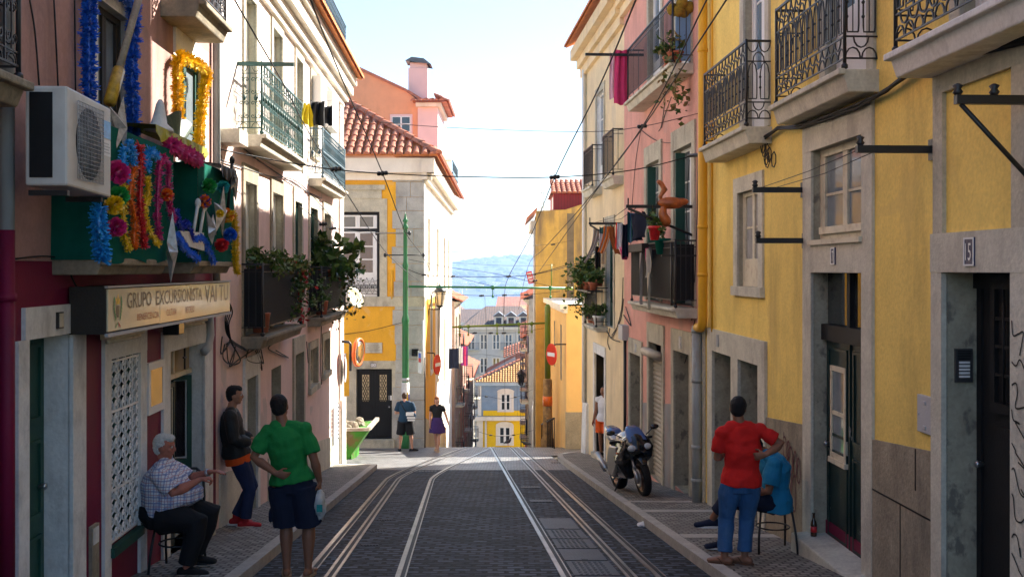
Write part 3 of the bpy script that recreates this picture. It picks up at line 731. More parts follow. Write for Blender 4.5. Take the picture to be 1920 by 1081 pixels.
for k in range(9):
    z = -.35 - k * .19; st_.append([(6.93 - .05 * j * rs.uniform(.3, 1.2), z - .035 * j + rs.uniform(-.06, .06)) for j in range(5)])
scribble(W1, yb, st_, .006, 'graffiti_black', w_=.044)

# clothes-line brackets on the yellow house
def bracket(u, z, L_, lab, brace=None, W=W1, r=.028):
    mb = W.mb(); mb.box(u - .025, u + .025, -.03, L_, z - r, z + r); mb.box(u - .05, u + .05, 0, .02, z - .08, z + .08)
    if brace: mb.tube([(u, .02, z - brace), (u, L_ * .93, z - r)], .016, 5)
    for w_ in ((L_ * .97, L_ * .5) if brace else (L_ * .95,)): mb.lathe([(.02, 0), (.034, .02), (.02, .04), (.034, .06), (.01, .075)], (u, w_, z + r), n=8)
    return tag(mb.build('clothesline_bracket', MT['iron']), lab, 'bracket', 'black iron clothes-line brackets on the yellow house')
bracket(8.19, .92, .60, 'black iron bar sticking out of the wall right of the window of number 17')
bracket(11.35, .845, .55, 'black iron bar above another bar, beside the small window')
bracket(11.3, .305, .53, 'lower black iron bar beside the small window')
bracket(6.75, 1.07, .50, 'iron clothes-line bracket with a diagonal brace, at number 15', brace=.5)
lw = W1.mb(); lw.tube([(8.19, .5, .95), (9.8, .45, .90), (11.35, .45, .87)], .004, 4); lw.tube([(8.19, .35, .95), (9.8, .3, .88), (11.35, .3, .87)], .004, 4)
tag(lw.build('clothesline', MT['cable']), 'pair of thin clothes-lines strung between bars on the yellow wall', 'clothes-line')
# bundle of cables along the wall
cb = W1.mb()
cpts = [(W1.u(px), .05, W1.z(py, W1.u(px))) for px, py in ((1300, 292), (1400, 283), (1440, 262), (1470, 240), (1510, 238), (1560, 222), (1620, 200), (1680, 168), (1740, 122), (1830, 105), (1960, 70))]
for k in range(4): cb.tube([(a + .02 * math.sin(k * 2 + a), b + .012 * k, c + .02 * math.cos(k * 1.7 + a * 2)) for a, b, c in cpts], .014, 5)
rs = random.Random(2)
for k in range(7):
    u, z = W1.u(1450) + rs.uniform(-.25, .25), 1.36 + rs.uniform(-.12, .12)
    cb.tube([(u + .09 * math.cos(a), .06, z + .09 * math.sin(a)) for a in [j * .9 for j in range(8)]], .007, 4)
tag(cb.build('wall_cable', MT['cable']), 'thick bundle of black cables sagging along the yellow wall under the balconies', 'cable')
bt = MB(); c = W1.T((10.93, .03, gz(10.0) + .17))
bt.lathe([(.03, 0), (.032, .01), (.032, .12), (.027, .15), (.013, .18), (.012, .225), (.015, .23), (.015, .24)], c, n=14)
M('bottle_glass', (.05, .02, .008), rough=.08, var=0, bump=0, spec=.8)
bo = bt.build('beer_bottle', MT['bottle_glass']); tag(bo, 'brown beer bottle standing on the doorstep of number 17', 'bottle')
lb = MB(); lb.lathe([(.0335, 0), (.0335, .06)], c + Vector((0, 0, .045)), n=14); lb.build('bottle_label', MT['foil_red'], bo)
# ------------------------------------------------------------------ right side: the pink house and the cream house
pk = thing('pink_house', 'faded pink house between the yellow and cream ones, with two long iron balconies', 'house', W2.T((19.5, -3, gz(19.5))))
def R2(pa, pb): a, b = sorted((W2.u(pa), W2.u(pb))); return a, b
f1 = R2(1266, 1300); f2 = R2(1214, 1238)            # the two French windows
g1 = R2(1266, 1295); g2 = R2(1219, 1243); g3 = R2(1183, 1203)
holes = [(f1[0], f1[1], -.58, 2.0, .16), (f2[0], f2[1], -.58, 2.0, .16), (17.0, 17.95, 3.25, 5.75, .14), (19.2, 20.3, 3.25, 5.75, .14),
         (g1[0], g1[1], gz(17) + .05, -1.36, .40), (g2[0], g2[1], gz(19) + .05, -1.36, .12), (g3[0], g3[1], gz(21) + .05, -1.72, .30)]
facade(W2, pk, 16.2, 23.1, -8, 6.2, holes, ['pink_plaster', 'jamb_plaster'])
for f in (f1, f2):
    surround(W2, pk, f[0], f[1], -.58, 2.0, t=.2, top=.34, sill=False, proud=.035)
    window(W2, pk, f[0], f[1], -.57, 2.0, d=.13, fr='white_paint', cols=2, rows=4, panel=.5, glass='pale_glass', transom=.0)
    mb = W2.mb(); mb.box(f[1] - .30, f[1] - .25, -.1, .06, -.56, 1.94)           # green shutters folded out
    for k in range(18): mb.box(f[1] - .305, f[1] - .302, -.07, .03, -.45 + k * .13, -.40 + k * .13)
    mb.build('shutter', MT['green_paint'], pk)
for a, b in ((17.0, 17.95), (19.2, 20.3)):
    surround(W2, pk, a, b, 3.25, 5.75, t=.16, sill=False)
    window(W2, pk, a, b, 3.26, 5.75, d=.1, fr='white_paint', cols=2, rows=3, panel=.6, glass='sky_glass')
balcony(W2, pk, 16.8, 20.9, 3.25, .36, th=.17, style='plain', rail=1.0, lab='upper balcony with close black bars, pink towel hanging at its end')
balcony(W2, pk, 16.56, 20.4, -.6, .37, th=.16, style='panelled', rail=1.02, backing='black_paint', lab='lower balcony with black sheeted railing')
mb = W2.mb(); mb.tube([(16.7, .37, -.56), (16.7, .37, .42)], .02, 6); mb.build('railing_post', MT['iron'], pk)
for g, t_ in ((g1, .20), (g2, .17), (g3, .14)):
    mb = W2.mb(); top = -1.36 if g is not g3 else -1.72
    mb.box(g[0] - t_, g[1] + t_, -.01, .035, top, top + (.36 if g is not g3 else .3)); mb.box(g[0] - t_, g[0], -.01, .033, gz(g[0]) - .5, top); mb.box(g[1], g[1] + t_, -.01, .033, gz(g[1]) - .5, top)
    mb.build('door_frame', MT['stone'], pk)
door(W2, pk, g1[0], g1[1], gz(17) - .1, -1.36, d=.34, mat='dark_wood', leaves=2, panels=3)
door(W2, pk, g3[0], g3[1], gz(21) - .1, -1.72, d=.22, mat='dark_wood', leaves=1, panels=2)
M('shutter_metal', (.36, .32, .26), rough=.5, metal=.3, var=.12, stain=(.2, .15, .1), ss=(3, 3, 2), sa=.5)
mb = W2.mb(); zt_ = -1.5; zb_ = gz(19) - .1; n = int((zt_ - zb_) / .085)
for k in range(n):
    z = zb_ + k * .085; mb.add([(g2[0], -.08, z), (g2[1], -.08, z), (g2[1], -.055, z + .03), (g2[0], -.055, z + .03), (g2[1], -.055, z + .06), (g2[0], -.055, z + .06), (g2[1], -.08, z + .085), (g2[0], -.08, z + .085)], [(0, 1, 2, 3), (3, 2, 4, 5), (5, 4, 6, 7)])
mb.build('roller_shutter', MT['shutter_metal'], pk)
mb = W2.mb(); mb.tube([(g2[0] - .05, .06, -1.56), (g2[1] + .25, .06, -1.56)], .085, 10); mb.build('shutter_box', MT['shutter_metal'], pk)
plaque(W2, pk, g1[0] + .55, -1.2, .09, .2, '', 'white_paint', 'plastic_grey', d=.055)
plaque(W2, pk, g3[0] + .4, -1.58, .09, .16, '', 'white_paint', 'plastic_grey', d=.055)
mb = W2.mb()
M('grey_wash', (.30, .30, .30), var=.15, stain=(.4, .26, .22), ss=(3, 3, 2), sa=.7, bump=.2)
base_bands(W2, pk, [(g1[1] + .2, g2[0] - .17), (g2[1] + .17, g3[0] - .14)], lambda u: gz(u) + 1.55, mat='grey_wash', proud=.012, name='painted_base')
st_ = []
rs = random.Random(9)
eave(W2, pk, 16.2, 23.1, 6.15, .5, ch=.7, cornice='cream_plaster')
# wires fixed on the pink wall
def wallwire(W, par, pts, r=.008, name='wall_wire', mat='cable'):
    for s in pts: mb = W.mb(); mb.tube(smooth([(u, .02 + r, z) for u, z in s]), r, 4); mb.build(name, MT[mat], par)
def pp(W, *pts): return [(W.u(x), W.z(y, W.u(x))) for x, y in pts]
wallwire(W2, pk, [pp(W2, (1312, 290), (1310, 420), (1304, 560), (1300, 600)), pp(W2, (1296, 300), (1290, 400), (1296, 480)), pp(W2, (1250, 190), (1243, 235), (1238, 246)), pp(W2, (1205, 240), (1195, 300), (1188, 380), (1184, 460)), pp(W2, (1306, 600), (1296, 650), (1287, 680)), pp(W2, (1262, 182), (1250, 215), (1243, 240)), pp(W2, (1200, 240), (1230, 262), (1262, 268), (1300, 262))])

cr = thing('cream_house', 'cream house with corner cornice and two small iron balconies by the side street', 'house', W2.T((26.5, -3, gz(26.5))))
c1 = R2(1119, 1133); c2 = R2(1160, 1174); c3 = R2(1112, 1133)
dm = (25.75, 27.35, gz(27) + .02, -2.12)
dc = R2(1165, 1178)
holes = [(c1[0], c1[1], 2.05, 4.4, .16), (c2[0], c2[1], 2.05, 4.4, .16), (24.45, 25.55, -1.35, 1.1, .16), dm + (.5,), (dc[0], dc[1], gz(24) + .05, -1.7, .3), (22.95, 23.55, -.9, .4, .1)]
holes = [h for h in holes]
# the street corner of the house: this wall plus a gable towards the side street
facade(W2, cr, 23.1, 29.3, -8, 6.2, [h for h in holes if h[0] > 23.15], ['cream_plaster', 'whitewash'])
for a, b in (c1, c2):
    if a < 23.15: continue
    surround(W2, cr, a, b, 2.05, 4.4, t=.16, sill=False); window(W2, cr, a, b, 2.06, 4.4, d=.1, cols=2, rows=3, panel=.5, glass='pale_glass')
surround(W2, cr, 24.45, 25.55, -1.35, 1.1, t=.15, sill=False); window(W2, cr, 24.45, 25.55, -1.34, 1.1, d=.12, fr='green_paint', cols=2, rows=3, panel=.5)
balcony(W2, cr, 23.2, 24.7, 2.05, .26, th=.2, style='plain', lab='black iron balcony nearest the pink house')
balcony(W2, cr, 26.2, 27.8, 2.05, .28, th=.2, style='plain', lab='black iron balcony at the corner end of the cream house')
balcony(W2, cr, 25.3, 27.3, -1.37, .32, th=.12, style='plain', rail=.9, lab='low balcony crowded with potted plants')
mb = W2.mb()
mb.box(dm[0] - .16, dm[1] + .2, -.01, .035, dm[3], dm[3] + .25); mb.box(dm[0] - .16, dm[0], -.01, .033, gz(26) - .5, dm[3]); mb.box(dm[1], dm[1] + .2, -.01, .033, gz(27) - .5, dm[3]); mb.build('door_frame', MT['whitewash'], cr)
mb = W2.mb(); mb.box(dm[0], dm[1], -.45, .12, gz(26) - .4, gz(26.6) + .16); mb.build('doorstep', MT['stone'], cr)
mb = W2.mb(); mb.box(dm[0] + .01, dm[1] - .01, -.58, -.5, gz(27), dm[3]); mb.box(dm[1] - .014, dm[1] - .002, -.5, -.02, gz(27) + .15, dm[3] - .003); mb.build('door', MT['void'], cr)  # black back sheet paints the unlit interior, dark lining on the far jamb; no leaf
M('lit_amber', (.95, .62, .12), rough=.5, var=0, bump=0, emit=1.1)
mb = W2.mb(); mb.box(dm[0] + .02, dm[1] - .02, -.30, -.25, dm[3] - .55, dm[3] - .47); mb.build('lit_shelf', MT['lit_amber'], cr)
mb = W2.mb(); c = (26.2, -.26)
for k, (u, zz, h, m_) in enumerate(((25.95, -.45, .25, 0), (26.2, -.45, .3, 1), (26.5, -.45, .22, 2), (26.85, -.45, .26, 0))):
    mb.lathe([(.07, 0), (.09, h * .4), (.05, h * .7), (.06, h)], (u, -.28, dm[3] + zz - .02), n=8, mi=m_)
mb.build('ornament', [MT['foil_red'], MT['lit_amber'], MT['foil_yellow']], cr)
door(W2, cr, dc[0] if dc[0] > 23.15 else 23.2, dc[1], gz(24) - .1, -1.7, d=.22, mat='dark_wood', leaves=1, panels=2)
mb = W2.mb(); mb.box(29.0, 29.3, -.01, .05, -7, 5.5); mb.build('corner_strip', MT['pale_stone'], cr)
mb = W2.mb(); mb.hexa([(28.6, -.02, -7), (29.34, -.02, -7), (29.34, .16, -7), (28.6, .14, -7), (28.6, -.02, -3.6), (29.34, -.02, -3.6), (29.34, .07, -3.6), (28.6, .06, -3.6)]); mb.build('corner_buttress', MT['whitewash'], cr)
eave(W2, cr, 23.1, 29.6, 6.15, .5, ch=.85, cornice='cream_plaster')
p = W2.mb(); p.tube([(28.9, .1, 5.4), (28.9, .1, 1.2), (28.95, .1, -3.6)], .04, 8); p.build('drainpipe', MT['white_paint'], cr)
p = W2.mb(); u_ = W2.u(1177); p.tube([(u_, .06, -1.5), (u_, .06, gz(u_) + .1)], .035, 8); p.build('conduit', MT['iron'], cr)
mb = W2.mb(); mb.box(22.55, 23.05, -.01, .14, -1.5, -1.18); tag(mb.build('junction_box', MT['plastic_grey'], bevel=.01), 'grey electric junction box on the wall above a dark pipe', 'junction box')
wallwire(W2, cr, [pp(W2, (1171, 520), (1168, 580), (1155, 625), (1146, 632)), pp(W2, (1172, 560), (1166, 600), (1150, 628)), pp(W2, (1176, 575), (1186, 610), (1172, 590)), pp(W2, (1146, 615), (1142, 640), (1146, 655)), pp(W2, (1140, 620), (1150, 635), (1165, 640))], r=.012)
# side-street gable of the cream house is closed by the wall mesh itself

# things on the right-hand balconies -------------------------------------------------------
def leaves(mb, c, rad, n, size, mats=1, seed=0, droop=0, shape='ball'):
    rs = random.Random(seed); c = Vector(c)
    cl = [Vector((rs.gauss(0, .5), rs.gauss(0, .5), rs.gauss(0, .5))) for _ in range(max(4, n // 28))]
    for i in range(n):
        k = rs.choice(cl)
        p = Vector((k.x + rs.gauss(0, .22), k.y + rs.gauss(0, .22), k.z + rs.gauss(0, .22)))
        if p.length > 1.15: p = p.normalized() * rs.uniform(.8, 1.15)
        p = c + Vector((p.x * rad[0], p.y * rad[1], p.z * rad[2]))
        if droop: p.z -= droop * rs.random() ** 2
        d = Vector((rs.gauss(0, 1), rs.gauss(0, 1), rs.gauss(.15, .7))).normalized(); s = size * rs.uniform(.35, 1.25) * (1.4 if rs.random() < .12 else 1)
        e = d.cross(Vector((rs.gauss(0, 1), rs.gauss(0, 1), rs.gauss(0, 1)))).normalized() * s * .32
        nn = d.cross(e).normalized() * s * .12
        mb.add([p, p + d * s * .5 + e + nn, p + d * s, p + d * s * .5 - e + nn], [(0, 1, 2), (0, 2, 3)], rs.randrange(mats))
def pot_plant(c, rad, n, size, label, group=None, pot=(.11, .2), mats=('leaf_a', 'leaf_b'), potm='terracotta', seed=0, droop=0, lift=.0, pname='potted_plant', stems=True):
    c = Vector(c); t = thing(pname, label, 'plant', c, group)
    mb = MB(); leaves(mb, c + Vector((0, 0, pot[1] + rad[2] * .8 + lift)), rad, n, size, len(mats), seed, droop)
    rs = random.Random(seed)
    for k in range(6 if stems else 0):
        a = rs.uniform(0, 6.28); mb.tube([c + Vector((0, 0, pot[1] - .03)), c + Vector((rad[0] * .3 * math.cos(a), rad[1] * .3 * math.sin(a), pot[1] + rad[2] * .5 + lift)), c + Vector((rad[0] * .7 * math.cos(a), rad[1] * .7 * math.sin(a), pot[1] + rad[2] * 1.3 + lift))], .005, 3)
    mb.build('foliage', [MT[m] for m in mats], t, recalc=False)
    if pot[0]:
        pb = MB(); r, h = pot; pb.lathe([(r * .68, 0), (r * .95, h * .8), (r * 1.08, h * .82), (r * 1.1, h), (r * .95, h), (r * .9, h * .88), (.01, h * .88)], c, n=14); pb.build('pot', MT[potm], t)
    return t
gp_ = 'potted plants on the cream house balcony'
def w2p(u, w_, z): return W2.T((u, w_, z))
pot_plant(w2p(25.45, .2, -1.34), (.2, .14, .2), 160, .1, 'plant in a white-banded pot at the near bottom of the plant balcony', gp_, pot=(.14, .24), potm='white_paint', seed=1)
pot_plant(w2p(26.0, .18, -1.34), (.2, .16, .25), 200, .09, 'small green plant low in the middle of the plant balcony', gp_, pot=(.1, .16), seed=2)
pot_plant(w2p(26.75, .2, -1.34), (.24, .18, .25), 220, .09, 'plant at the far bottom of the plant balcony', gp_, pot=(.1, .16), seed=3)
sh = W2.mb(); sh.box(25.3, 27.3, .12, .5, -.53, -.50); sh.box(25.3, 27.3, .40, .42, -.56, -.53); tag(sh.build('plant_shelf', MT['iron']), 'dark shelf on the railing of the plant balcony, holding pots', 'shelf')
pot_plant(w2p(25.4, .34, -.497), (.24, .2, .22), 240, .12, 'broad-leaved plant in a terracotta pot at the near end of the plant shelf', gp_, pot=(.12, .19), seed=4)
pot_plant(w2p(26.1, .36, -.497), (.3, .24, .32), 420, .13, 'large dark green plant in the centre of the plant shelf', gp_, pot=(.13, .2), seed=5, mats=('leaf_a', 'leaf_a', 'leaf_b'))
pot_plant(w2p(26.6, .34, -.497), (.22, .2, .25), 220, .11, 'plant with red flowers on the plant shelf', gp_, pot=(.1, .18), seed=6, mats=('leaf_a', 'leaf_b', 'red_petal'))
pot_plant(w2p(27.15, .38, -.497), (.45, .34, .4), 620, .12, 'big bushy plant trailing off the far end of the plant balcony', gp_, pot=(.14, .2), seed=7, droop=1.0, mats=('leaf_a', 'leaf_b', 'leaf_b'))
pot_plant(w2p(25.7, .15, -.4), (.16, .14, .5), 200, .09, 'tall thin plant with pale blossom rising behind the plant shelf', gp_, pot=(.1, .16), seed=8, lift=.35, mats=('leaf_a', 'leaf_b', 'white_paint'))
pot_plant(w2p(16.95, .25, 3.27), (.22, .2, .2), 260, .12, 'trailing fern hanging through the near end of the upper pink balcony', None, pot=(.13, .18), seed=11, droop=1.15, mats=('leaf_b', 'leaf_dry', 'leaf_a'), pname='trailing_fern')
pot_plant(w2p(17.2, .3, 3.27), (.2, .16, .15), 130, .1, 'low green plant behind the bars of the upper pink balcony', None, pot=(.1, .15), seed=12)
# teddy-like brown cushion and blue board at the upper balcony
mb = W2.mb(); mb.box(16.88, 16.92, .03, .26, 3.3, 4.05); tag(mb.build('blue_board', M('board_blue', (.20, .36, .58), rough=.5, bump=.05)), 'pale blue board leaning at the end of the upper pink balcony', 'board')
mb = MB(); rs = random.Random(3)
for k in range(7): mb.ell(w2p(16.9 + rs.uniform(-.06, .1), .05 + k * .04, 4.12 + rs.uniform(-.08, .1)), (.1, .11, .1), 10, 7)
M('mustard_fur', (.26, .17, .02), rough=.95, var=.4, vs=14, bump=.6, bs=60)
tag(mb.build('fluffy_cushion', MT['mustard_fur']), 'fluffy mustard bundle hung on the upper pink balcony end rail', 'cushion')
# cloth
def cloth(c, U, w_, h, mat, label, cat, group=None, fold=.03, nf=3, name='garment', taper=1.0, seed=0, wind=(0, 0, 0), outline=None, mats=None, stripe=None, thick=.006):
    """a cloth hanging from a line: c = top centre, U = direction along the line"""
    c = Vector(c); U = Vector(U).normalized(); N = Vector((-U.y, U.x, 0)); rs = random.Random(seed); ph = rs.uniform(0, 6)
    nx, nz = 14, 14; mb = MB(); wv = Vector(wind)
    def pt(i, j, s):
        x = i / nx * 2 - 1; t = j / nz
        ww = w_ * lerp(1, taper, t) * (outline(t) if outline else 1)
        f = fold * (.25 + t) * math.sin(ph + x * nf * 2.2 + t * 1.3) + fold * .5 * math.sin(x * 7 + t * 5 + ph)
        return c + U * (x * ww / 2) + Vector((0, 0, -h * t - .03 * (1 - x * x) * (1 - t) - .02 * math.sin(ph * 2 + x * 3) * t)) + N * (f + s) + wv * t * t
    for s in (thick / 2, -thick / 2):
        vs = [pt(i, j, s) for j in range(nz + 1) for i in range(nx + 1)]
        for j in range(nz):
            for i in range(nx):
                a = j * (nx + 1) + i; f = (a, a + 1, a + nx + 2, a + nx + 1)
                mi = 0
                if stripe: mi = stripe(i / nx, j / nz)
                mb.add([vs[k] for k in f], [(0, 1, 2, 3)] if s > 0 else [(3, 2, 1, 0)], mi, True)
    me = mb.build(name, [MT[m] for m in (mats or [mat])], recalc=False)
    bm = bmesh.new(); bm.from_mesh(me.data); bmesh.ops.remove_doubles(bm, verts=bm.verts, dist=.0005); bm.to_mesh(me.data); bm.free()
    return tag(me, label, cat, group)
for k, c in dict(cloth_pink=(.62, .05, .16), cloth_rose=(.72, .48, .55), cloth_white=(.72, .71, .72), cloth_grey=(.42, .40, .37), cloth_navy=(.012, .015, .035), cloth_black=(.012, .012, .013), cloth_orange=(.62, .20, .04), cloth_brown=(.22, .06, .012), cloth_red=(.6, .03, .02), cloth_teal=(.04, .15, .16), cloth_blue=(.07, .14, .28), cloth_yellow=(.82, .62, .02), cloth_purple=(.2, .03, .2), cloth_cream=(.62, .55, .42), cloth_lilac=(.42, .36, .55), cloth_denim=(.03, .07, .14)).items():
    M(k, c, rough=.9, var=.12, vs=5, bump=.15, bs=90)
Ua = W2.T((1, 0, 0)) - W2.T((0, 0, 0)); Un = W2.n
cloth(P(1165, 92, 20.9), (1, .15, 0), .25, 1.08, 'cloth_pink', 'bright pink fringed towel hanging at the far end of the upper pink balcony', 'towel', None, seed=1, name='towel', taper=1.15)
cloth(P(1152, 98, 21.6), (1, .15, 0), .2, .95, 'cloth_rose', 'pale pink towel hanging behind the bright pink one', 'towel', None, seed=2, name='towel')
# V-shaped line brackets with washing
def vbracket(u, z, L_, lab, s=.9):
    mb = W2.mb(); mb.box(u - .022, u + .022, -.02, L_, z - .025, z + .025); mb.tube([(u, L_ * .97, z - .03), (u, .02, z - .5 * s)], .022, 5)
    for w_ in (.97, .55): mb.tube([(u, L_ * w_, z), (u, L_ * w_, z + .13)], .012, 5)
    return tag(mb.build('clothesline_bracket', MT['iron']), lab, 'bracket', 'iron clothes-line brackets on the pink and cream houses')
vbracket(16.75, .985, 1.08, 'iron bracket with a diagonal brace on the pink house, holding the flower pot')
vbracket(W2.u(1165), W2.z(419, W2.u(1165)), .72, 'iron bracket on the cream house with striped washing')
mb = W2.mb(); u_ = 20.9; mb.box(u_ - .02, u_ + .02, -.02, 1.15, 4.17, 4.22); tag(mb.build('clothesline_bracket', MT['iron']), 'straight iron bar beside the pink towels, under the cornice', 'bracket', 'iron clothes-line brackets on the pink and cream houses')
mb = W2.mb(); mb.box(16.6, 16.64, -.02, .55, .2, .23); tag(mb.build('clothesline_bracket', MT['iron']), 'short iron bar between the pink balcony and the yellow drainpipe', 'bracket', 'iron clothes-line brackets on the pink and cream houses')
lw = MB(); a = P(1180, 386, 16.9); b = P(1108, 419, 24)
lw.tube([a, P(1150, 408, 20), b], .005, 4); lw.tube([P(1195, 388, 16.9), P(1165, 410, 20), P(1130, 417, 24)], .005, 4)
tag(lw.build('clothesline', MT['cable']), 'clothes-lines running between the two braced brackets, full of washing', 'clothes-line')
Y_ = 20
LU = (b - a)
gl = 'washing hung between the pink and cream houses'
cloth(P(1196, 398, 18.0), LU, .9, .45, 'cloth_navy', 'dark navy garment bunched at the near end of the washing', 'garment', gl, fold=.10, seed=5, taper=.8)
cloth(P(1186, 396, 18.3), (1, -.2, 0), .17, .52, 'cloth_teal', 'teal and grey garment hanging beside the navy washing', 'garment', gl, fold=.05, seed=6, mats=['cloth_teal', 'cloth_blue'], stripe=lambda x, t: int(x * 6) % 2)
cloth(P(1172, 418, 19.3), (1, -.3, 0), .12, .62, 'cloth_navy', 'narrow black garment hanging between the white and teal washing', 'garment', gl, fold=.05, seed=7)
cloth(P(1161, 416, 20.5), (1, -.2, 0), .13, .5, 'cloth_white', 'white garment with a red edge on the washing line', 'garment', gl, seed=8, mats=['cloth_white', 'cloth_red'], stripe=lambda x, t: 1 if x < .16 else 0, taper=1.25)
cloth(P(1147, 423, 22), (.3, -1, 0), .25, .58, 'cloth_brown', 'narrow brown strip hanging beside the striped towel', 'garment', gl, seed=9, wind=(.14, 0, 0))
cloth(P(1139, 422, 22.5), (1, -.2, 0), .16, .58, 'cloth_orange', 'orange and grey striped towel on the washing line', 'towel', gl, seed=10, mats=['cloth_orange', 'cloth_grey', 'cloth_cream'], stripe=lambda x, t: (0, 1, 0, 0, 2, 0)[min(5, int(x * 6))], wind=(-.14, 0, 0), taper=.9)
cloth(P(1128, 424, 23), (1, -.2, 0), .1, .5, 'cloth_white', 'pale blue and white cloth behind the striped towel', 'garment', gl, seed=11, mats=['cloth_white', 'cloth_teal'], stripe=lambda x, t: 1 if t < .25 else 0)
cloth(P(1119, 428, 23.5), (1, -.1, 0), .17, .75, 'cloth_grey', 'long grey scarf at the far end of the washing, blowing down to the plants', 'scarf', gl, seed=12, wind=(-.28, 0, 0), taper=.35, name='scarf')
cloth(P(1121, 460, 23.8), (1, -.1, 0), .13, .5, 'cloth_black', 'small black garment low behind the grey scarf', 'garment', gl, seed=13)
cloth(P(1131, 470, 24), (1, -.1, 0), .14, .3, 'cloth_cream', 'crumpled cream cloth below the striped towel', 'garment', gl, seed=14)
# pots on the lower pink balcony rail
pot_plant(w2p(16.75, 1.08 - .42 - .03, .46), (.1, .1, .12), 60, .14, 'small plant in a red pot hanging from the braced bracket', None, pot=(.1, .22), potm='foil_red', seed=21)
pot_plant(w2p(17.6, .33, .25), (.08, .08, .07), 30, .08, 'small plant in a dark teal pot on the lower pink balcony rail', None, pot=(.13, .26), potm='tarp_green', seed=22)
for (px, py, Y, m, h, lab) in ((1171, 463, 20.3, 'foil_pink', .24, 'magenta hanging pot at the far corner of the lower pink balcony'),):
    t_ = MB(); cc = P(px, py, Y); cc.z -= h; t_.lathe([(.05, 0), (.10, h * .75), (.11, h), (.09, h), (.01, h * .9)], cc, n=12)
    for k in range(3): t_.tube([cc + Vector((.1 * math.cos(k * 2.1), .1 * math.sin(k * 2.1), h)), cc + Vector((0, 0, h + .3))], .004, 3)
    tag(t_.build('hanging_pot', MT[m]), lab, 'flower pot')
cloth(w2p(18.3, .42, .38), (0, 1, 0), .35, .5, 'cloth_purple', 'magenta and patterned scarf hung over the lower pink balcony rail', 'scarf', None, fold=.05, seed=30, mats=['foil_pink', 'cloth_grey'], stripe=lambda x, t: 0 if t < .5 and x > .3 else 1, taper=.25, name='scarf')
cloth(w2p(18.2, .43, -.05), (0, 1, 0), .1, .62, 'cloth_cream', 'narrow cream ribbon dangling from the lower pink balcony', 'ribbon', None, seed=31, name='ribbon', taper=.5)
cloth(w2p(18.9, .43, .3), (0, 1, 0), .1, .9, 'cloth_grey', 'narrow grey ribbon dangling from the lower pink balcony', 'ribbon', None, seed=32, name='ribbon', taper=.5)
mb = W2.mb(); mb.box(18.7, 20.3, .28, .46, .32, .46); tag(mb.build('planter_box', MT['dark_wood'], bevel=.01), 'long dark planter box along the top of the lower pink balcony rail', 'planter')
# orange glazed bird-like ornament on the bracket
M('orange_glaze', (.46, .12, .02), rough=.35, var=.45, vs=9, stain=(.12, .04, .015), ss=(9, 9, 9), bump=.3, bs=30, spec=.6)
mb = MB()
o = P(1258, 384, 16.72)
mb.ell(o + Vector((0, 0, .03)), (.22, .1, .095), 14, 9)
mb.ell(o + Vector((.16, 0, .05)), (.12, .07, .06), 10, 7)
mb.limb([o + Vector((-.13, 0, .02)), o + Vector((-.17, 0, .13)), o + Vector((-.10, 0, .24)), o + Vector((-.15, 0, .33)), o + Vector((-.19, 0, .36))], [.03, .03, .05, .04, .035], n=8)
mb.limb([o + Vector((-.12, 0, -.02)), o + Vector((-.13, 0, -.14)), o + Vector((-.08, 0, -.26))], [.05, .07, .09], n=10)
tag(mb.build('glazed_ornament', MT['orange_glaze']), 'orange glazed ornament with a long curved neck on the braced bracket', 'ornament')
# ------------------------------------------------------------------ left side: the club house (maroon below) and the rose house
def RL(pa, pb): a, b = sorted((WL.u(pa), WL.u(pb))); return a, b
ah = thing('maroon_house', 'old dusky pink house with a maroon ground floor and white door frames', 'house', WL.T((10, -3, gz(10))))
ad1 = (7.28, 8.09, gz(8) + .05, -.48); aw1 = (8.97, 9.77, -2.33, -.755); ad2 = (10.77, 12.2, gz(11.5) + .12, -.83)
abw = (8.64, 9.45, .08, 2.2); ayw = (11.1, 12.2, .1, 2.28); acs = (10.08, 10.46, -1.30, -.92)
hl = [ad1 + (.22,), aw1 + (.12,), ad2 + (.2,), abw + (.12,), ayw + (.12,)]
def clip(hs, z0, z1): return [(a, b, max(c, z0), min(d, z1), r) for a, b, c, d, r in hs if min(d, z1) > max(c, z0)]
facade(WL, ah, 2.5, 12.84, .06, 8.2, clip(hl, .06, 8.2), ['dusky_plaster', 'whitewash'])
facade(WL, ah, 2.5, 12.84, -7, .058, clip(hl, -7, .058), ['maroon_paint', 'whitewash'], name='lower_wall')
mb = WL.mb()
mb.box(7.21, 8.37, -.01, .03, -.48, -.26); mb.box(8.09, 8.37, -.01, .028, gz(8.2) - .4, -.48); mb.box(7.1, 7.28, -.01, .028, gz(7) - .4, -.48)
mb.build('door_frame', MT['whitewash'], ah)
door(WL, ah, ad1[0], ad1[1], ad1[2], ad1[3], d=.19, mat='green_paint', leaves=2, panels=3)
mb = WL.mb(); mb.box(7.74, 7.84, .03, .05, -.43, -.31); mb.box(7.755, 7.825, .05, .055, -.42, -.32, 1); mb.build('house_number', [MT['dark_wood'], MT['cream_paint']], ah)
mb = WL.mb()
mb.box(8.8, 9.97, -.01, .03, -.755, -.52); mb.box(8.8, 8.97, -.01, .028, gz(9) - .4, -.755); mb.box(9.77, 9.97, -.01, .028, gz(9.8) - .4, -.755); 
mb.build('window_surround', MT['whitewash'], ah)
mb = WL.mb(); mb.box(8.95, 9.79, -.06, .06, -2.42, -2.34); mb.build('window_sill', MT['green_paint'], ah)
window(WL, ah, *aw1, d=.09, fr='green_paint', cols=2, rows=3)
g = WL.mb(); a, b, c, d = 8.98, 9.76, -2.30, -.78
for k in range(5): g.tube([(lerp(a, b, k / 4), .01, c), (lerp(a, b, k / 4), .01, d + .03)], .010, 4, smooth=False)
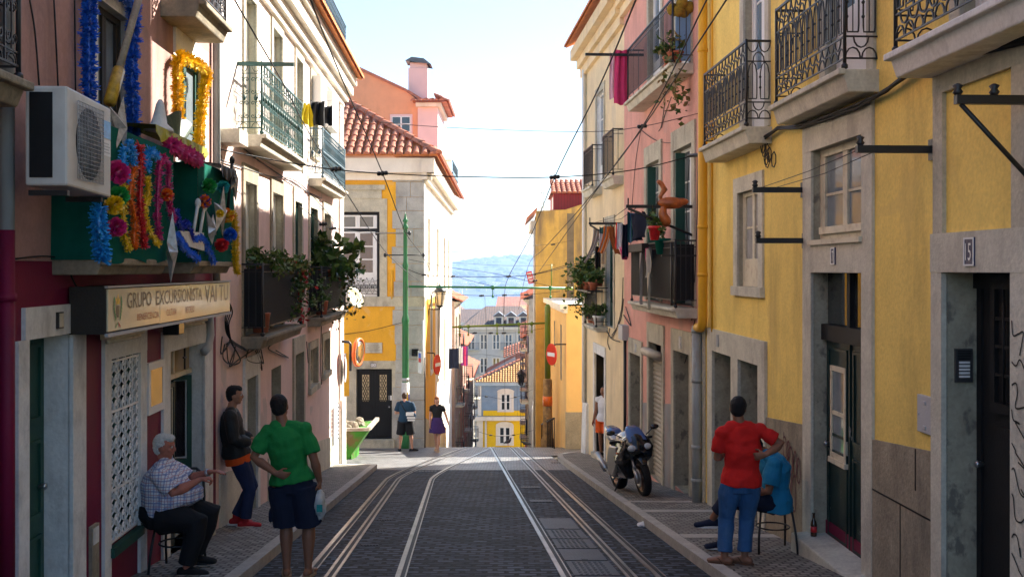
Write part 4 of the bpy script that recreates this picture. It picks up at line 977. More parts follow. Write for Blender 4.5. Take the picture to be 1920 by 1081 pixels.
for z in (c, d, lerp(c, d, .28), lerp(c, d, .72)): g.tube([(a, .01, z), (b, .01, z)], .012, 4, smooth=False)
for i in range(4):
    s = lerp(a, b, (i + .5) / 4); cw = (b - a) / 4
    for k in range(14):
        z = lerp(c, d, (k + .5) / 14)
        if k % 3 == 2 and 0: continue
        for sg in (-1, 1):
            g.tube([(s + sg * cw * .42, .012, z - .055), (s + sg * cw * .1, .012, z - .03), (s + sg * cw * .08, .012, z + .02), (s + sg * cw * .26, .012, z + .045), (s + sg * cw * .34, .012, z + .015), (s + sg * cw * .22, .012, z)], .0085, 3, smooth=False)
g.build('window_grille', MT['white_paint'], ah)
# display case between the window and the club door
mb = WL.mb()
mb.box(10.0, 10.54, .0, .035, -.95, -.88); mb.box(10.0, 10.54, 0, .035, -1.37, -1.30); mb.box(10.0, 10.07, 0, .035, -1.30, -.95); mb.box(10.47, 10.54, 0, .035, -1.30, -.95)
cs = mb.build('display_case', MT['white_paint']); tag(cs, 'small white framed notice case between the grated window and the club door', 'notice case')
mb = WL.mb(); mb.box(10.05, 10.49, .01, .03, -1.32, -.93); mb.build('pane', M('amber_pane', (.42, .30, .13), rough=.08, var=.2, bump=0, spec=.7), cs)
# club door
mb = WL.mb(); mb.box(10.52, 12.58, -.01, .03, -.83, -.62); mb.box(10.52, 10.77, -.01, .028, gz(10.6) - .4, -.83); mb.box(12.2, 12.58, -.01, .028, gz(12.4) - .4, -.83); mb.build('door_frame', MT['whitewash'], ah)
mb = WL.mb(); mb.box(10.78, 12.19, -.18, -.12, -1.17, -1.12); mb.box(11.46, 11.5, -.17, -.13, -1.12, -.84); mb.build('transom', MT['cream_paint'], ah)
mb = WL.mb(); mb.box(10.78, 12.19, -.16, -.15, -1.12, -.835); mb.build('transom_pane', MT['amber_pane'], ah)
for k in (11.1, 11.8):
    g = WL.mb(); g.tube([(k, -.1, -1.1), (k, -.1, -.85)], .012, 5); g.box(k - .05, k + .05, -.11, -.09, -.98, -.96); g.build('transom_bar', MT['iron'], ah)
mb = WL.mb(); mb.box(10.78, 12.19, -.6, -.55, ad2[2], -1.17); mb.build('dark_interior', MT['void'], ah)  # black sheet painting the darkness inside the open doorway
def grille_leaf(o, U, W_, z0, z1, zb, mat, frame, name, spir):
    """door leaf hinged at o, lying along the vector U, solid below zb"""
    o = Vector(o); U = Vector(U).normalized(); N = Vector((-U.y, U.x, 0)) * .018
    def q(s, z): return Vector((o.x, o.y, 0)) + U * s + Vector((0, 0, z))
    mb = MB()
    def bx(s0, s1, a, b):
        c = [q(s0, a) - N, q(s1, a) - N, q(s1, a) + N, q(s0, a) + N, q(s0, b) - N, q(s1, b) - N, q(s1, b) + N, q(s0, b) + N]; mb.hexa(c)
    bx(0, W_, z0, zb); bx(0, .05, zb, z1); bx(W_ - .05, W_, zb, z1); bx(.05, W_ - .05, z1 - .05, z1)
    lf = mb.build(name, MT[frame], ah)
    g = MB(); H = z1 - .07 - zb
    g.tube([q(.06, zb + .02), q(.06, z1 - .06), q(W_ - .06, z1 - .06), q(W_ - .06, zb + .02), q(.06, zb + .02)], .008, 4, smooth=False)
    n = spir
    for k in range(n):
        zc = zb + .03 + H * (k + .5) / n
        rr = min(W_ * .36, H / n * .48)
        g.tube(spiral(lambda s, z: q(s, z), W_ / 2, zc, W_ / 2 + rr, zc, 2.0, n=16, flip=1 if k % 2 else -1), .009, 4, smooth=False)
        pass
    g.build('scroll_grille', MT[mat], lf)
    return lf
p0 = WL.T((10.80, -.10, 0)); p1 = WL.T((11.45, -.13, 0))
grille_leaf((p0.x, p0.y, 0), p1 - p0, (p1 - p0).length, ad2[2], -1.2, -2.1, 'cream_paint', 'door_green', 'door', 5)
p0 = WL.T((12.17, -.12, 0)); p1 = WL.T((11.95, -.62, 0))
grille_leaf((p0.x, p0.y, 0), p1 - p0, .5, ad2[2], -1.2, -2.15, 'white_paint', 'green_paint', 'door', 8)
mb = WL.mb(); mb.box(10.6, 12.4, -.3, .1, gz(11) - .5, gz(11.5) + .12); mb.build('doorstep', MT['stone'], ah)
mb = WL.mb(); mb.box(8.5, 8.66, -.01, .03, -2.5, -2.05); mb.box(8.52, 8.64, .03, .035, -2.2, -2.07, 1); mb.build('meter_door', [MT['dark_stone'], MT['whitewash']], ah)
# windows over the festival balcony
surround(WL, ah, abw[0], abw[1], abw[2], abw[3], t=.2, mat='whitewash', sill=False); window(WL, ah, *abw, d=.08, fr='dark_wood', cols=2, rows=2, glass='pale_glass')
surround(WL, ah, ayw[0], ayw[1], ayw[2], ayw[3], t=.14, mat='whitewash', sill=False, top=.22); window(WL, ah, *ayw, d=.08, fr='green_paint', cols=2, rows=3, glass='pale_glass')
balcony(WL, ah, 10.5, 11.75, 2.66, .40, th=.17, style='scroll', slab='dark_stone', lab='upper balcony with a mossy slab over the yellow garland')
balcony(WL, ah, 4.6, 6.45, 1.13, .35, th=.15, style='scroll', slab='dark_stone', lab='iron balcony at the edge of the picture, beside the air conditioner')
fb1 = balcony(WL, ah, 7.75, 9.42, .08, .38, th=.12, style='plain', rail=.92, slab='dark_stone', lab='festival balcony wrapped in green cloth, nearer half')
fb2 = balcony(WL, ah, 10.3, 11.9, .08, .40, th=.12, style='plain', rail=.92, slab='dark_stone', lab='festival balcony wrapped in green cloth, farther half')
eave(WL, ah, 2.5, 12.84, 8.2, .4)
p = WL.mb(); p.tube([(6.75, .1, 8), (6.75, .1, .25)], .045, 10); p.build('drainpipe', MT['pipe_grey'], ah)
p = WL.mb(); p.tube([(6.75, .1, .25), (6.75, .1, -2.2)], .047, 10); p.lathe([(.06, 0), (.06, .05)], (6.75, .1, -.2), n=10); p.build('drainpipe', MT['maroon_paint'], ah)
p = WL.mb(); p.tube([(12.62, .06, 8), (12.62, .06, -.4)], .045, 8); p.build('drainpipe', MT['pipe_grey'], ah)
p = WL.mb(); p.tube([(12.28, .05, -.5), (12.3, .06, -.75), (12.22, .05, -.9), (12.1, .04, -.93)], .05, 8); p.build('pipe_bend', MT['plastic_grey'], ah)
wallwire(WL, ah, [pp(WL, (48, 0), (58, 60), (66, 160)), pp(WL, (94, 0), (98, 80), (102, 165)), pp(WL, (133, 0), (134, 90), (135, 170)), pp(WL, (410, 290), (418, 330), (430, 340)), pp(WL, (20, 485), (80, 480), (120, 490), (128, 520), (150, 560))], r=.007)

# rose house
bh = thing('rose_house', 'pale rose house with a tiled eave, terrace railing and stacked plant balconies', 'house', WL.T((19, -3, gz(19))))
ups = [RL(458, 478), RL(510, 527), RL(554, 566), RL(583, 594), RL(606, 618)]
mids = [RL(457, 478), RL(509, 528), RL(551, 564), RL(580, 593.5), RL(606, 618)]
g_ = [RL(459.6, 480), RL(509, 527), RL(551, 567), RL(580, 594), RL(605, 616)]
hb = []
for i, (a, b) in enumerate(ups): hb.append((a, b, 1.78 if i < 3 else 2.3, 3.77, .16))
for i, (a, b) in enumerate(mids): hb.append((a, b, -.9, 1.2, .16))
hb += [(*g_[0], gz(15) + .05, -1.5, .3), (*g_[1], -2.6, -1.55, .15), (*g_[2], gz(19) + .05, -1.5, .3), (*g_[3], -2.28, -1.55, .14), (*g_[4], -2.2, -1.5, .14)]
facade(WL, bh, 12.84, 25.9, -8, 1.6, [h for h in hb if h[3] < 1.5], ['rose_plaster', 'stone'], name='lower_wall')
facade(WL, bh, 12.84, 25.9, 1.602, 4.3, [h for h in hb if h[3] > 1.5], ['rose_sunlit', 'stone'])
for i, (a, b) in enumerate(ups):
    surround(WL, bh, a, b, 1.78 if i < 3 else 2.3, 3.77, t=.13, mat='stone', sill=i > 2)
    window(WL, bh, a, b, 1.79 if i < 3 else 2.3, 3.77, d=.12, cols=2, rows=3, panel=.45 if i < 3 else 0, glass='pale_glass')
for i, (a, b) in enumerate(mids):
    surround(WL, bh, a, b, -.9, 1.2, t=.14, mat='dark_stone' if i < 2 else 'stone', sill=False, top=.24, name='window_surround')
    if i in (2, 3):
        mb = WL.mb(); mb.box(a, b, -.15, -.13, -.9, 1.2); mb.build('shutter', MT['green_paint'], bh)
        window(WL, bh, a, b, -.89, 1.2, d=.08, cols=2, rows=3, panel=.4, fr='green_paint')
    else: window(WL, bh, a, b, -.89, 1.2, d=.12, cols=2, rows=3, panel=.45, glass='curtain_glass')
for i in (3, 4):
    a, b = ups[i]; mb = WL.mb(); mb.box(a - .02, b + .02, .03, .2, 3.0, 3.78); mb.build('shutter_box', MT['white_paint'], bh, bevel=.01)
def frame3(par, W, a, b, top, t=.16, mat='stone', h=.3):
    mb = W.mb(); mb.box(a - t, b + t, -.01, .035, top, top + h); mb.box(a - t, a, -.01, .033, gz(a) - .5, top); mb.box(b, b + t, -.01, .033, gz(b) - .5, top); return mb.build('door_frame', MT[mat], par)
frame3(bh, WL, *g_[0], -1.5, mat='whitewash'); frame3(bh, WL, *g_[2], -1.5)
door(WL, bh, *g_[0], gz(15) - .1, -1.5, d=.22, mat='dark_wood', leaves=1, panels=3); door(WL, bh, *g_[2], gz(19) - .1, -1.5, d=.2, mat='black_paint', leaves=1, panels=2)
for i in (1, 3, 4):
    a, b = g_[i]; surround(WL, bh, a, b, (-2.6, 0, 0, -2.28, -2.2)[i], (-1.55, 0, 0, -1.55, -1.5)[i], t=.15, mat='stone'); window(WL, bh, a, b, (-2.6, 0, 0, -2.28, -2.2)[i], (-1.55, 0, 0, -1.55, -1.5)[i], d=.1, fr='cream_paint', cols=2, rows=2, glass='curtain_glass' if i == 1 else 'pale_glass')
balcony(WL, bh, 14.05, 17.64, 1.78, .35, th=.16, style='scroll', iron='green_iron', rail=.92, lab='upper balcony with green scrolled railing and a clothes bar')
balcony(WL, bh, 20.46, 24.3, 1.76, .30, th=.16, style='scroll', iron='teal_iron', rail=.92, lab='upper balcony with teal scrolled railing nearest the corner')
balcony(WL, bh, 14.28, 17.7, -.90, .32, th=.17, style='panelled', slab='dark_stone', rail=.94, backing='black_paint', lab='lower balcony full of potted plants, nearer one')
balcony(WL, bh, 20.3, 24.4, -.92, .30, th=.17, style='panelled', slab='dark_stone', rail=.94, backing='black_paint', lab='lower balcony with a leafy shrub and a satellite dish')
mb = WL.mb()
for k, (w0, w1, a, b) in enumerate(((-.02, .07, 3.95, 4.08), (-.02, .15, 4.08, 4.25), (-.02, .26, 4.25, 4.5), (-.02, .34, 4.5, 4.62))): mb.box(12.84, 25.95 + .1 * k, w0, w1, a, b)
mb.build('cornice', MT['white_plaster'], bh)
eave(WL, bh, 12.84, 26.2, 4.68, .47, run=.5, pitch=.3, ch=.02)
mb = WL.mb(); mb.box(12.84, 25.9, -6, -.3, 4.28, 4.84); mb.build('terrace', MT['white_plaster'], bh)
r = WL.mb(); rail_panel(r, (13, .12), (25.8, .12), 4.84, 5.86, 'scroll'); r.tube([(13, .12, 5.86), (25.8, .12, 5.86)], .02, 4); rail_panel(r, (25.8, .12), (25.8, -3), 4.84, 5.86, 'scroll'); r.tube([(25.8, .12, 5.86), (25.8, -3, 5.86)], .02, 4); r.build('terrace_railing', MT['teal_iron'], bh)
mb = WL.mb(); mb.box(25.3, 25.95, -.01, .05, -3.1, 3.95); mb.box(25.25, 26.0, -.01, .10, gz(25.5) - .5, -3.1); mb.box(25.2, 25.25, -.01, .06, gz(25.5) - .5, -3.3); mb.build('corner_pilaster', MT['white_plaster'], bh)
mb = WL.mb()
base_bands(WL, bh, [(13.0, 14.2), (16.2, 17.9), (20.0, 25.2)], lambda u: gz(u) + .75, mat='pale_stone', proud=.02, name='painted_base')
mb = WL.mb()
for k in range(9): mb.box(24.0, 24.9, .02, .05, -3.9 + k * .09, -3.86 + k * .09)
mb.box(23.95, 24.0, .02, .055, -3.95, -3.1); mb.box(24.9, 24.95, .02, .055, -3.95, -3.1); mb.build('vent_grille', MT['plastic_grey'], bh)
mb = WL.mb(); mb.box(14.03, 14.07, -.02, .74, 2.68, 2.73); mb.build('clothes_bar', MT['green_iron'], bh)
mb = WL.mb(); mb.box(13.0, 13.5, -.01, .25, 1.55, 1.72); mb.build('stone_bracket', MT['pale_stone'], bh)
rs = random.Random(8); sl_ = []
for k in range(8):
    x0 = rs.uniform(410, 520); y0 = rs.uniform(620, 660)
    sl_.append(pp(WL, (x0, y0), (x0 + rs.uniform(-12, 12), y0 + rs.uniform(10, 35)), (x0 + rs.uniform(5, 30), y0 + rs.uniform(5, 50)), (x0 + rs.uniform(-5, 45), y0 + rs.uniform(-15, 15))))
sl_ += [pp(WL, (600, 610), (598, 680), (600, 720)), pp(WL, (572, 640), (575, 680)), pp(WL, (410, 300), (500, 330), (560, 345), (630, 420)), pp(WL, (445, 270), (480, 300), (560, 352), (600, 372))]
wallwire(WL, bh, sl_, r=.009)
cb = WL.mb()
for k in range(4):
    cb.tube(smooth([(a + .03 * k * (i % 2), .04 + .015 * k, b - .02 * k) for i, (a, b) in enumerate(pp(WL, (412, 548), (420, 575), (416, 600), (419, 625 + 3 * k), (432, 640), (452, 652)))]), .008, 5)
tag(cb.build('wall_cable', MT['cable']), 'tangle of black cables looping down beside the club sign', 'cable')
# ------------------------------------------------------------------ far side of the crossing
FC = Front(34.0)
WC = Wall(-2.84 + .013 * 34, -.013, -1)
ch = thing('orange_house', 'orange corner house with grey stone quoins and a tiled hip roof', 'house', (-6, 37, gz(35)))
fu = lambda px: FC.u(px); fzz = lambda py: FC.z(py)
dh = (fu(668), fu(735), fzz(822), fzz(691)); wh = (fu(632), fu(712), fzz(556), fzz(397))
facade(FC, ch, -10, -2.84, -8, 3.45, [dh + (.22,), wh + (.16,)], ["orange_plaster", "stone"], depth=.4)
facade(WC, ch, 34.42, 55.2, -14, 3.45, [(36.2, 37.1, -.1, 1.75, .15), (41.6, 42.6, -.1, 1.6, .15), (37.6, 38.5, -3.6, -.9, .15), (42.2, 43.2, -4.3, -1.2, .15), (47, 48, -1, 1.4, .15), (47.2, 48.2, -5, -2.2, .15), (51, 52, -1, 1.4, .15)], ['white_plaster', 'stone'], depth=7)
for q in ((36.2, 37.1, -.1, 1.75), (41.6, 42.6, -.1, 1.6), (37.6, 38.5, -3.6, -.9), (42.2, 43.2, -4.3, -1.2), (47, 48, -1, 1.4), (47.2, 48.2, -5, -2.2), (51, 52, -1, 1.4)):
    window(WC, ch, *q, d=.1, fr='cream_paint', cols=2, rows=3)
    surround(WC, ch, *q, t=.1, mat='white_plaster', sill=True)
mb = WC.mb(); mb.box(34.44, 37.47, -.01, .012, -6.2, -1.02); mb.box(38.63, 40.6, -.01, .012, -6.8, -1.02); mb.box(37.47, 38.63, -.01, .012, -6.5, -3.75); mb.build('orange_panel', MT['orange_plaster'], ch)  # orange area on the near lower part of the white side wall
base_bands(WC, ch, [(34.02, 40), (40, 50)], lambda u: gz(u) + 1.0, mat='stone', proud=.02)
# quoins
mb = FC.mb(); rs = random.Random(5); z = -5.9; k = 0
while z < 3.2:
    h = rs.uniform(.42, .62); a = fu(740 + rs.uniform(-5, 3))
    sp = rs.uniform(.35, .65); m = lerp(a, -2.80, sp)
    if rs.random() < .5:
        mb.box(a, m - .006, -.43, .035 + rs.uniform(0, .01), z, z + h - .012); mb.box(m + .006, -2.80, -.43, .035 + rs.uniform(0, .01), z, z + h - .012)
    else: mb.box(a, -2.80, -.43, .035 + rs.uniform(0, .01), z, z + h - .012)
    z += h
M('grey_stone', (.42, .42, .40), var=.16, vs=2.5, stain=(.22, .22, .21), ss=(2, 2, 1.2), sa=.6, bump=.3, bs=35, fine=.1)
mb.build('corner_quoin', MT['grey_stone'], ch)
mb = FC.mb(); mb.box(fu(632), -2.78, -.01, .06, fzz(574), fzz(556)); mb.build('string_course', MT['stone'], ch)
mb = FC.mb(); mb.box(fu(600), fu(722), -.01, .12, fzz(356), fzz(347)); mb.box(fu(600), fu(716), -.01, .07, fzz(372), fzz(356)); mb.box(fu(600), fu(712), -.01, .04, fzz(397), fzz(372)); mb.box(fu(712), fu(726), -.01, .045, fzz(556), fzz(372.5)); mb.build('window_surround', MT['stone'], ch)
mb = FC.mb(); A, B, C, D = wh
mb.box(A, B, -.15, -.08, D - .09, D - .002); mb.box(B - .09, B - .002, -.15, -.08, C, D - .09); mb.box(A, B - .09, -.15, -.09, fzz(434), fzz(428)); mb.build('outer_frame', MT['black_paint'], ch)
window(FC, ch, A + .02, B - .10, C, fzz(434), d=.12, cols=2, rows=3, panel=.72, fw=.05, leafw=.08, mw=.04)
window(FC, ch, A + .02, B - .10, fzz(428), D - .1, d=.12, cols=2, rows=1, fw=.05, leafw=.07)
g = FC.mb(); rail_panel(g, (A + .05, .03), (B - .05, .03), C + .02, C + .62, 'oval'); g.build('window_railing', MT['iron'], ch)
mb = FC.mb(); mb.box(fu(655), fu(668), -.01, .03, -6, fzz(676)); mb.box(fu(735), fu(743), -.01, .03, -6, fzz(676)); mb.box(fu(668), fu(735), -.01, .031, fzz(691), fzz(676)); mb.box(fu(632), fu(655), -.01, .02, -6, fzz(742)); mb.build('door_frame', MT['stone'], ch)
cd = door(FC, ch, *dh, d=.16, mat='black_paint', leaves=2, panels=2)
for (x0, x1) in ((678, 691), (711, 724)):
    g = FC.mb(); a, b, c, d = fu(x0), fu(x1), fzz(753), fzz(703)
    g.box(a, b, -.158, -.15, c, d, 1)
    for k in range(-6, 5):
        for sg in (1, -1):
            pts = []
            for t in [i / 12 for i in range(13)]:
                z = lerp(c, d, t); x = a + (b - a) * ((k / 3) + sg * t * 3.4 * (.5 if 1 else 1)) if sg > 0 else b - (b - a) * ((k / 3) + t * 1.7)
                if a <= x <= b: pts.append((x, -.145, z))
            if len(pts) > 1: g.tube(pts, .012, 4, smooth=False)
    g.build('door_light', [MT['black_paint'], M('lattice_pane', (.55, .45, .28), rough=.5, bump=0)], cd)
mb = FC.mb(); mb.box(dh[0] - .1, dh[1] + .1, -.2, .3, -7, dh[2]); mb.build('doorstep', MT['stone'], ch)
mb = FC.mb(); mb.box(fu(728), fu(734), -.158, -.15, fzz(751), fzz(742)); mb.build('paper_notice', MT['white_paint'], cd)
plaque(FC, ch, fu(700.5), fzz(684), .19, .12, '35A', 'white_paint', 'navy_enamel', d=.045)
# eave, hip roof with real half-round tiles
mb = FC.mb(); mb.box(-10, -2.55, -.02, .12, fzz(338), fzz(325)); mb.box(-10, -2.45, -.02, .34, fzz(325), fzz(298)); mb.build('cornice', MT['white_plaster'], ch)
mb = WC.mb(); mb.box(33.65, 55.3, -.02, .15, fzz(338), fzz(325)); mb.box(33.6, 55.4, -.02, .36, fzz(325), fzz(300)); mb.build('side_cornice', MT['white_plaster'], ch)
ez = 3.62; ex = -2.36; ey = 33.55; pit = .64
mb = MB()
hip = lambda t: (ex - t, ey + t, ez + t * pit)          # hip line from the corner
T_ = 5.2
mb.add([(-10, ey, ez), (ex, ey, ez), hip(T_), (-10, ey + T_, ez + T_ * pit)], [(0, 1, 2, 3)])
mb.add([(ex, ey, ez), (ex - .25, 55.5, ez), (ex - .25 - T_, 55.5, ez + T_ * pit), hip(T_)], [(0, 1, 2, 3)])
mb.add([(-10, ey, ez - .05), (ex, ey, ez - .05), (ex, ey, ez), (-10, ey, ez)], [(0, 1, 2, 3)])
mb.add([(ex, ey, ez - .05), (ex - .25, 55.5, ez - .05), (ex - .25, 55.5, ez), (ex, ey, ez)], [(0, 1, 2, 3)])
mb.build('roof', MT['tile_orange'], ch, recalc=False)
def barrel(mb, o, d, up, n, r0=.11, r1=.095, seg=.42, first=.1, lim=None):
    """one column of half-round tiles from o along d (unit, up the slope); up = slope normal"""
    o = Vector(o); d = Vector(d); up = Vector(up); s = d.cross(up).normalized()
    for j in range(n):
        a = o + d * (j * seg - .06) + up * .03; b = o + d * ((j + 1) * seg) + up * .005
        vs = []
        for (c, r) in ((a, r0), (b, r1)):
            for k in range(7):
                t = math.pi * k / 6; vs.append(c + s * r * math.cos(t) + up * r * .9 * math.sin(t))
        mb.add(vs, [(k, k + 1, k + 8, k + 7) for k in range(6)], 0, True); mb.add(vs[:7], [(0, 1, 2, 3, 4, 5, 6)])
mb = MB(); d = Vector((0, 1, pit)).normalized(); upv = Vector((0, -pit, 1)).normalized(); x = ex - .12
while x > -9.5:
    n = max(1, int((ex - x) * math.sqrt(1 + pit * pit) / .42)); n = min(n, 14)
    barrel(mb, (x, ey - .03, ez), d, upv, n); x -= .262
y = ey + .2; d2 = Vector((-1, 0, pit)).normalized(); up2 = Vector((pit, 0, 1)).normalized()
while y < 55.3:
    n = min(13, max(1, int((y - ey) * math.sqrt(1 + pit * pit) / .42)))
    barrel(mb, (ex - .0115 * (y - ey) + .03, y, ez), d2, up2, n); y += .262
mb.build('roof_tiles', MT['tile'], ch, recalc=False)
mb = MB(); hd = Vector((-1, 1, pit)).normalized(); hu = Vector((1, -1, 2 / pit)).normalized()
barrel(mb, Vector((ex, ey, ez)) + hu * .02, hd, hu, 20, r0=.15, r1=.13, seg=.44); mb.build('ridge_tiles', MT['tile'], ch, recalc=False)
p = FC.mb(); p.tube([(fu(735), .05, fzz(506)), (fu(735), .05, fzz(560))], .03, 6); p.build('vent_pipe', MT['orange_plaster'], ch)
p = WC.mb(); p.tube([(34.1, .05, -2.8), (34.1, .05, -5.8)], .035, 6); p.build('drainpipe', MT['dark_wood'], ch)
p = FC.mb(); p.tube([(-2.83, .04, fzz(600)), (-2.83, .04, fzz(700))], .03, 6); p.build('drainpipe', MT['white_paint'], ch)
tag(plaque(FC, None, fu(701), fzz(651.5), .54, .33, '', 'pale_stone', 'stone', d=.05, name='wall_plaque'), 'pale inscribed stone plaque on the orange wall above the black door', 'plaque')
mb = FC.mb()
for k in range(7): mb.box(fu(689) + .02 * (k % 3), fu(713) - .03 * ((k + 1) % 3), .05, .0525, fzz(645.5 + k * 2) - .006, fzz(645.5 + k * 2) + .006)
o_ = bpy.data.objects['wall_plaque']; mb.build('inscription', MT['dark_stone'], o_)
mb = FC.mb(); mb.box(fu(637), fu(649), 0, .1, fzz(682), fzz(662)); mb.box(fu(640), fu(647), .1, .104, fzz(669), fzz(664), 1); mb.box(fu(643), fu(649) - .01, .1, .103, fzz(681), fzz(676), 2)
tag(mb.build('alarm_box', [MT['white_paint'], MT['foil_red'], MT['foil_navy']], bevel=.01), 'white alarm box with a red label on the orange wall behind the mirror', 'alarm box')

# the salmon house behind
sh_ = thing('salmon_house', 'salmon gabled house with a pink dormer tower and chimney, above the tiled hip roof', 'house', (-8, 60, gz(60)))
FS = Front(57.0); su = FS.u; sz_ = FS.z
mb = MB()
poly = [(-16, -14), (-3.99, -14), (-3.99, sz_(205)), (su(790), sz_(192)), (su(762), sz_(172)), (su(640), sz_(115)), (-16, sz_(60))]
mb.prism(poly, (0, 57, 0), (1, 0, 0), (0, 0, 1), (0, 13, 0)); mb.build('wall', MT['salmon_plaster'], sh_)
mb = MB(); tp = [(a - .02 if i == 0 else a, b) for i, (a, b) in enumerate([(su(792), sz_(190)), (su(762), sz_(172)), (su(640), sz_(115)), (-16, sz_(60))])]
for (a, b), (c, d) in zip(tp, tp[1:]):
    mb.hexa([(a, 56.85, b), (c, 56.85, d), (c, 70.1, d), (a, 70.1, b), (a, 56.85, b + .14), (c, 56.85, d + .14), (c, 70.1, d + .14), (a, 70.1, b + .14)])
mb.build('roof', MT['tile'], sh_)
mb = MB(); mb.box(su(784), -3.95, 56.8, 62, sz_(300), sz_(200)); mb.build('tower', MT['tower_plaster'], sh_)
mb = MB(); mb.box(su(781), -3.75, 56.5, 62.2, sz_(202), sz_(195)); mb.build('tower_cornice', MT['white_plaster'], sh_)
mb = MB(); z0 = sz_(194)
mb.add([(su(776), 56.3, z0), (-3.45, 56.3, z0), (-3.45, 62.4, z0), (su(776), 62.4, z0), (su(800), 59.4, z0 + .55), (-4.6, 59.4, z0 + .55)], [(0, 1, 5, 4), (1, 2, 5), (2, 3, 4, 5), (3, 0, 4), (0, 3, 2, 1)])
x = su(777)
while x < -3.45: barrel(mb, (x, 56.25, z0), Vector((0, 1, .18)).normalized(), Vector((0, -.18, 1)).normalized(), 5, r0=.14, r1=.12); x += .3
y = 56.4
while y < 62.3: barrel(mb, (-3.4, y, z0), Vector((-1, 0, .5)).normalized(), Vector((.5, 0, 1)).normalized(), 2, r0=.14, r1=.12); y += .3
mb.build('tower_roof', MT['tile'], sh_, recalc=False)
ww = (su(735), su(770), sz_(262), sz_(219))
mb = FS.mb(); mb.box(ww[0] - .1, ww[1] + .1, -.01, .08, ww[2] - .12, ww[3] + .12); mb.build('window_surround', MT['tower_plaster'], sh_)
mb = FS.mb(); a, b, c, d = ww; mb.box(a, b, .06, .09, c, d, 1)
for k in range(3): x = lerp(a, b, k / 2); mb.box(max(a, x - .04), min(b, x + .04), .09, .12, c, d)
for k in range(4): z = lerp(c, d, k / 3); mb.box(a, b, .09, .118, max(c, z - .035), min(d, z + .035))
mb.build('window', [MT['white_paint'], MT['glass']], sh_)
mb = MB(); cx0, cx1 = su(763), su(800)
mb.loft([(Vector(((cx0 + cx1) / 2, 58.2, z)), Vector((r * 1.2, 0, 0)), Vector((0, r * 1.2, 0))) for z, r in ((8.5, .5), (sz_(128), .5), (sz_(122), .46), (sz_(112), .42))], n=4, smooth=False)
co = MB(); bx0, bx1 = cx0, cx1
co.box(bx0, bx1, 57.7, 58.7, 8.3, sz_(122)); co.box(bx0 + .08, bx1 - .06, 57.75, 58.65, sz_(122), sz_(112)); co.build('chimney', MT['tower_plaster'], sh_, bevel=.03)
mb = MB(); zc = sz_(110)
mb.add([(bx0 - .15, 57.5, zc), (bx1 + .2, 57.5, zc - .2), (bx1 + .2, 58.9, zc - .2), (bx0 - .15, 58.9, zc), (bx0 + .2, 57.5, zc + .2), (bx0 + .2, 58.9, zc + .2), (bx1 - .2, 57.5, zc + .12), (bx1 - .2, 58.9, zc + .12)], [(0, 4, 5, 3), (4, 6, 7, 5), (6, 1, 2, 7), (0, 1, 6, 4), (3, 5, 7, 2)])
for x in (bx0 + .12, bx1 - .12): mb.box(x - .05, x + .05, 57.8, 57.9, sz_(112), zc + .05)
mb.build('chimney_cowl', MT['dark_steel'], sh_)
r = MB(); rail_panel(r, (-3.9, 60), (-3.35, 60), sz_(312), sz_(290), 'plain'); rail_panel(r, (-3.35, 60), (-3.35, 66), sz_(312), sz_(290), 'plain'); r.tube([(-3.9, 60, sz_(290)), (-3.35, 60, sz_(290)), (-3.35, 66, sz_(290))], .03, 4); r.box(-4.2, -3.32, 60, 66, sz_(318), sz_(312)); r.build('balcony', MT['teal_iron'], sh_)

# ochre house and its low annex on the right
FD = Front(40.0); FA = Front(33.0)
dh_ = thing('ochre_house', 'weathered ochre house with a dark rain streak down its blank gable', 'house', (4, 45, gz(42)))
WD = Wall(.9 - .009 * 40, .009, 1)
facade(WD, dh_, 40, 45.4, -16, 2.1, [(42, 43, -1, 1.2, .15), (43.8, 44.8, -5, -2.6, .15)], ['ochre_plaster', 'stone'], depth=8)
mb = MB(); mb.prism([(.9, -9), (9, -9), (9, 3.4), (FD.u(1100), FD.z(380)), (FD.u(1060), FD.z(393)), (.9, FD.z(395))], (0, 40, 0), (1, 0, 0), (0, 0, 1), (0, .25, 0)); mb.build('gable_wall', MT['ochre_plaster'], dh_)
mb = MB(); mb.hexa([(.55, 40.1, 1.85), (.95, 40.1, 2.25), (.95, 45.5, 2.25), (.55, 45.5, 1.85), (.55, 40.1, 1.95), (.95, 40.1, 2.35), (.95, 45.5, 2.35), (.55, 45.5, 1.95)]); mb.build('eave', MT['tile'], dh_)
mb = MB(); mb.box(.7, .9, 40.3, 45.3, 1.5, 1.85); mb.build('gutter', MT['plastic_grey'], dh_)
mb = MB(); mb.tube([(.84, 40.15, 1.6), (.84, 40.15, -8)], .045, 6); mb.build('drainpipe', MT['plastic_grey'], dh_)
for q in ((42, 43, -1, 1.2), (43.8, 44.8, -5, -2.6)): window(WD, dh_, *q, d=.1, cols=2, rows=3)
mb = FD.mb(); mb.box(FD.u(1063), FD.u(1076), -.01, .03, FD.z(560), FD.z(400)); mb.build('rain_streak_flue', M('streak', (.20, .15, .09), var=.3, vs=2, bump=.3), dh_)
an = thing('amber_annex', 'low amber annex with a white cornice and a grey stone base', 'house', (3.5, 36.5, gz(35)))
WA = Wall(1.68 + .042 * 33, -.042, 1)
ax0 = 1.68; topz = FA.z(573)
facade(FA, an, ax0, 9, -7, topz, [], 'amber_plaster', depth=.2)
facade(WA, an, 33, 40, -8, topz, [(34.6, 35.1, -3.6, -1.8, .12), (37.2, 37.6, -3.4, -1.8, .12)], ['amber_plaster', 'stone'], depth=5)
for q in ((34.6, 35.1, -3.6, -1.8), (37.2, 37.6, -3.4, -1.8)): window(WA, an, *q, d=.08, cols=1, rows=2, fr='dark_wood')
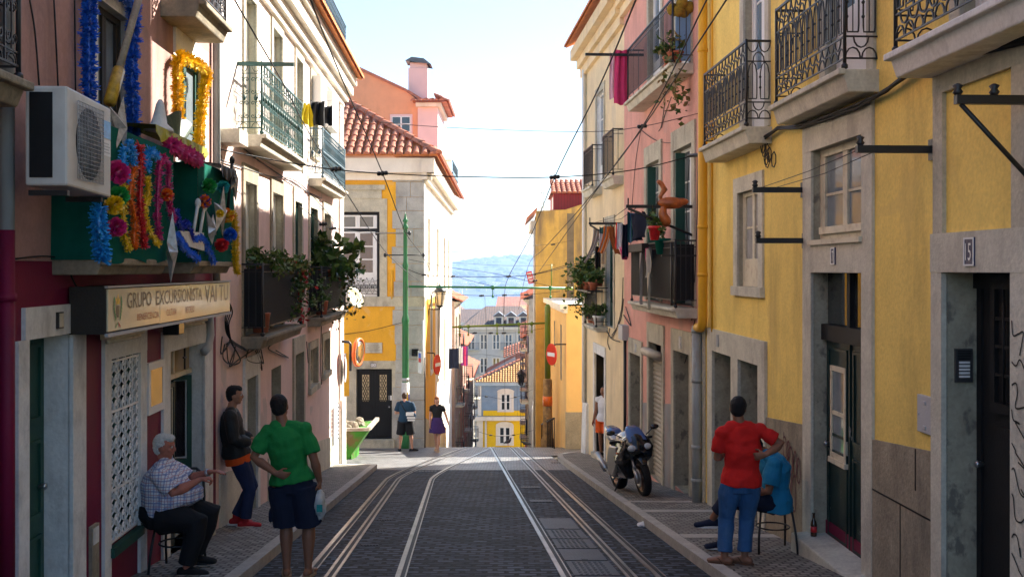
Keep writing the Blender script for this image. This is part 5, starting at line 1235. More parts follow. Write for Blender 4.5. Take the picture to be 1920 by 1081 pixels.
mb = WA.mb(); mb.box(32.8, 40, -.02, .1, topz - .22, topz - .1); mb.box(32.7, 40, -.02, .22, topz - .1, topz + .06); mb.build('cornice', MT['white_plaster'], an)
mb = MB(); mb.add([(ax0 - .05, 32.95, topz + .061), (9, 32.95, topz + .061), (9, 40, topz + .061), (ax0 - .4, 40, topz + .061)], [(0, 1, 2, 3)]); mb.build('roof', MT['white_plaster'], an)
mb = FA.mb(); mb.box(ax0 - .03, 9, -.01, .04, -7, FA.z(772)); mb.build('stone_base', MT['dark_stone'], an)
r = MB()
for k in range(9):
    y = 33.3 + k * .7; r.tube([(WA.T((y, .35, 0)).x, y, gz(y)), (WA.T((y, .35, 0)).x, y, gz(y) + .95)], .02, 5)
r.tube([(WA.T((33.3, .35, 0)).x, 33.3, gz(33.3) + .95), (WA.T((39, .35, 0)).x, 39, gz(39) + .95)], .03, 6)
tag(r.build('handrail', MT['dark_wood']), 'sloping handrail along the side of the amber annex', 'handrail')
r = MB()
for k in range(8):
    y = 36 + k * .8; x = WC.T((y, .35, 0)).x; r.tube([(x, y, gz(y)), (x, y, gz(y) + .95)], .02, 5)
r.tube([(WC.T((36, .35, 0)).x, 36, gz(36) + .95), (WC.T((41.6, .35, 0)).x, 41.6, gz(41.6) + .95)], .03, 6)
tag(r.build('handrail', MT['orange_plaster']), 'sloping handrail at the foot of the white wall, past the woman', 'handrail')
# red clad attic on the ochre house
ra = thing('red_attic', 'dark red clad attic with a tiled roof peeping over the ochre gable', 'attic', (2.5, 47, 2.2))
FR = Front(45.0); x0, x1 = FR.u(1038), FR.u(1100)
brick_mat('red_cladding', (.22, .012, .02), (.19, .01, .018), (.1, .005, .01), .12, 4, ms=.01, rough=.6, plane='xz', bump=.5)
mb = MB(); mb.box(x0, x1 + 4, 45, 49, 2.2, FR.z(362)); mb.build('wall', MT['red_cladding'], ra)
mb = MB(); za, zb2 = FR.z(363), FR.z(334)
mb.add([(x0 - .12, 44.85, za), (x1 + 4, 44.85, za), (x1 + 4, 47, zb2), (x0 + .1, 47, zb2), (x0 - .12, 49.1, za), (x1 + 4, 49.1, za)], [(0, 1, 2, 3), (3, 2, 5, 4), (0, 3, 4)])
d = Vector((0, 2.15, zb2 - za)); n_ = Vector((0, -d.z, d.y)).normalized(); d.normalize(); x = x0
while x < x1 + 1: barrel(mb, (x, 44.85, za), d, n_, 6, r0=.1, r1=.09); x += .22
mb.build('roof', MT['tile'], ra, recalc=False)
mb = MB(); mb.box(x0 - .02, x0, 45.4, 46.4, FR.z(390), FR.z(368)); mb.build('window', MT['white_paint'], ra)
# tv aerials
def aerial(px, ptop, pbot, Y, label, bars, wid):
    mb = MB(); b, t = P(px, pbot, Y), P(px, ptop, Y); mb.tube([b, t], .02, 4)
    for (py, a, c) in bars: mb.tube([P(px - a, py, Y), P(px + c, py, Y)], .014, 4); 
    for (py, a, c) in bars:
        for k in range(4): q = P(px - a + (a + c) * k / 3, py, Y); mb.tube([q + Vector((0, -.12, 0)), q + Vector((0, .12, 0))], .01, 3)
    return tag(mb.build('tv_aerial', MT['plastic_grey']), label, 'aerial', 'tv aerials on the ochre roof')
aerial(1015, 338, 397, 43, 'taller tv aerial on the ochre roof, with a long single arm', [(351, 33, 0)], .5)
aerial(1019, 361, 397, 42, 'lower tv aerial on the ochre roof, with two short arms', [(361, 8, 8), (381, 14, 0)], .5)

# shaded rows stepping down both sides of the far street
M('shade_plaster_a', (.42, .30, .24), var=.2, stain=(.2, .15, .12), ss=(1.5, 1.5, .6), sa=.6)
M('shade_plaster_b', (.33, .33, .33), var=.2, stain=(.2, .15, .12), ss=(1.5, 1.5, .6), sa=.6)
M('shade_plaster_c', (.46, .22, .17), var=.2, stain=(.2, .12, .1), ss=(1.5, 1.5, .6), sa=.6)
def row_house(W, u0, u1, top, mat, label, seed, over=.4):
    rs = random.Random(seed); t = thing('row_house', label, 'house', W.T(((u0 + u1) / 2, -3, gz((u0 + u1) / 2))), 'houses stepping down the far street')
    hs = []; nst = max(2, int((top - gz(u1)) / 3)); nw = max(1, int((u1 - u0) / 2.6))
    for i in range(nst):
        for j in range(nw):
            c = lerp(u0, u1, (j + .5) / nw); z = top - .9 - 2.9 * i
            if z - 2 > gz(u1): hs.append((c - .45, c + .45, z - 1.9, z, .15))
    facade(W, t, u0, u1, gz(u1) - 3, top, hs, [mat, 'stone'], depth=5)
    for k, q in enumerate(hs):
        window(W, t, *q[:4], d=.1, cols=2, rows=2, fr='green_paint' if k % 3 else 'white_paint')
        surround(W, t, *q[:4], t=.1, mat='stone', sill=True)
        if k % 2 == 0: balcony(W, t, q[0] - .3, q[1] + .3, q[2] - .02, .45, th=.1, style='plain', rail=.9)
    eave(W, t, u0 - .1, u1 + .1, top, over, run=3, mat='tile', ch=.3, cornice='stone')
    return t
mb = MB()
for k in range(6): a, b = 45.42 + k * 2.1, 45.42 + (k + 1) * 2.1 - .01; mb.hexa([(1.0, a, gz(b) - 1), (1.4, a, gz(b) - 1), (1.4, b, gz(b) - 1), (1.0, b, gz(b) - 1), (1.0, a, gz(a) + 2.4), (1.4, a, gz(a) + 2.4), (1.4, b, gz(a) + 2.4), (1.0, b, gz(a) + 2.4)])
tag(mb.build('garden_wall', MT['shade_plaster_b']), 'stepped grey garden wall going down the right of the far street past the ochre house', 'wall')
WE = Wall(-3.08, 0.0, -1)
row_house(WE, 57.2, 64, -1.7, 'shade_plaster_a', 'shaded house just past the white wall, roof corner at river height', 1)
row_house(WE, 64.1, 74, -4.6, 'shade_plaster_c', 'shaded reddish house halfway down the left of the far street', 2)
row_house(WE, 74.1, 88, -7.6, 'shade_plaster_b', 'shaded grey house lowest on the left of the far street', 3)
WF = Wall(1.08 - .009 * 60 + .03, .006, 1)
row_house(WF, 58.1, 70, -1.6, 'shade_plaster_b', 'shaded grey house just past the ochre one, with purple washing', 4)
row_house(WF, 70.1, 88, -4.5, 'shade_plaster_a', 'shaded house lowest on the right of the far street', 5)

# yellow and blue house at the bottom
FY = Front(95.0); yu, yz = FY.u, FY.z
yh = thing('yellow_and_blue_house', 'small house, bright yellow below and grey blue above, at the foot of the street', 'house', (-.8, 98, gz(95)))
M('lemon_plaster', (.85, .55, .01), var=.05, bump=.05); M('blue_tile_wall', (.22, .31, .42), var=.12, vs=1.2, stain=(.35, .4, .45), ss=(2, 2, 4), sa=.5)
x0, x1 = yu(894), yu(1006)
w1_ = (yu(934), yu(959), yz(832), yz(800)); w2_ = (yu(937), yu(959), yz(769), yz(738))
facade(FY, yh, x0, x1, -26, yz(784), [w1_ + (.12,)], ['lemon_plaster', 'white_plaster'], depth=8, name='lower_wall')
facade(FY, yh, x0 + .1, x1, yz(784), yz(722), [w2_ + (.12,)], ['blue_tile_wall', 'white_plaster'], depth=8, name='upper_wall')
for q in (w1_, w2_):
    surround(FY, yh, *q, t=.2, mat='white_plaster', sill=True, proud=.06); window(FY, yh, *q, d=.08, cols=2, rows=2, fw=.08, leafw=.1, mw=.07)
    mb = FY.mb(); c = (q[0] + q[1]) / 2; mb.prism([(math.cos(a) * .78, math.sin(a) * .3) for a in [math.pi * k / 10 for k in range(11)]], (c, .062, q[3] + .19), (1, 0, 0), (0, 0, 1), (0, .03, 0)); mb.build('window_head', MT['white_plaster'], yh)
mb = FY.mb(); mb.box(x0 - .3, x1, -.01, .4, yz(787), yz(780)); mb.build('ledge', MT['white_plaster'], yh)
mb = FY.mb(); mb.box(x0, x0 + .55, -.01, .05, -26, yz(788)); mb.box(x0 + .1, x0 + .4, -.01, .05, yz(779), yz(723)); mb.box(yu(986), yu(990), -.01, .05, -26, yz(788)); mb.build('corner_strip', MT['white_plaster'], yh)
mb = FY.mb(); mb.box(yu(906), yu(1000), -.01, .06, yz(779), yz(769)); mb.build('yellow_band', MT['lemon_plaster'], yh)
mb = FY.mb(); mb.tube([(yu(911), .12, yz(788)), (yu(911), .12, -24)], .1, 8); mb.build('drainpipe', MT['white_plaster'], yh)
mb = FY.mb(); mb.box(x0 - .15, x1, -.01, .25, yz(722), yz(715)); mb.build('cornice', M('pale_blue', (.45, .58, .68), bump=.05), yh)
brick_mat('pan_tiles', (.50, .25, .11), (.62, .36, .16), (.2, .1, .05), .28, .34, ms=.05, rough=.8, plane='xz', bump=1.0, off=0, distort=0, big=.2)
mb = MB(); rz0 = yz(715); 
A = Vector((x0 - .3, 94.7, rz0)); B = Vector((x1, 94.7, rz0)); C_ = Vector((x1, 98, rz0 + 1.75)); D_ = Vector((x0 + 4.2, 98, rz0 + 1.75))
mb.add([A, B, C_, D_], [(0, 1, 2, 3)])
mb.build('roof', MT['pan_tiles'], yh, recalc=False)
mb = MB()
k = 0; x = x0
dd = Vector((0, 3.3, 1.75)).normalized(); nn = Vector((0, -1.75, 3.3)).normalized()
while x < x1:
    n = max(1, int(min(3.73, max(.4, (x - x0 + .3) * 3.73 / 4.5)) / .31)); barrel(mb, (x, 94.65, rz0), dd, nn, n, r0=.10, r1=.085, seg=.31); x += .235
mb.build('roof_tiles', M('tile_gold', (.55, .32, .12), var=.25, vs=4, bump=.2), yh, recalc=False)
mb = MB(); barrel(mb, A + Vector((0, 0, .1)), (D_ - A).normalized(), Vector((-.3, -.3, 1)).normalized(), 13, r0=.13, r1=.11); mb.build('ridge_tiles', MT['tile'], yh, recalc=False)
# parapet gable with grey sheeting behind its roof
mb = MB(); G = Front(98.3); gq = lambda *ps: [(G.u(x), G.z(y)) for x, y in ps]; mb.prism(gq((898, 730), (1006, 730), (1006, 668), (972, 660), (914, 690), (900, 716)), (0, 98.3, 0), (1, 0, 0), (0, 0, 1), (0, .4, 0)); mb.build('gable_wall', M('rust_plaster', (.34, .17, .13), var=.2, bump=.1), yh)
mb = MB(); mb.prism(gq((911, 709), (914, 696), (966, 668), (969, 683)), (0, 98.2, 0), (1, 0, 0), (0, 0, 1), (0, .09, 0)); mb.build('metal_sheeting', M('sheet_metal', (.42, .46, .50), rough=.4, metal=.3, var=.15), yh)
mb = MB(); e0 = P(935, 662, 104); 
for k in range(20): barrel(mb, (G.u(946) + k * .26, 98.8, G.z(671) + min(k, 7) * .09), Vector((.0, 1, .4)).normalized(), Vector((0, -.4, 1)).normalized(), 5, r0=.12, r1=.1)
mb.build('rear_roof', MT['tile'], yh, recalc=False)

# white apartment block and roofs below
def roof_block(name, label, px0, px1, ptop, pbase, Y, depth, wallm, roofm, ridge, rows=3, cols=7, zbot=None, hipx=.25, dormers=0, grp='houses between the street and the river'):
    Fk = Front(Y); x0, x1 = Fk.u(px0), Fk.u(px1); z = Fk.z(ptop); zb = gz(Y) - 2 if zbot is None else zbot
    t = thing(name, label, 'house', ((x0 + x1) / 2, Y + depth / 2, gz(Y)), grp)
    hs = []
    fl = 3.1
    for i in range(rows):
        for j in range(cols):
            c = lerp(x0, x1, (j + .5) / cols); hs.append((c - .55, c + .55, z - 1.0 - fl * i - 2.0, z - 1.0 - fl * i, .12))
    facade(Fk, t, x0, x1, zb, z, hs, [wallm, 'white_plaster'], depth=depth)
    for k, q in enumerate(hs):
        window(Fk, t, *q[:4], d=.1, cols=2, rows=2, fw=.09, leafw=.1, mw=.07, fr='white_plaster')
        if k % 3 == 0 and rows > 1: balcony(Fk, t, q[0] - .5, q[1] + .5, q[2], .6, th=.15, style='plain', rail=.9)
    mb = Fk.mb(); mb.box(x0 - .2, x1 + .2, -.01, .5, z - .35, z); mb.build('cornice', MT['white_plaster'], t)
    if ridge:
        mb = MB(); h = (x1 - x0) * hipx
        mb.add([(x0 - .4, Y - .6, z), (x1 + .4, Y - .6, z), (x1 + .4, Y + depth, z), (x0 - .4, Y + depth, z), (x0 + h, Y + depth / 2, z + ridge), (x1 - h, Y + depth / 2, z + ridge)], [(0, 1, 5, 4), (1, 2, 5), (2, 3, 4, 5), (3, 0, 4)])
        r_ = mb.build('roof', MT[roofm], t)
        for k in range(dormers):
            c = lerp(x0, x1, .45 + .5 * k / max(1, dormers)); d = MB(); d.box(c - .6, c + .6, Y + .6, Y + 3.5, z + .1, z + 1.3); d.add([(c - .8, Y + .5, z + 1.3), (c + .8, Y + .5, z + 1.3), (c, Y + .5, z + 1.9), (c - .8, Y + 4, z + 1.3), (c + .8, Y + 4, z + 1.3), (c, Y + 4, z + 1.9)], [(0, 1, 2), (0, 2, 5, 3), (1, 4, 5, 2)], 1); d.box(c - .35, c + .35, Y + .55, Y + .62, z + .25, z + 1.15, 2); d.build('dormer', [MT['white_plaster'], MT['dark_steel'], MT['glass']], r_)
    return t
brick_mat('brown_pantile', (.10, .06, .05), (.16, .10, .075), (.05, .035, .03), .35, .4, ms=.05, rough=.85, plane='xy', bump=.6, off=0, big=.25)
brick_mat('red_pantile', (.45, .17, .11), (.55, .24, .15), (.25, .1, .07), .35, .4, ms=.05, rough=.85, plane='xy', bump=.6, off=0, big=.2)
M('block_plaster', (.58, .56, .52), var=.1, vs=.5, stain=(.4, .38, .36), ss=(.6, .6, .3), sa=.5)
roof_block('apartment_block', 'weathered white apartment block with brown hip roof and dormers behind the yellow and blue house', 872, 1012, 612, 0, 140, 24, 'block_plaster', 'brown_pantile', 2.3, rows=4, cols=6, dormers=3)
roof_block('tiled_house', 'wide brown roofed house left of the hip roof, below the river', 840, 935, 604, 0, 215, 22, 'block_plaster', 'brown_pantile', 2.3, rows=1, cols=5)
roof_block('tiled_house', 'salmon red roofed house standing highest against the river', 931, 992, 583, 0, 250, 16, 'block_plaster', 'red_pantile', 3.2, rows=1, cols=5, hipx=.02)
roof_block('tiled_house', 'pale roofed house at the right end of the rooftops, beside the drainpipes', 962, 1022, 597, 0, 180, 16, 'block_plaster', 'pan_tiles', 2.0, rows=1, cols=4)
roof_block('tiled_house', 'far brown roofed house half hidden behind the left row', 800, 872, 592, 0, 260, 18, 'block_plaster', 'brown_pantile', 3.0, rows=1, cols=3)
# river and far hills
M('river', (.03, .07, .10), rough=.25, var=0, bump=.2, bs=.15, spec=.6)
mb = MB(); mb.add([(-1500, 430, -60.5), (1500, 430, -60.5), (2600, 2450, -60.5), (-2600, 2450, -60.5)], [(0, 1, 2, 3)]); tag(mb.build('river', MT['river']), kind='structure')
M('hill_green', (.035, .055, .045), var=.3, vs=.004, stain=(.2, .17, .13), ss=(.01, .01, .02), sa=.7, bump=0)
mb = MB(); nx, ny = 150, 26
vs = []
for j in range(ny + 1):
    y = 2330 + (4300 - 2330) * (j / ny) ** 1.2
    for i in range(nx + 1):
        x = lerp(-1900, 1900, i / nx); t = j / ny
        h = -62 + 95 * (1 - (1 - min(1, t * 1.05)) ** 2.2) * (.55 + .5 * (.5 + noise.noise((x * .0016 + 3, y * .0012, 1)))) + 9 * noise.noise((x * .012, y * .008, 2)) * t + 5 * noise.noise((x * .05, y * .03, 3)) * t
        vs.append((x, y, h))
mb.add(vs, [(j * (nx + 1) + i, j * (nx + 1) + i + 1, (j + 1) * (nx + 1) + i + 1, (j + 1) * (nx + 1) + i) for j in range(ny) for i in range(nx)], 0, True)
tag(mb.build('hills', MT['hill_green'], recalc=False), kind='structure')
mb = MB(); rs = random.Random(12)
for k in range(420):
    x, y = rs.uniform(-700, 700), rs.uniform(2340, 2900); h = rs.uniform(5, 14); w_ = rs.uniform(8, 26); t = (y - 2330) / 1970
    zb = -60 + 95 * (1 - (1 - min(1, t ** .83 * 1.05)) ** 2.2) * .6
    mb.box(x, x + w_, y, y + 12, zb - 8, zb + h)
tag(mb.build('far_town', MT['white_plaster']), 'scatter of tiny pale buildings along the far river bank', 'town', None, 'stuff')
mb = MB()
for k in range(2600):
    x, y = rs.uniform(-1500, 1500), rs.uniform(2500, 3900)
    if k % 3 == 0: y = rs.uniform(3500, 3900)
    t = (y - 2330) / 1970; j = t ** (1 / 1.2)
    h = -62 + 95 * (1 - (1 - min(1, j * 1.05)) ** 2.2) * (.55 + .5 * (.5 + noise.noise((x * .0016 + 3, y * .0012, 1))))
    r_ = rs.uniform(3, 9); mb.ell((x, y, h + r_ * .3), (r_ * 1.6, r_, r_ * rs.uniform(.6, 1.1)), 6, 4)
tag(mb.build('far_woods', MT['hill_green']), 'far woods on the hazy hills across the river', 'woods', None, 'stuff')
# ------------------------------------------------------------------ poles, beams, signs, lamps
M('sign_red', (.62, .03, .02), rough=.4, var=.05, bump=0); M('sign_white', (.8, .8, .8), rough=.4, var=.03, bump=0)
M('poster', (.6, .6, .58), rough=.6, var=.2, vs=14, bump=0)
Yp = 33.3; xp = (760 - CX) / F * Yp
t = thing('tram_pole', 'dark green iron tram wire pole with posters pasted round its foot, at the orange corner', 'pole', (xp, Yp, gz(Yp)))
mb = MB(); zz = lambda py: (HY - py) / F * Yp
mb.lathe([(.13, gz(Yp) - .1), (.13, gz(Yp) + .5), (.105, gz(Yp) + .55), (.10, zz(604)), (.115, zz(602)), (.115, zz(598)), (.08, zz(590)), (.078, zz(502)), (.09, zz(500)), (.09, zz(496)), (.065, zz(490)), (.06, zz(430)), (.09, zz(428)), (.09, zz(424)), (.06, zz(421)), (.05, zz(417)), (.09, zz(414)), (.05, zz(410)), (.02, zz(403)), (.004, zz(397))], (xp, Yp, 0), n=16); mb.build('shaft', MT['pole_green'], t)
for (y0, y1, m, r_) in ((790, 716, 'poster', .122), (714, 708, 'plastic_grey', .112)):
    mb = MB(); mb.lathe([(r_, zz(y0)), (r_, zz(y1))], (xp, Yp, 0), n=16); mb.build('poster', MT[m], t)
for (y0, y1, m, a) in ((760, 735, 'foil_yellow', -1.2), (772, 752, 'foil_orange', -.9), (752, 738, 'foil_navy', -.75)):
    mb = MB(); vs = []
    for k in range(5):
        an_ = a + k * .13; vs += [(xp + .134 * math.cos(an_), Yp + .134 * math.sin(an_), zz(y0)), (xp + .134 * math.cos(an_), Yp + .134 * math.sin(an_), zz(y1))]
    mb.add(vs, [(2 * k, 2 * k + 2, 2 * k + 3, 2 * k + 1) for k in range(4)]); mb.build('poster', MT[m], t)
for (py, a, b) in ((437, 706, 768), (478, 722, 794)):
    mb = MB(); mb.tube([P(a, py, Yp), P(b, py, Yp)], .022, 6)
    for q in (a, b): mb.ell(P(q, py, Yp), (.05, .05, .07), 8, 6)
    mb.build('cross_arm', MT['iron'], t)
def beam(label, a, b, Y, r, fit, mat, group='green beams spanning the street'):
    t = thing('span_beam', label, 'beam', P((a[0] + b[0]) / 2, a[1], Y), group)
    mb = MB(); mb.tube([P(*a, Y), P(*b, Y)], r, 8); mb.build('tube', MT[mat], t)
    for px in fit:
        py = lerp(a[1], b[1], (px - a[0]) / (b[0] - a[0])); c = P(px, py, Y)
        mb = MB(); mb.lathe([(r + .02, -.05), (r + .03, -.02), (r + .03, .02), (r + .02, .05)], c, (1, 0, 0), 8); mb.tube([c, c + Vector((0, 0, -.28))], .018, 5); mb.ell(c + Vector((0, 0, -.28)), (.04, .04, .05), 7, 5); mb.build('wire_hanger', MT[mat], t)
    return t
b1 = beam('dark green beam from the corner pole across the street to the ochre house, the nearer of two', (766, 537), (1062, 540), Yp, .038, (924, 1032), 'pole_green')
mb = MB(); mb.tube([P(1034, 537, Yp), P(1034, 495, Yp)], .02, 5); mb.tube([P(1060, 540, Yp), Vector((1.9, 33.3, -.6))], .055, 6); mb.build('mast', MT['pole_olive'], b1)
Y2 = 36.5
beam('olive green beam hung with small fittings, the farther and lower of two', (848, 613), (1027, 605), Y2, .034, (862, 878, 932, 973, 997), 'pole_olive')
t = thing('tram_pole', 'olive green pole with torn posters on its stout base, before the amber annex', 'pole', (1.22, Y2, gz(Y2)))
z2 = lambda py: (HY - py) / F * Y2
mb = MB(); mb.lathe([(.10, z2(712)), (.10, z2(575)), (.05, z2(570))], (1.22, Y2, 0), n=14); mb.build('shaft', MT['pole_olive'], t)
mb = MB(); mb.lathe([(.24, gz(Y2) - .1), (.24, gz(Y2) + .25), (.16, gz(Y2) + .4), (.155, z2(712)), (.1, z2(709))], (1.22, Y2, 0), n=14); mb.build('base', M('rusty_base', (.35, .22, .09), var=.4, vs=3, stain=(.06, .05, .04), ss=(3, 3, 3), sa=.9, bump=.2), t)
mb = MB(); mb.lathe([(.165, z2(760)), (.165, z2(742))], (1.22, Y2, 0), n=14); mb.build('poster', MT['foil_orange'], t)
def disc_sign(name, c, n, r, label, cat, wall_pt, bar=True, group=None, face='sign_red', arm='iron'):
    c = Vector(c); n = Vector(n).normalized(); t = thing(name, label, cat, c, group)
    mb = MB(); mb.lathe([(r, -.015), (r, .012), (r * .96, .016)], c, n, 28, 0, False); mb.build('face', MT[face], t)
    if bar:
        u = n.cross(Vector((0, 0, 1))).normalized(); mb = MB(); mb.prism([(-r * .72, -r * .17), (r * .72, -r * .17), (r * .72, r * .17), (-r * .72, r * .17)], c + n * .017, u, (0, 0, 1), n * .004); mb.build('white_bar', MT['sign_white'], t)
        mb = MB(); mb.lathe([(r * 1.0, .012), (r * 1.0, .018), (r * .95, .018)], c, n, 28, 0, False); mb.build('rim', MT['sign_white'], t) if 0 else None
    mb = MB(); wp = Vector(wall_pt); k = c - n * .02 + Vector((0, 0, r * .8)); mb.tube([c - n * .02 - Vector((0, 0, r * .9)), k, k - n * .06, Vector((lerp(k.x, wp.x, .25), lerp(k.y, wp.y, .25), wp.z)), wp], .022, 6); mb.build('bracket', MT[arm], t)
    return t
gs = 'no entry signs either side of the far street'
disc_sign('no_entry_sign', P(1034, 664, 33.0), (-.9, -.42, 0), .34, 'round red no entry sign on the corner of the amber annex, right of the street', 'road sign', P(1064, 645, 33.05), group=gs)
disc_sign('no_entry_sign', P(820, 683, 35.6), (.96, -.28, 0), .34, 'round no entry sign above the woman, on the white side wall', 'road sign', (WC.T((35.9, 0, 0)).x, 35.9, P(0, 662, 35.6).z), group=gs)
# convex mirror
c = P(672, 660, 25.6); n = Vector((.97, -.22, -.05)).normalized(); t = thing('traffic_mirror', 'round convex traffic mirror with an orange rim on a bent bracket', 'mirror', c)
mb = MB(); mb.lathe([(.28, -.06), (.35, -.03), (.35, .03), (.305, .045), (.295, .03)], c, n, 28); mb.build('rim', M('mirror_rim', (.75, .16, .04), rough=.35, var=.1, bump=0), t)
mb = MB(); mb.lathe([(.295, .03), (.24, .05), (.13, .072), (.001, .078)], c, n, 28); mb.build('mirror_glass', M('mirror_glass', (.75, .77, .78), rough=.06, metal=1, var=0, bump=0), t)
mb = MB(); q = P(657, 662, 25.6); mb.tube([q + Vector((0, 0, -.42)), q + Vector((0, 0, .22)), q + Vector((-.04, 0, .27)), P(645, 640, 25.6) , WL.T((25.5, .02, P(0, 640, 25.5).z))], .035, 8); mb.tube([q, c - n * .05], .03, 6); mb.build('bracket', MT['iron'], t)
# oval shield lower on the same pilaster, seen edge-on
mb = MB(); c = WL.T((25.6, .12, -3.6 + 1.2)); mb.lathe([(.3, -.01), (.3, .01)], c, (1, 0.05, 0), 24, 0, False); tag(mb.build('sign_disc', MT['plastic_grey']), 'grey disc sign fixed flat on the sunlit corner pilaster', 'road sign')
# narrow white panel sign at the quoins
t = thing('panel_sign', 'narrow white panel sign with a blue and red mark, beside the green pole', 'sign', P(786, 690, 33.4))
mb = MB(); a = P(787, 676, 33.4); mb.hexa([a + Vector(v) for v in ((-.05, -.1, -.36), (.09, -.45, -.36), (.09, -.43, -.36), (-.05, -.08, -.36), (-.05, -.1, .32), (.09, -.45, .32), (.09, -.43, .32), (-.05, -.08, .32))]); mb.build('panel', MT['sign_white'], t)
for (z0, z1, m) in ((.12, .26, 'foil_blue'), (-.02, .11, 'foil_red')):
    mb = MB(); mb.hexa([a + Vector(v) for v in ((-.02, -.185, z0), (.07, -.41, z0), (.068, -.415, z0), (-.022, -.19, z0), (-.02, -.185, z1), (.07, -.41, z1), (.068, -.415, z1), (-.022, -.19, z1))]); mb.build('mark', MT[m], t)
mb = MB(); q = P(778, 660, 33.85); mb.box(q.x - .1, q.x + .1, 33.8, 33.97, q.z - .12, q.z + .1); mb.tube([q, a + Vector((-.03, -.1, .28))], .02, 5); mb.build('mount', MT['black_paint'], t)
# lanterns
def lantern(c, wall, label, s=1.0, dark=False):
    c = Vector(c); t = thing('street_lantern', label, 'street lamp', c, 'wall lanterns along the far street')
    mb = MB()
    for k in range(6):
        a = 2 * math.pi * k / 6; d = Vector((math.cos(a), math.sin(a), 0)); mb.tube([c + d * .12 * s, c + d * .21 * s + Vector((0, 0, .48 * s))], .014 * s, 4)
    mb.lathe([(.05 * s, -.06 * s), (.13 * s, -.01 * s), (.13 * s, .02 * s)], c, n=6); mb.lathe([(.23 * s, .47 * s), (.24 * s, .5 * s), (.15 * s, .60 * s), (.10 * s, .62 * s), (.10 * s, .66 * s), (.04 * s, .70 * s), (.02 * s, .78 * s)], c, n=6); mb.build('frame', MT['iron'], t)
    mb = MB(); mb.lathe([(.11 * s, .02 * s), (.20 * s, .47 * s)], c, n=6, smooth=False); mb.build('lamp_glass', MT['glass'] if dark else M('lamp_glass', (.72, .62, .45), rough=.25, var=.1, bump=0), t)
    w_ = Vector(wall); mb = MB(); b = c + Vector((0, 0, -.06 * s)); mb.tube([b, b + Vector((0, 0, -.06)), Vector((w_.x, w_.y, b.z - .06))], .02, 6); mb.tube([b + Vector((0, 0, -.05)), lerp(b, w_, .3) + Vector((0, 0, -.12)), lerp(b, w_, .6) + Vector((0, 0, -.2)), Vector((w_.x, w_.y, b.z - .3))], .014, 5); mb.build('bracket', MT['iron'], t)
lantern(P(825, 573, 36.5), (WC.T((36.5, 0, 0)).x, 36.5, 0), 'iron wall lantern with cream glass on the white side wall', 1.0)
lantern((WF.T((62, .42, 0)).x, 62, P(0, 720, 62).z), (WF.T((62, 0, 0)).x, 62, 0), 'dark wall lantern low on the shaded right row of the far street', 1.2, True)
# red tilted board
t = thing('estate_board', 'small tilted red board with white print on the edge of the ochre house', 'board', P(994, 520, 39.9))
o = P(994, 520, 39.85); rot = Matrix.Rotation(R(-13), 3, 'Y'); 
def rb(x0, x1, z0, z1, d, mi, mb): mb.hexa([o + rot @ Vector(v) for v in ((x0, 0, z0), (x1, 0, z0), (x1, d, z0), (x0, d, z0), (x0, 0, z1), (x1, 0, z1), (x1, d, z1), (x0, d, z1))], mi)
mb = MB(); rb(-.11, .11, -.23, .23, .02, 0, mb); mb.build('panel', MT['sign_red'], t)
mb = MB(); 
for (x0, x1, z0, z1) in ((-.08, .08, .13, .17), (-.05, .07, .08, .11), (-.08, .08, -.11, -.085), (-.09, .09, -.14, -.125), (-.08, .06, -.19, -.175)): rb(x0, x1, z0, z1, -.004, 0, mb)
for k in range(4): rb(-.08 + k * .043, -.05 + k * .043, -.045, .035, -.004, 0, mb)
mb.build('print', MT['sign_white'], t); mb = MB(); mb.tube([o + Vector((.1, .03, .1)), o + Vector((.28, .25, .1))], .015, 5); mb.build('bracket', MT['iron'], t)

# ------------------------------------------------------------------ overhead wires (points are pixel, pixel, metres away)
def wire(label, pts, r=.011, ins=(), name='tram_wire', cat='overhead wire', group='overhead wires over the street', sag=0):
    t = None; p3 = [P(*p) for p in pts]; fine = []
    fine = smooth(p3, 6)
    mb = MB(); mb.tube(fine, r * .8, 5); o = tag(mb.build(name, MT['cable']), label, cat, group)
    for p in ins:
        c = P(*p); m = MB(); m.lathe([(.01, -.08), (.03, -.07), (.03, -.03), (.015, -.02), (.015, .02), (.03, .03), (.03, .07), (.01, .08)], c, (1, 0, .1), 8); m.ell(c, (.03, .03, .04), 8, 6); m.build('insulator', MT['iron'], o)
    return o
wire('steep wire at the top left, crossing the green scrolled balcony', [(425, -40, 9), (440, 0, 9.6), (530, 155, 12), (580, 250, 14.5), (650, 362, 19), (730, 480, 26), (805, 540, 33), (835, 560, 40)], .010)
wire('steep wire falling past the rose house eave to the orange house corner', [(560, -60, 9), (582, 0, 10), (640, 145, 13), (717, 324, 18.5), (762, 438, 26), (792, 480, 31), (832, 553, 40)], .012)
wire('steep wire falling from the pink towel towards the middle of the street', [(1215, -60, 9), (1192, 0, 10), (1120, 170, 13.5), (1040, 332, 18), (994, 444, 26), (954, 518, 33), (946, 553, 37), (944, 620, 50)], .012)
wire('long slanting wire crossing the pink house from top right, the left one of a pair', [(1350, -40, 9), (1325, 0, 9.6), (1205, 237, 14), (1097, 380, 19), (1020, 466, 27), (990, 500, 33), (972, 580, 45)], .010)
wire('long slanting wire crossing the pink house from top right, the right one of a pair', [(1390, -40, 8.5), (1362, 0, 9), (1300, 95, 10.5), (1205, 240, 14.2), (1130, 340, 19), (1010, 510, 33)], .010)
wire('taut cross wire with two dark insulators, from the rose house to the pink house', [(412, 280, 12.8), (530, 303, 13.5), (630, 318, 14.5), (717, 325, 15.2), (860, 331, 15.8), (1040, 332, 16), (1190, 318, 16.2), (1312, 288, 16.4)], .011, [(630, 317, 14.5), (717, 325, 15.2), (1040, 332, 16)])
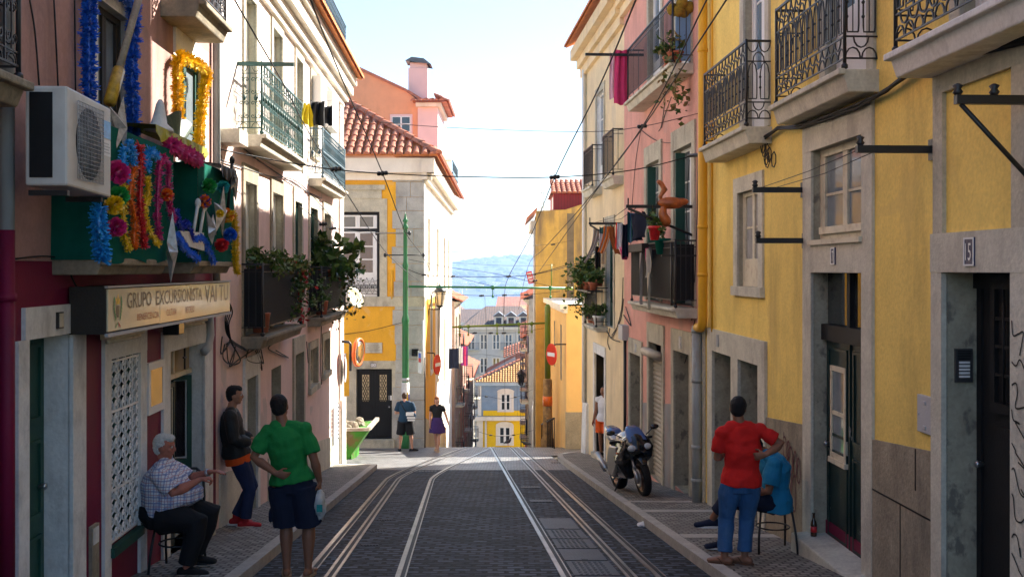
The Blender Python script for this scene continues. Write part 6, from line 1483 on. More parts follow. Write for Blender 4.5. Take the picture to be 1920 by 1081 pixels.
wire('thin upper cross wire in front of the salmon house', [(600, 215, 21.5), (720, 230, 20), (880, 241, 19), (1098, 247, 18), (1205, 237, 17), (1312, 212, 16.5)], .007, [(1204, 237, 17)])
wire('short cross wire from the rose house to the top of the green pole', [(560, 385, 18.9), (605, 420, 21), (625, 428, 23), (690, 436, 29), (760, 437, 33.3)], .009, [(606, 420, 21), (624, 428, 23)])
wire('cross wire in front of the hills, hung with three small fittings', [(766, 505, 33.3), (795, 515, 33.3), (849, 518, 33.3), (954, 518, 33.3), (1003, 513, 33.3), (1062, 497, 33.2)], .013, [(795, 515, 33.3), (849, 518, 33.3), (954, 518, 33.3)])
wire('thin wire slanting from the pole to the nearer beam', [(766, 486, 33.3), (849, 502, 33.3), (924, 512, 33.3), (1030, 536, 33.3)], .009, [(1003, 526, 33.3)])
wire('wire slanting down from the pole to the first hanger of the nearer beam', [(850, 517, 33.3), (890, 528, 33.3), (924, 536, 33.3)], .009)
wire('thin sagging wire just under the nearer beam', [(800, 549, 34), (903, 554, 34), (946, 553, 34), (987, 552, 34), (1050, 546, 34)], .009, [(903, 554, 34), (946, 553, 34), (987, 552, 34)])
wire('thin high wire in the pale sky between the houses', [(830, 473, 36), (930, 468, 37), (1003, 460, 38), (1037, 457, 39.5), (1075, 450, 39.6)], .007, [(1037, 458, 39.5)])
wire('thin wire above the hills, in front of the pale sky', [(848, 492, 37), (930, 497, 37), (1003, 498, 37), (1040, 496, 33.3)], .006)
wire('cross wire below the farther beam, hung with fittings', [(855, 620, 37), (890, 624, 37), (945, 624, 37), (975, 622, 37), (1020, 615, 36.6)], .008, [(890, 624, 37), (920, 624, 37), (945, 624, 37)])
wire('slack wire crossing the grey apartment block', [(868, 666, 45), (905, 664, 45), (960, 669, 45), (1001, 655, 45)], .008)
wire('slack wire in front of the blue upper wall, with small black knots', [(862, 738, 50), (912, 742, 50), (938, 747, 50), (968, 744, 50), (1001, 728, 50)], .010, [(912, 743, 50), (966, 744, 50)])
wire('slack wire in front of the lowest yellow wall, with small black knots', [(895, 808, 50), (920, 815, 50), (938, 817, 50), (963, 815, 50), (1000, 806, 50)], .010, [(920, 815, 50), (963, 815, 50)])
for (px, y0, y1, Y, k) in ((863, 556, 632, 36.5, 'leftmost'), (912, 556, 700, 40, 'second from left'), (946, 555, 790, 48, 'middle'), (969, 620, 780, 48, 'rightmost')):
    wire('thin dropper wire hanging from the tram wires, ' + k + ' of four', [(px - 3, y0, Y), (px, (y0 + y1) / 2, Y), (px + 1, y1, Y)], .007)
wire('slack cable across the orange wall to the green pole', [(628, 628, 33.9), (690, 620, 33.85), (755, 604, 33.45)], .012)
wire('thick wire from the ochre gable down to the plant balcony', [(1003, 514, 33.2), (1040, 506, 32), (1085, 492, 27), (1120, 470, 25)], .012)

# laundry by the white wall and purple cloths on the far right
gl = 'washing on the far street'
cloth(P(851, 652, 52), (1, .3, 0), .5, 1.0, 'cloth_navy', 'dark navy cloth hanging from the end of the white wall', 'garment', gl, seed=41)
cloth(P(862, 650, 53), (1, .3, 0), .3, .8, 'cloth_white', 'pale cloth hanging between the dark and pink ones on the far left', 'garment', gl, seed=42)
cloth(P(871, 648, 54), (1, .3, 0), .35, 1.0, 'cloth_purple', 'purple and pink cloth at the outer end of the far left washing', 'garment', gl, seed=43, mats=['cloth_purple', 'cloth_pink'], stripe=lambda x, t: int(x * 3) % 2)
mb = MB(); mb.tube([P(846, 648, 51), P(876, 648, 55)], .012, 5); mb.tube([P(846, 648, 51), (WC.T((51, 0, 0)).x, 51, P(0, 648, 51).z)], .014, 5); tag(mb.build('clothesline_bracket', MT['iron']), 'clothes pole sticking out at the end of the white wall', 'bracket')
cloth(P(992, 628, 58.6), (.3, 1, 0), .8, 1.0, 'cloth_lilac', 'lilac sheet hanging high on the shaded right row', 'sheet', gl, seed=44, name='sheet')
cloth(P(988, 725, 66), (.3, 1, 0), .7, .9, 'cloth_lilac', 'lilac cloth hanging beside the blue upper wall', 'sheet', gl, seed=45, name='sheet')
cloth(P(989, 785, 66), (.3, 1, 0), .8, 1.1, 'cloth_denim', 'dark blue garment hanging beside the lowest yellow wall', 'garment', gl, seed=46)
# skip
t = thing('skip', 'battered green metal skip half hidden behind the rose house corner', 'skip', (-4.6, 28.6, gz(28.6)))
z0 = gz(28.6)
mb = MB(); y0, y1 = 27.7, 29.5
mb.hexa([(-6.3, y0 + .1, z0 + .05), (-4.3, y0 + .1, z0 + .05), (-4.3, y1 - .1, z0 + .05), (-6.3, y1 - .1, z0 + .05), (-7, y0, z0 + 0.80), (-3.74, y0, z0 + 0.86), (-3.74, y1, z0 + 0.86), (-7, y1, z0 + 0.80)])
M('skip_green', (.05, .24, .02), rough=.6, var=.25, vs=3, patch=((.16, .13, .08), 2.2, .8), stain=(.16, .09, .04), ss=(2.5, 2.5, 2.5), sa=.85, st=(.50, .62), bump=.2)
sk = mb.build('body', MT['skip_green'], t, bevel=.02)
mb = MB(); rs = random.Random(6)
for k in range(70): mb.ell((rs.uniform(-6.6, -3.95), rs.uniform(27.85, 29.35), z0 + rs.uniform(.78, .92)), (rs.uniform(.06, .2), rs.uniform(.06, .2), rs.uniform(.05, .12)), 6, 4, Euler((rs.random(), rs.random(), 3 * rs.random())).to_matrix(), 0, False)
rb_ = mb.build('rubble_load', MT['dark_stone'], t); rb_['kind'] = 'stuff'
mb = MB(); mb.hexa([(-7.05, y0 - .06, z0 + 0.80), (-3.70, y0 - .06, z0 + 0.86), (-3.70, y0 + .04, z0 + 0.86), (-7.05, y0 + .04, z0 + 0.80), (-7.05, y0 - .06, z0 + .88), (-3.70, y0 - .06, z0 + 0.94), (-3.70, y0 + .04, z0 + 0.94), (-7.05, y0 + .04, z0 + .88)]); mb.hexa([(-3.78, y0 + .04, z0 + 0.86), (-3.68, y0 + .04, z0 + 0.86), (-3.68, y1 + .05, z0 + 0.86), (-3.78, y1 + .05, z0 + 0.86), (-3.78, y0 + .04, z0 + 0.95), (-3.68, y0 + .04, z0 + 0.95), (-3.68, y1 + .05, z0 + 0.95), (-3.78, y1 + .05, z0 + 0.95)])
mb.hexa([(-7.05, y1 - .04, z0 + 0.80), (-3.78, y1 - .04, z0 + 0.86), (-3.78, y1 + .05, z0 + 0.86), (-7.05, y1 + .05, z0 + 0.80), (-7.05, y1 - .04, z0 + 0.95), (-3.78, y1 - .04, z0 + .8), (-3.78, y1 + .05, z0 + .8), (-7.05, y1 + .05, z0 + 0.95)])
mb.build('rim', M('skip_rim', (.42, .38, .31), rough=.6, var=.3, vs=5, stain=(.25, .15, .08), ss=(4, 4, 4), sa=.6), t)
mb = MB()
for x in (-4.6, -5.4): mb.hexa([(x, y0 + .06, z0 + .1), (x + .08, y0 + .06, z0 + .1), (x + .08, y0 + .16, z0 + .1), (x, y0 + .16, z0 + .1), (x - .1, y0 - .03, z0 + .8), (x - .02, y0 - .03, z0 + .8), (x - .02, y0 + .07, z0 + .8), (x - .1, y0 + .07, z0 + .8)])
mb.box(-4.5, -4.2, y0 + .2, y1 - .2, z0 - .02, z0 + .35); mb.build('rib', MT['skip_green'], t)
# satellite dish behind the shrub
c = P(663, 559, 24.5); n = Vector((.8, -.45, .4)).normalized(); t = thing('satellite_dish', 'cream satellite dish behind the shrub of the corner balcony', 'satellite dish', c)
mb = MB(); mb.lathe([(.001, .0), (.1, .008), (.2, .035), (.255, .06), (.255, .05), (.2, .022), (.1, -.005), (.001, -.012)], c, n, 24); mb.build('reflector', M('dish_backlit', (.85, .78, .50), rough=.5, var=.08, bump=0), t)  # cream made paler and yellower to stand in for sun shining through
mb = MB(); mb.tube([c - n * .01, c - n * .12, WL.T((24.7, -.02, c.z - .1))], .022, 6); mb.tube([c + Vector((0, 0, -.25)), c + n * .3 + Vector((0, 0, -.08))], .012, 5); mb.ell(c + n * .3 + Vector((0, 0, -.07)), (.035, .035, .035), 8, 6); mb.build('mount', MT['plastic_grey'], t)
# ------------------------------------------------------------------ left wall: club sign, air conditioner, festival balcony
def wlp(px, py, w_): u = WL.u(px, w_); return WL.T((u, w_, (HY - py) / F * u))
t = thing('club_sign', 'long cream club sign with a wreath emblem and brown and red lettering', 'sign', WL.T((10.1, .2, -.5)))
mb = WL.mb(); mb.box(8.03, 12.24, .02, .29, -.49, -.13); mb.build('box', MT['dark_wood'], t)
M('sign_cream', (.80, .70, .48), rough=.12, var=.08, vs=1.5, bump=0, spec=.6); M('sign_brown', (.16, .11, .05), rough=.3, var=.1, bump=0); M('sign_dark_red', (.42, .07, .04), rough=.3, var=.1, bump=0)
mb = WL.mb(); mb.box(8.05, 9.42, .29, .30, -.47, -.15); mb.box(9.425, 12.22, .29, .302, -.475, -.15); mb.build('panel', MT['sign_cream'], t)
mb = WL.mb(); mb.box(8.02, 12.25, .285, .31, -.51, -.485); mb.box(8.02, 12.25, .285, .31, -.14, -.125); mb.build('frame', MT['plastic_grey'], t)
Ud = (WL.T((1, 0, 0)) - WL.T((0, 0, 0))).normalized()
def words(s, u0, u1, z, h, m):
    mb = MB(); wd = text_into(mb, s, (0, 0, 0), Ud, (0, 0, 1), (0, 0, 0), h, center=False); mb = MB()
    text_into(mb, s, WL.T((u0, .304, z)), Ud, (0, 0, 1), (0, 0, 0), h, squash=(u1 - u0) / wd, center=False); mb.build('lettering', MT[m], t)
words('GRUPO', 8.5, 9.16, -.31, .125, 'sign_brown'); words('EXCURSIONISTA', 9.3, 10.92, -.31, .125, 'sign_brown'); words('VAI TU', 11.05, 12.12, -.345, .18, 'sign_brown')
words('BENEFICENCIA', 8.76, 9.38, -.42, .055, 'sign_dark_red'); words('CULTURA', 9.62, 9.95, -.42, .06, 'sign_dark_red'); words('RECREIO', 10.28, 10.62, -.42, .06, 'sign_dark_red')
mb = WL.mb(); e = .305
for sg in (-1, 1):
    for k in range(7):
        z = -.40 + k * .025; x = 8.27 + sg * (.05 + .035 * math.sin(k / 6 * 2.2)); mb.add([(x, e, z), (x + sg * .022, e, z + .02), (x + sg * .012, e, z + .045), (x - sg * .012, e, z + .03)], [(0, 1, 2, 3)], 0)
    mb.add([(8.27, e, -.40), (8.27 + sg * .06, e, -.44), (8.27 + sg * .05, e, -.455), (8.27 + sg * .01, e, -.42)], [(0, 1, 2, 3)], 2 if sg > 0 else 0)
mb.add([(8.23, e, -.27), (8.31, e, -.27), (8.325, e, -.215), (8.295, e, -.235), (8.27, e, -.185), (8.245, e, -.235), (8.215, e, -.215)], [(0, 1, 2, 3, 4, 5, 6)], 1)
mb.add([(8.25, e, -.37), (8.29, e, -.37), (8.305, e, -.28), (8.235, e, -.28)], [(0, 1, 2, 3)], 3); mb.build('emblem', [MT['foil_green'], MT['foil_yellow'], MT['sign_red'], MT['sign_brown']], t)
for (a, b, lab) in ((8.65, 9.55, 'slim tube lamp under the club sign, over the grated window'), (10.9, 11.9, 'slim tube lamp under the club sign, over the club door')):
    mb = WL.mb(); mb.box(a, b, .04, .13, -.57, -.525); mb.tube([(a + .02, .09, -.59), (b - .02, .09, -.59)], .018, 8); tag(mb.build('tube_lamp', MT['cream_paint']), lab, 'lamp', 'tube lamps under the club sign')
t = thing('floodlight', 'small black floodlight under the club sign, beside the club door', 'lamp', WL.T((10.5, .1, -.6))); mb = WL.mb(); mb.box(10.4, 10.62, .05, .2, -.64, -.52); mb.build('housing', MT['black_paint'], t, bevel=.01)
mb = WL.mb(); mb.box(10.42, 10.60, .2, .205, -.63, -.53); mb.build('lens', MT['glass'], t)
# air conditioner
t = thing('air_conditioner', 'white air conditioner unit hung on the wall by the festival balcony', 'air conditioner', WL.T((7, .35, .6)))
mb = WL.mb(); mb.hexa([(6.6, .27, .52), (7.42, .27, .50), (7.42, .53, .50), (6.6, .53, .52), (6.6, .27, 1.14), (7.42, .27, 1.12), (7.42, .53, 1.12), (6.6, .53, 1.14)])
mb.build('casing', M('ac_white', (.62, .60, .55), rough=.45, var=.1, stain=(.4, .36, .3), ss=(4, 4, 2), sa=.4, bump=0), t, bevel=.015)
mb = WL.mb(); mb.box(6.594, 6.6, .30, .44, .57, 1.10); mb.build('side_louvre', MT['black_paint'], t)
mb = WL.mb(); mb.lathe([(.235, 0), (.235, .003)], (6.98, .53, .82), (0, 1, 0), 28, 0, False); mb.build('fan_opening', MT['void'], t)
mb = WL.mb()
for k in range(5):
    a = k * 2 * math.pi / 5; mb.add([(6.98 + .05 * math.cos(a), .535, .82 + .05 * math.sin(a)), (6.98 + .21 * math.cos(a), .535, .82 + .21 * math.sin(a)), (6.98 + .2 * math.cos(a + .7), .538, .82 + .2 * math.sin(a + .7)), (6.98 + .05 * math.cos(a + .8), .538, .82 + .05 * math.sin(a + .8))], [(0, 1, 2, 3)])
mb.build('fan', M('fan_grey', (.06, .065, .08), rough=.4), t)
mb = WL.mb()
for k in range(19): mb.tube([(6.74 + k * .0267, .545, .575), (6.74 + k * .0267, .545, 1.07)], .0028, 3)
for k in range(19): mb.tube([(6.74, .548, .575 + k * .0275), (7.22, .548, .575 + k * .0275)], .0028, 3)
mb.build('fan_grille', MT['plastic_grey'], t)
mb = WL.mb(); mb.box(7.25, 7.40, .531, .534, .90, 1.02); mb.build('sticker', MT['foil_sky'], t)
mb = WL.mb(); mb.box(7.25, 7.40, .531, .533, .78, .89)
for k in range(4): mb.box(7.26, 7.38 - .02 * (k % 2), .533, .534, .80 + k * .02, .806 + k * .02, 1)
mb.build('rating_label', [MT['white_paint'], MT['plastic_grey']], t)
for u in (6.7, 7.32): mb = WL.mb(); mb.box(u - .02, u + .02, .26, .5, .465, .498); mb.build('wall_bracket', MT['iron'], t)
wallwire(WL, t, [[(6.5, .45), (6.55, .6), (6.45, .72), (6.3, .7)], [(6.4, .4), (6.3, .5), (6.35, .62), (6.5, .58), (6.5, .42)]], r=.01, name='hose')
# green cloth over the festival balconies
def drape(u0, u1, label, near):
    t = thing('green_cloth', label, 'cloth', WL.T((u0, .42, .1)), 'green cloths over the festival balcony')
    mb = WL.mb(); n = 24
    for (W0, W1_, k0, k1) in (((u0, .415), (u1, .415), 0, n),):
        vs = []
        for j in range(7):
            for i in range(n + 1):
                u = lerp(u0, u1, i / n); z = lerp(1.05, .06, j / 6) + (.02 * math.sin(u * 7) if j == 6 else 0); vs.append((u, .415 + .012 * math.sin(u * 11 + j * .4) * (j / 6 + .3), z))
        mb.add(vs, [(j * (n + 1) + i, j * (n + 1) + i + 1, (j + 1) * (n + 1) + i + 1, (j + 1) * (n + 1) + i) for j in range(6) for i in range(n)], 0, True)
    mb.build('front_sheet', MT['tarp_green'], t)
    mb = WL.mb(); vs = []
    for j in range(5):
        for i in range(9): vs.append((near - .012 + .008 * math.sin(i * 1.7 + j), lerp(.0, .415, i / 8), lerp(1.04, .07, j / 4)))
    mb.add(vs, [(j * 9 + i, j * 9 + i + 1, (j + 1) * 9 + i + 1, (j + 1) * 9 + i) for j in range(4) for i in range(8)], 0, True); mb.build('end_sheet', MT['tarp_green'], t)
drape(7.74, 9.44, 'green cloth round the nearer festival balcony, behind the tinsel letters', 7.74)
drape(10.29, 11.92, 'green cloth round the farther festival balcony, under the silver stars', 10.29)
# tinsel
def tinsel(label, pts, r, m, w_=.47, cat='garland', group='tinsel garlands on the festival balcony', dens=520, name='tinsel_garland', mats=None, raw=False):
    p3 = [Vector(p) for p in pts] if raw else [wlp(px, py, w_) for px, py in pts]
    rs = random.Random(len(label) * 7 + len(pts)); fine = []
    fine = smooth(p3, 8)
    mb = MB(); L_ = sum((b - a).length for a, b in zip(fine, fine[1:]))
    mb.tube(fine, r * .45, 6)
    n = int(L_ * dens * 1.9); ms = mats or [m]
    for i in range(n):
        s = rs.random() * (len(fine) - 1); k = int(s); c = lerp(fine[k], fine[k + 1], s - k); tt = (fine[k + 1] - fine[k]).normalized()
        d = Vector((rs.gauss(0, 1), rs.gauss(0, 1), rs.gauss(0, 1))); d = (d - tt * d.dot(tt) * .6).normalized(); rr = r * rs.uniform(.75, 1.25) * (1 + .22 * math.sin(s * 2.3)); e = d.orthogonal().normalized() * r * .13
        mi = min(len(ms) - 1, int((s / (len(fine) - 1)) * len(ms)))
        mb.add([c + d * rr * .3 - e, c + d * rr * .3 + e, c + d * rr + e * .9, c + d * rr - e * .9], [(0, 1, 2, 3)], mi)
    return tag(mb.build(name, [MT['foil_' + q] for q in ms], recalc=False), label, cat, group)
def pompom(label, px, py, r, m, w_=.5, m2=None):
    c = wlp(px, py, w_); rs = random.Random(px * 3 + py); mb = MB(); mb.ell(c, (r * .5,) * 3, 8, 6)
    for i in range(170):
        d = Vector((rs.gauss(0, 1), rs.gauss(0, 1), rs.gauss(0, 1))).normalized(); e = d.orthogonal().normalized() * r * .16; rr = r * rs.uniform(.8, 1.1)
        mb.add([c + d * r * .3 - e, c + d * r * .3 + e, c + d * rr + e, c + d * rr - e], [(0, 1, 2, 3)], 1 if m2 and rs.random() < .4 else 0)
    return tag(mb.build('tinsel_pompom', [MT['foil_' + m], MT['foil_' + (m2 or m)]], recalc=False), label, 'pompom', 'tinsel pompoms on the festival balcony')
tinsel('thick blue tinsel garland framing the tall window above the air conditioner', [(168, 200), (166, 100), (167, 30), (172, -30), (210, -22), (247, 2), (250, 60), (246, 140), (249, 215), (247, 258)], .060, 'blue', w_=.10, dens=900)
tinsel('sunlit yellow tinsel garland framing the smaller window', [(335, 225), (333, 170), (335, 110), (352, 112), (386, 132), (383, 165), (376, 220), (371, 275)], .058, 'yellow', w_=.10, dens=900)
tinsel('short blue tinsel strand dangling below the air conditioner', [(186, 388), (183, 420), (187, 455), (190, 488)], .055, 'sky', dens=900)
tinsel('orange strand of the tinsel letters, left of the long red strand', [(251, 311), (244, 345), (243, 372), (251, 413), (249, 445), (250, 465)], .036, 'orange')
tinsel('long red strand of the tinsel letters on the green cloth', [(260, 271), (263, 313), (261, 380), (264, 420), (269, 463)], .036, 'red')
tinsel('yellow strand at the left end of the tinsel letters', [(231, 346), (230, 393), (231, 440), (240, 468)], .030, 'yellow')
tinsel('wavy yellow strand of the tinsel letters, right of the red strand', [(273, 330), (276, 366), (269, 396), (275, 426), (295, 458)], .032, 'yellow')
tinsel('short bright blue strand at the top of the tinsel letters', [(272, 316), (277, 284), (293, 292)], .040, 'sky')
tinsel('arched pink strand shaped like a letter A', [(297, 448), (294, 413), (296, 330), (303, 295), (314, 315), (316, 380), (325, 412)], .032, 'pink')
tinsel('dull blue strand hanging left of the letters, top of the cloth', [(232, 275), (229, 310), (233, 342)], .036, 'sky')
tinsel('dull blue strand hanging beside the silver star', [(240, 262), (247, 285), (249, 306)], .036, 'sky')
tinsel('dark blue zigzag garland between the two green cloths', [(327, 395), (338, 425), (349, 418), (360, 447), (376, 446), (390, 468), (400, 492)], .034, 'navy', mats=['navy', 'blue'])
tinsel('bright blue garland along the bottom of the white sail', [(329, 440), (346, 466), (371, 487)], .036, 'blue')
tinsel('yellow tinsel strand hanging at the far corner of the festival balcony', [(437, 400), (441, 440), (441, 480), (444, 513)], .040, 'yellow', dens=800)
mb = MB(); a, b, c = wlp(333, 432, .46), wlp(352, 462, .46), wlp(380, 470, .46); d = wlp(379, 436, .46)
for o_ in (Vector((0, 0, 0)), Vector((.012, 0, 0))): mb.add([v + o_ for v in (a, b, c, d)], [(0, 1, 2, 3)])
tag(mb.build('sail_panel', MT['whitewash']), 'pale sail shaped panel between blue garlands on the festival balcony', 'panel')
for args in (('crimson pompom at the upper left of the tinsel letters', 219, 323, .085, 'pink'), ('green pompom left of the tinsel letters', 221, 367, .075, 'green'), ('yellow pompom below the green one, by the air conditioner', 213, 384, .07, 'yellow'), ('pink pompom low at the left of the tinsel letters', 217, 425, .07, 'pink'), ('red and orange pompom inside the pink letter A', 312, 365, .055, 'orange', .5, 'red'),
             ('green pompom at the top of the farther cloth', 391, 348, .075, 'green'), ('teal pompom at the top right of the farther cloth', 417, 351, .07, 'teal'), ('orange and blue pompom near the two white sticks', 382, 377, .065, 'orange', .5, 'navy'), ('yellow and orange pompom right of the silver star', 425, 404, .075, 'yellow', .5, 'orange'), ('red pompom below the silver star', 415, 459, .07, 'red'), ('blue pompom at the far edge of the farther cloth', 431, 440, .075, 'blue'), ('small yellow pompom in the middle of the silver star', 411, 400, .04, 'yellow', .56)): pompom(*args)
M('silver_foil', (.42, .42, .42), rough=.3, metal=.3, var=.35, vs=20, bump=.4, bs=25)
def star(label, px, py, r, w_=.52, n=5, rot=0, m='silver_foil', sq=.6, seed=0, name='foil_star'):
    c = wlp(px, py, w_); rs = random.Random(seed); U = Ud; V = Vector((0, 0, 1)); N = WL.n; mb = MB(); pts = []
    for k in range(2 * n):
        a = rot + math.pi * k / n; q = r * (rs.uniform(.8, 1.15) if k % 2 == 0 else .36); pts.append(c + U * q * min(1.3, sq * 1.9) * math.sin(a) + V * q * math.cos(a) + N * rs.uniform(-.03, .03))
    f, b = c + N * .06, c - N * .04; vs = [f, b] + pts
    mb.add(vs, [(0, 2 + k, 2 + (k + 1) % (2 * n)) for k in range(2 * n)] + [(1, 2 + (k + 1) % (2 * n), 2 + k) for k in range(2 * n)])
    return tag(mb.build(name, MT[m]), label, 'star', 'silver foil stars on the festival balcony')
star('large silver star hanging beside the air conditioner', 222, 240, .30, .40, 5, .2, seed=1, sq=.35)
star('white silver star in the middle of the farther green cloth', 412, 400, .26, .50, 5, .1, seed=2)
star('crumpled silver star left of the white one, near the sticks', 393, 428, .20, .50, 5, .6, seed=3)
star('silver star on a black stick at the far end of the balcony', 436, 335, .25, .46, 5, .3, seed=4, sq=.45)
star('dark and silver star hanging low between the two balconies, over the sign', 319, 472, .34, .50, 4, .0, seed=5, sq=.22)
for (px, y0, y1, m, lab) in ((430, 300, 395, 'black_paint', 'black stick carrying the far silver star'), (366, 381, 433, 'whitewash', 'white stick with a bulb end, left of a pair'), (378, 387, 437, 'whitewash', 'white stick with a bulb end, right of a pair')):
    mb = MB(); a, b = wlp(px + 4, y0, .47), wlp(px - 4, y1, .47); mb.tube([a, b], .016, 6); mb.ell(a, (.03, .03, .05), 8, 6); tag(mb.build('festival_stick', MT[m]), lab, 'stick', 'sticks on the festival balcony')
mb = MB(); a, b = wlp(262, -15, .42), wlp(204, 192, .42); mb.tube([a, lerp(a, b, .72)], .028, 8); mb.tube([lerp(a, b, .72), b], .045, 8, 1); tag(mb.build('flag_pole', [MT['dark_stone'], M('gilt', (.45, .28, .03), rough=.4, var=.4, vs=20)]), 'slanting wooden pole with a gilt lower end across the blue garland', 'pole')
# scalloped canopy, fan and bolster over the farther balcony
def scallop(pts_u, w0, w1, z, amp, m, label, cat, name, tilt=0, n=40, th=.02):
    u0, u1 = pts_u; mb = WL.mb(); vs = []
    for i in range(n + 1):
        u = lerp(u0, u1, i / n); d = amp * abs(math.sin(i / n * math.pi * 5)); vs += [(u, w0, z), (u, w1, z - tilt), (u, w1 + .012 * math.sin(i), z - tilt - .06 - d)]
    mb.add(vs, [f for i in range(n) for f in ((3 * i, 3 * i + 1, 3 * i + 4, 3 * i + 3), (3 * i + 1, 3 * i + 2, 3 * i + 5, 3 * i + 4))])
    return tag(mb.build(name, MT[m]), label, cat)
M('canopy_lime', (.38, .36, .03), rough=.6, var=.3, vs=8); M('fan_slate', (.10, .13, .11), rough=.5, var=.3, vs=5)
scallop((8.95, 10.75), .05, .40, 1.24, .07, 'canopy_lime', 'lime canopy with a scalloped hem over the gap between the festival cloths', 'canopy', 'scalloped_canopy', .02)
scallop((10.9, 11.65), .1, .5, 1.14, .09, 'dark_wood', 'dark scalloped trim at the far end of the lime canopy', 'trim', 'scalloped_trim', .06, 24)
mb = WL.mb(); c = (10.45, .2, 1.22); vs = [c]; n = 26
for k in range(n + 1):
    a = math.pi * k / n; r = .36 + .03 * abs(math.sin(k * math.pi / 2 * .5)); vs.append((c[0] - r * 1.2 * math.cos(a), c[1] + .05 * math.sin(a * 6), c[2] + r * .85 * math.sin(a)))
mb.add(vs, [(0, k + 1, k + 2) for k in range(n)]); mb.add([(x, y - .02, z) for x, y, z in vs], [(0, k + 2, k + 1) for k in range(n)]); tag(mb.build('paper_fan', MT['fan_slate']), 'grey pleated fan standing on the lime canopy', 'fan')
tinsel('red tinsel bolster under the lime canopy', [(318, 272), (345, 286), (372, 300)], .062, 'pink', w_=.42, dens=800)
mb = MB(); c = wlp(297, 246, .30); mb.lathe([(.13, 0), (.12, .03), (.07, .07), (.05, .16), (.035, .24), (.015, .28)], c, (.05, 0, 1), 16); tag(mb.build('cone_hat', MT['whitewash']), 'pale grey cone hat standing at the end of the lime canopy', 'hat')
# plants of the rose house
gp_ = 'potted plants on the rose house balconies'
def wl3(u, w_, z): return WL.T((u, w_, z))
pot_plant(wl3(15.0, .17, -.1), (.45, .16, .17), 420, .09, 'low leafy plant along the near rail of the nearer lower balcony', gp_, pot=(.12, .15), seed=51, mats=('leaf_b', 'leaf_a', 'leaf_b'), lift=-.1)
pot_plant(wl3(16.2, .18, -.1), (.4, .16, .14), 300, .09, 'low yellow-green plant in the middle of the nearer lower balcony rail', gp_, pot=(.12, .15), seed=52, mats=('leaf_b', 'leaf_b', 'leaf_dry'), lift=-.1)
pot_plant(wl3(17.4, .33, -.05), (.2, .14, .2), 360, .09, 'trailing yellow-green plant hanging down the far corner of the nearer lower balcony', gp_, pot=(.1, .12), seed=53, droop=.9, mats=('leaf_b', 'leaf_dry', 'leaf_a', 'red_petal'), lift=-.15)
pot_plant(wl3(16.6, .34, -.75), (.5, .10, .42), 420, .09, 'dark creeper growing through the bars of the nearer lower balcony', gp_, pot=(0, .1), seed=54, mats=('leaf_a', 'leaf_a', 'leaf_b'), stems=False)
pot_plant(wl3(21.4, .18, -.2), (.75, .22, .40), 420, .24, 'big-leaved green shrub above the rail of the corner balcony', gp_, pot=(.16, .2), seed=55, mats=('leaf_a', 'leaf_a', 'leaf_b'), lift=-.1)
pot_plant(wl3(23.2, .2, -.25), (.55, .2, .30), 560, .12, 'bushy plant with reddish leaves spilling over the far end of the corner balcony', gp_, pot=(.14, .2), seed=56, droop=1.1, mats=('leaf_a', 'leaf_b', 'leaf_dry', 'leaf_a'), lift=-.1)
for (u, z, lab, s_) in ((14.6, -.86, 'reddish tub at the near end of the nearer lower balcony', 3), (20.8, -.88, 'reddish pot at the near end of the corner balcony', 4)):
    mb = MB(); mb.lathe([(.1, 0), (.13, .25), (.14, .26), (.12, .27), (.01, .25)], wl3(u, .2, z), n=12); tag(mb.build('plant_tub', MT['terracotta']), lab, 'flower pot')
cloth(P(575, 193, 17.2), (.6, .8, 0), .24, .36, 'cloth_yellow', 'bright yellow cloth pegged at the end of the green scrolled balcony', 'garment', None, seed=61, outline=lambda s: .35 + .65 * min(1, s * 2))
cloth(P(596, 188, 18.2), (1, .3, 0), .24, .44, 'cloth_black', 'dark garment pegged left of another beside the yellow cloth', 'garment', None, seed=62, fold=.06)
cloth(P(611, 197, 18.7), (1, .3, 0), .22, .34, 'cloth_black', 'dark garment pegged right of another beside the yellow cloth', 'garment', None, seed=63, fold=.06)
mb = WL.mb(); mb.tube([(17.0, .33, 2.72), (17.2, .46, 2.69), (18.2, .74, 2.89), (18.7, .85, 2.88), (20.3, .3, 2.6)], .004, 4); tag(mb.build('clothesline', MT['cable']), 'short clothes-line between the two upper rose house balconies', 'clothes-line')
# ------------------------------------------------------------------ people
def vox(mb, name, mats, parent, size=.006, smooth=4, crumple=0, cs=7.0, seed=0, zs=1.0):
    """joins the overlapping shapes into one continuous surface"""
    me = mb.mesh(name, mats); ob = bpy.data.objects.new(name, me); COL.objects.link(ob)
    r = ob.modifiers.new('r', 'REMESH'); r.mode = 'VOXEL'; r.voxel_size = size; r.use_smooth_shade = True
    s = ob.modifiers.new('s', 'SMOOTH'); s.iterations = smooth; s.factor = .5
    dg = bpy.context.evaluated_depsgraph_get(); m2 = bpy.data.meshes.new_from_object(ob.evaluated_get(dg)); m2.name = name
    ob.modifiers.clear(); ob.data = m2; bpy.data.meshes.remove(me)
    if crumple:
        o = Vector((seed * 3.1, seed * 1.7, seed))
        nr = [v.normal.copy() for v in m2.vertices]
        for v, n in zip(m2.vertices, nr):
            c = v.co; f = noise.noise(Vector((c.x * cs, c.y * cs, c.z * cs * zs)) + o) + .5 * noise.noise(Vector((c.x * cs * 2.3, c.y * cs * 2.3, c.z * cs * 2.3 * zs)) + o)
            v.co = c + n * f * crumple
    m2.polygons.foreach_set('use_smooth', [True] * len(m2.polygons)); m2.update()
    m2.materials.clear(); m2.materials.append(mats)
    ob.parent = parent
    return ob
def V3(*a): return Vector(a)
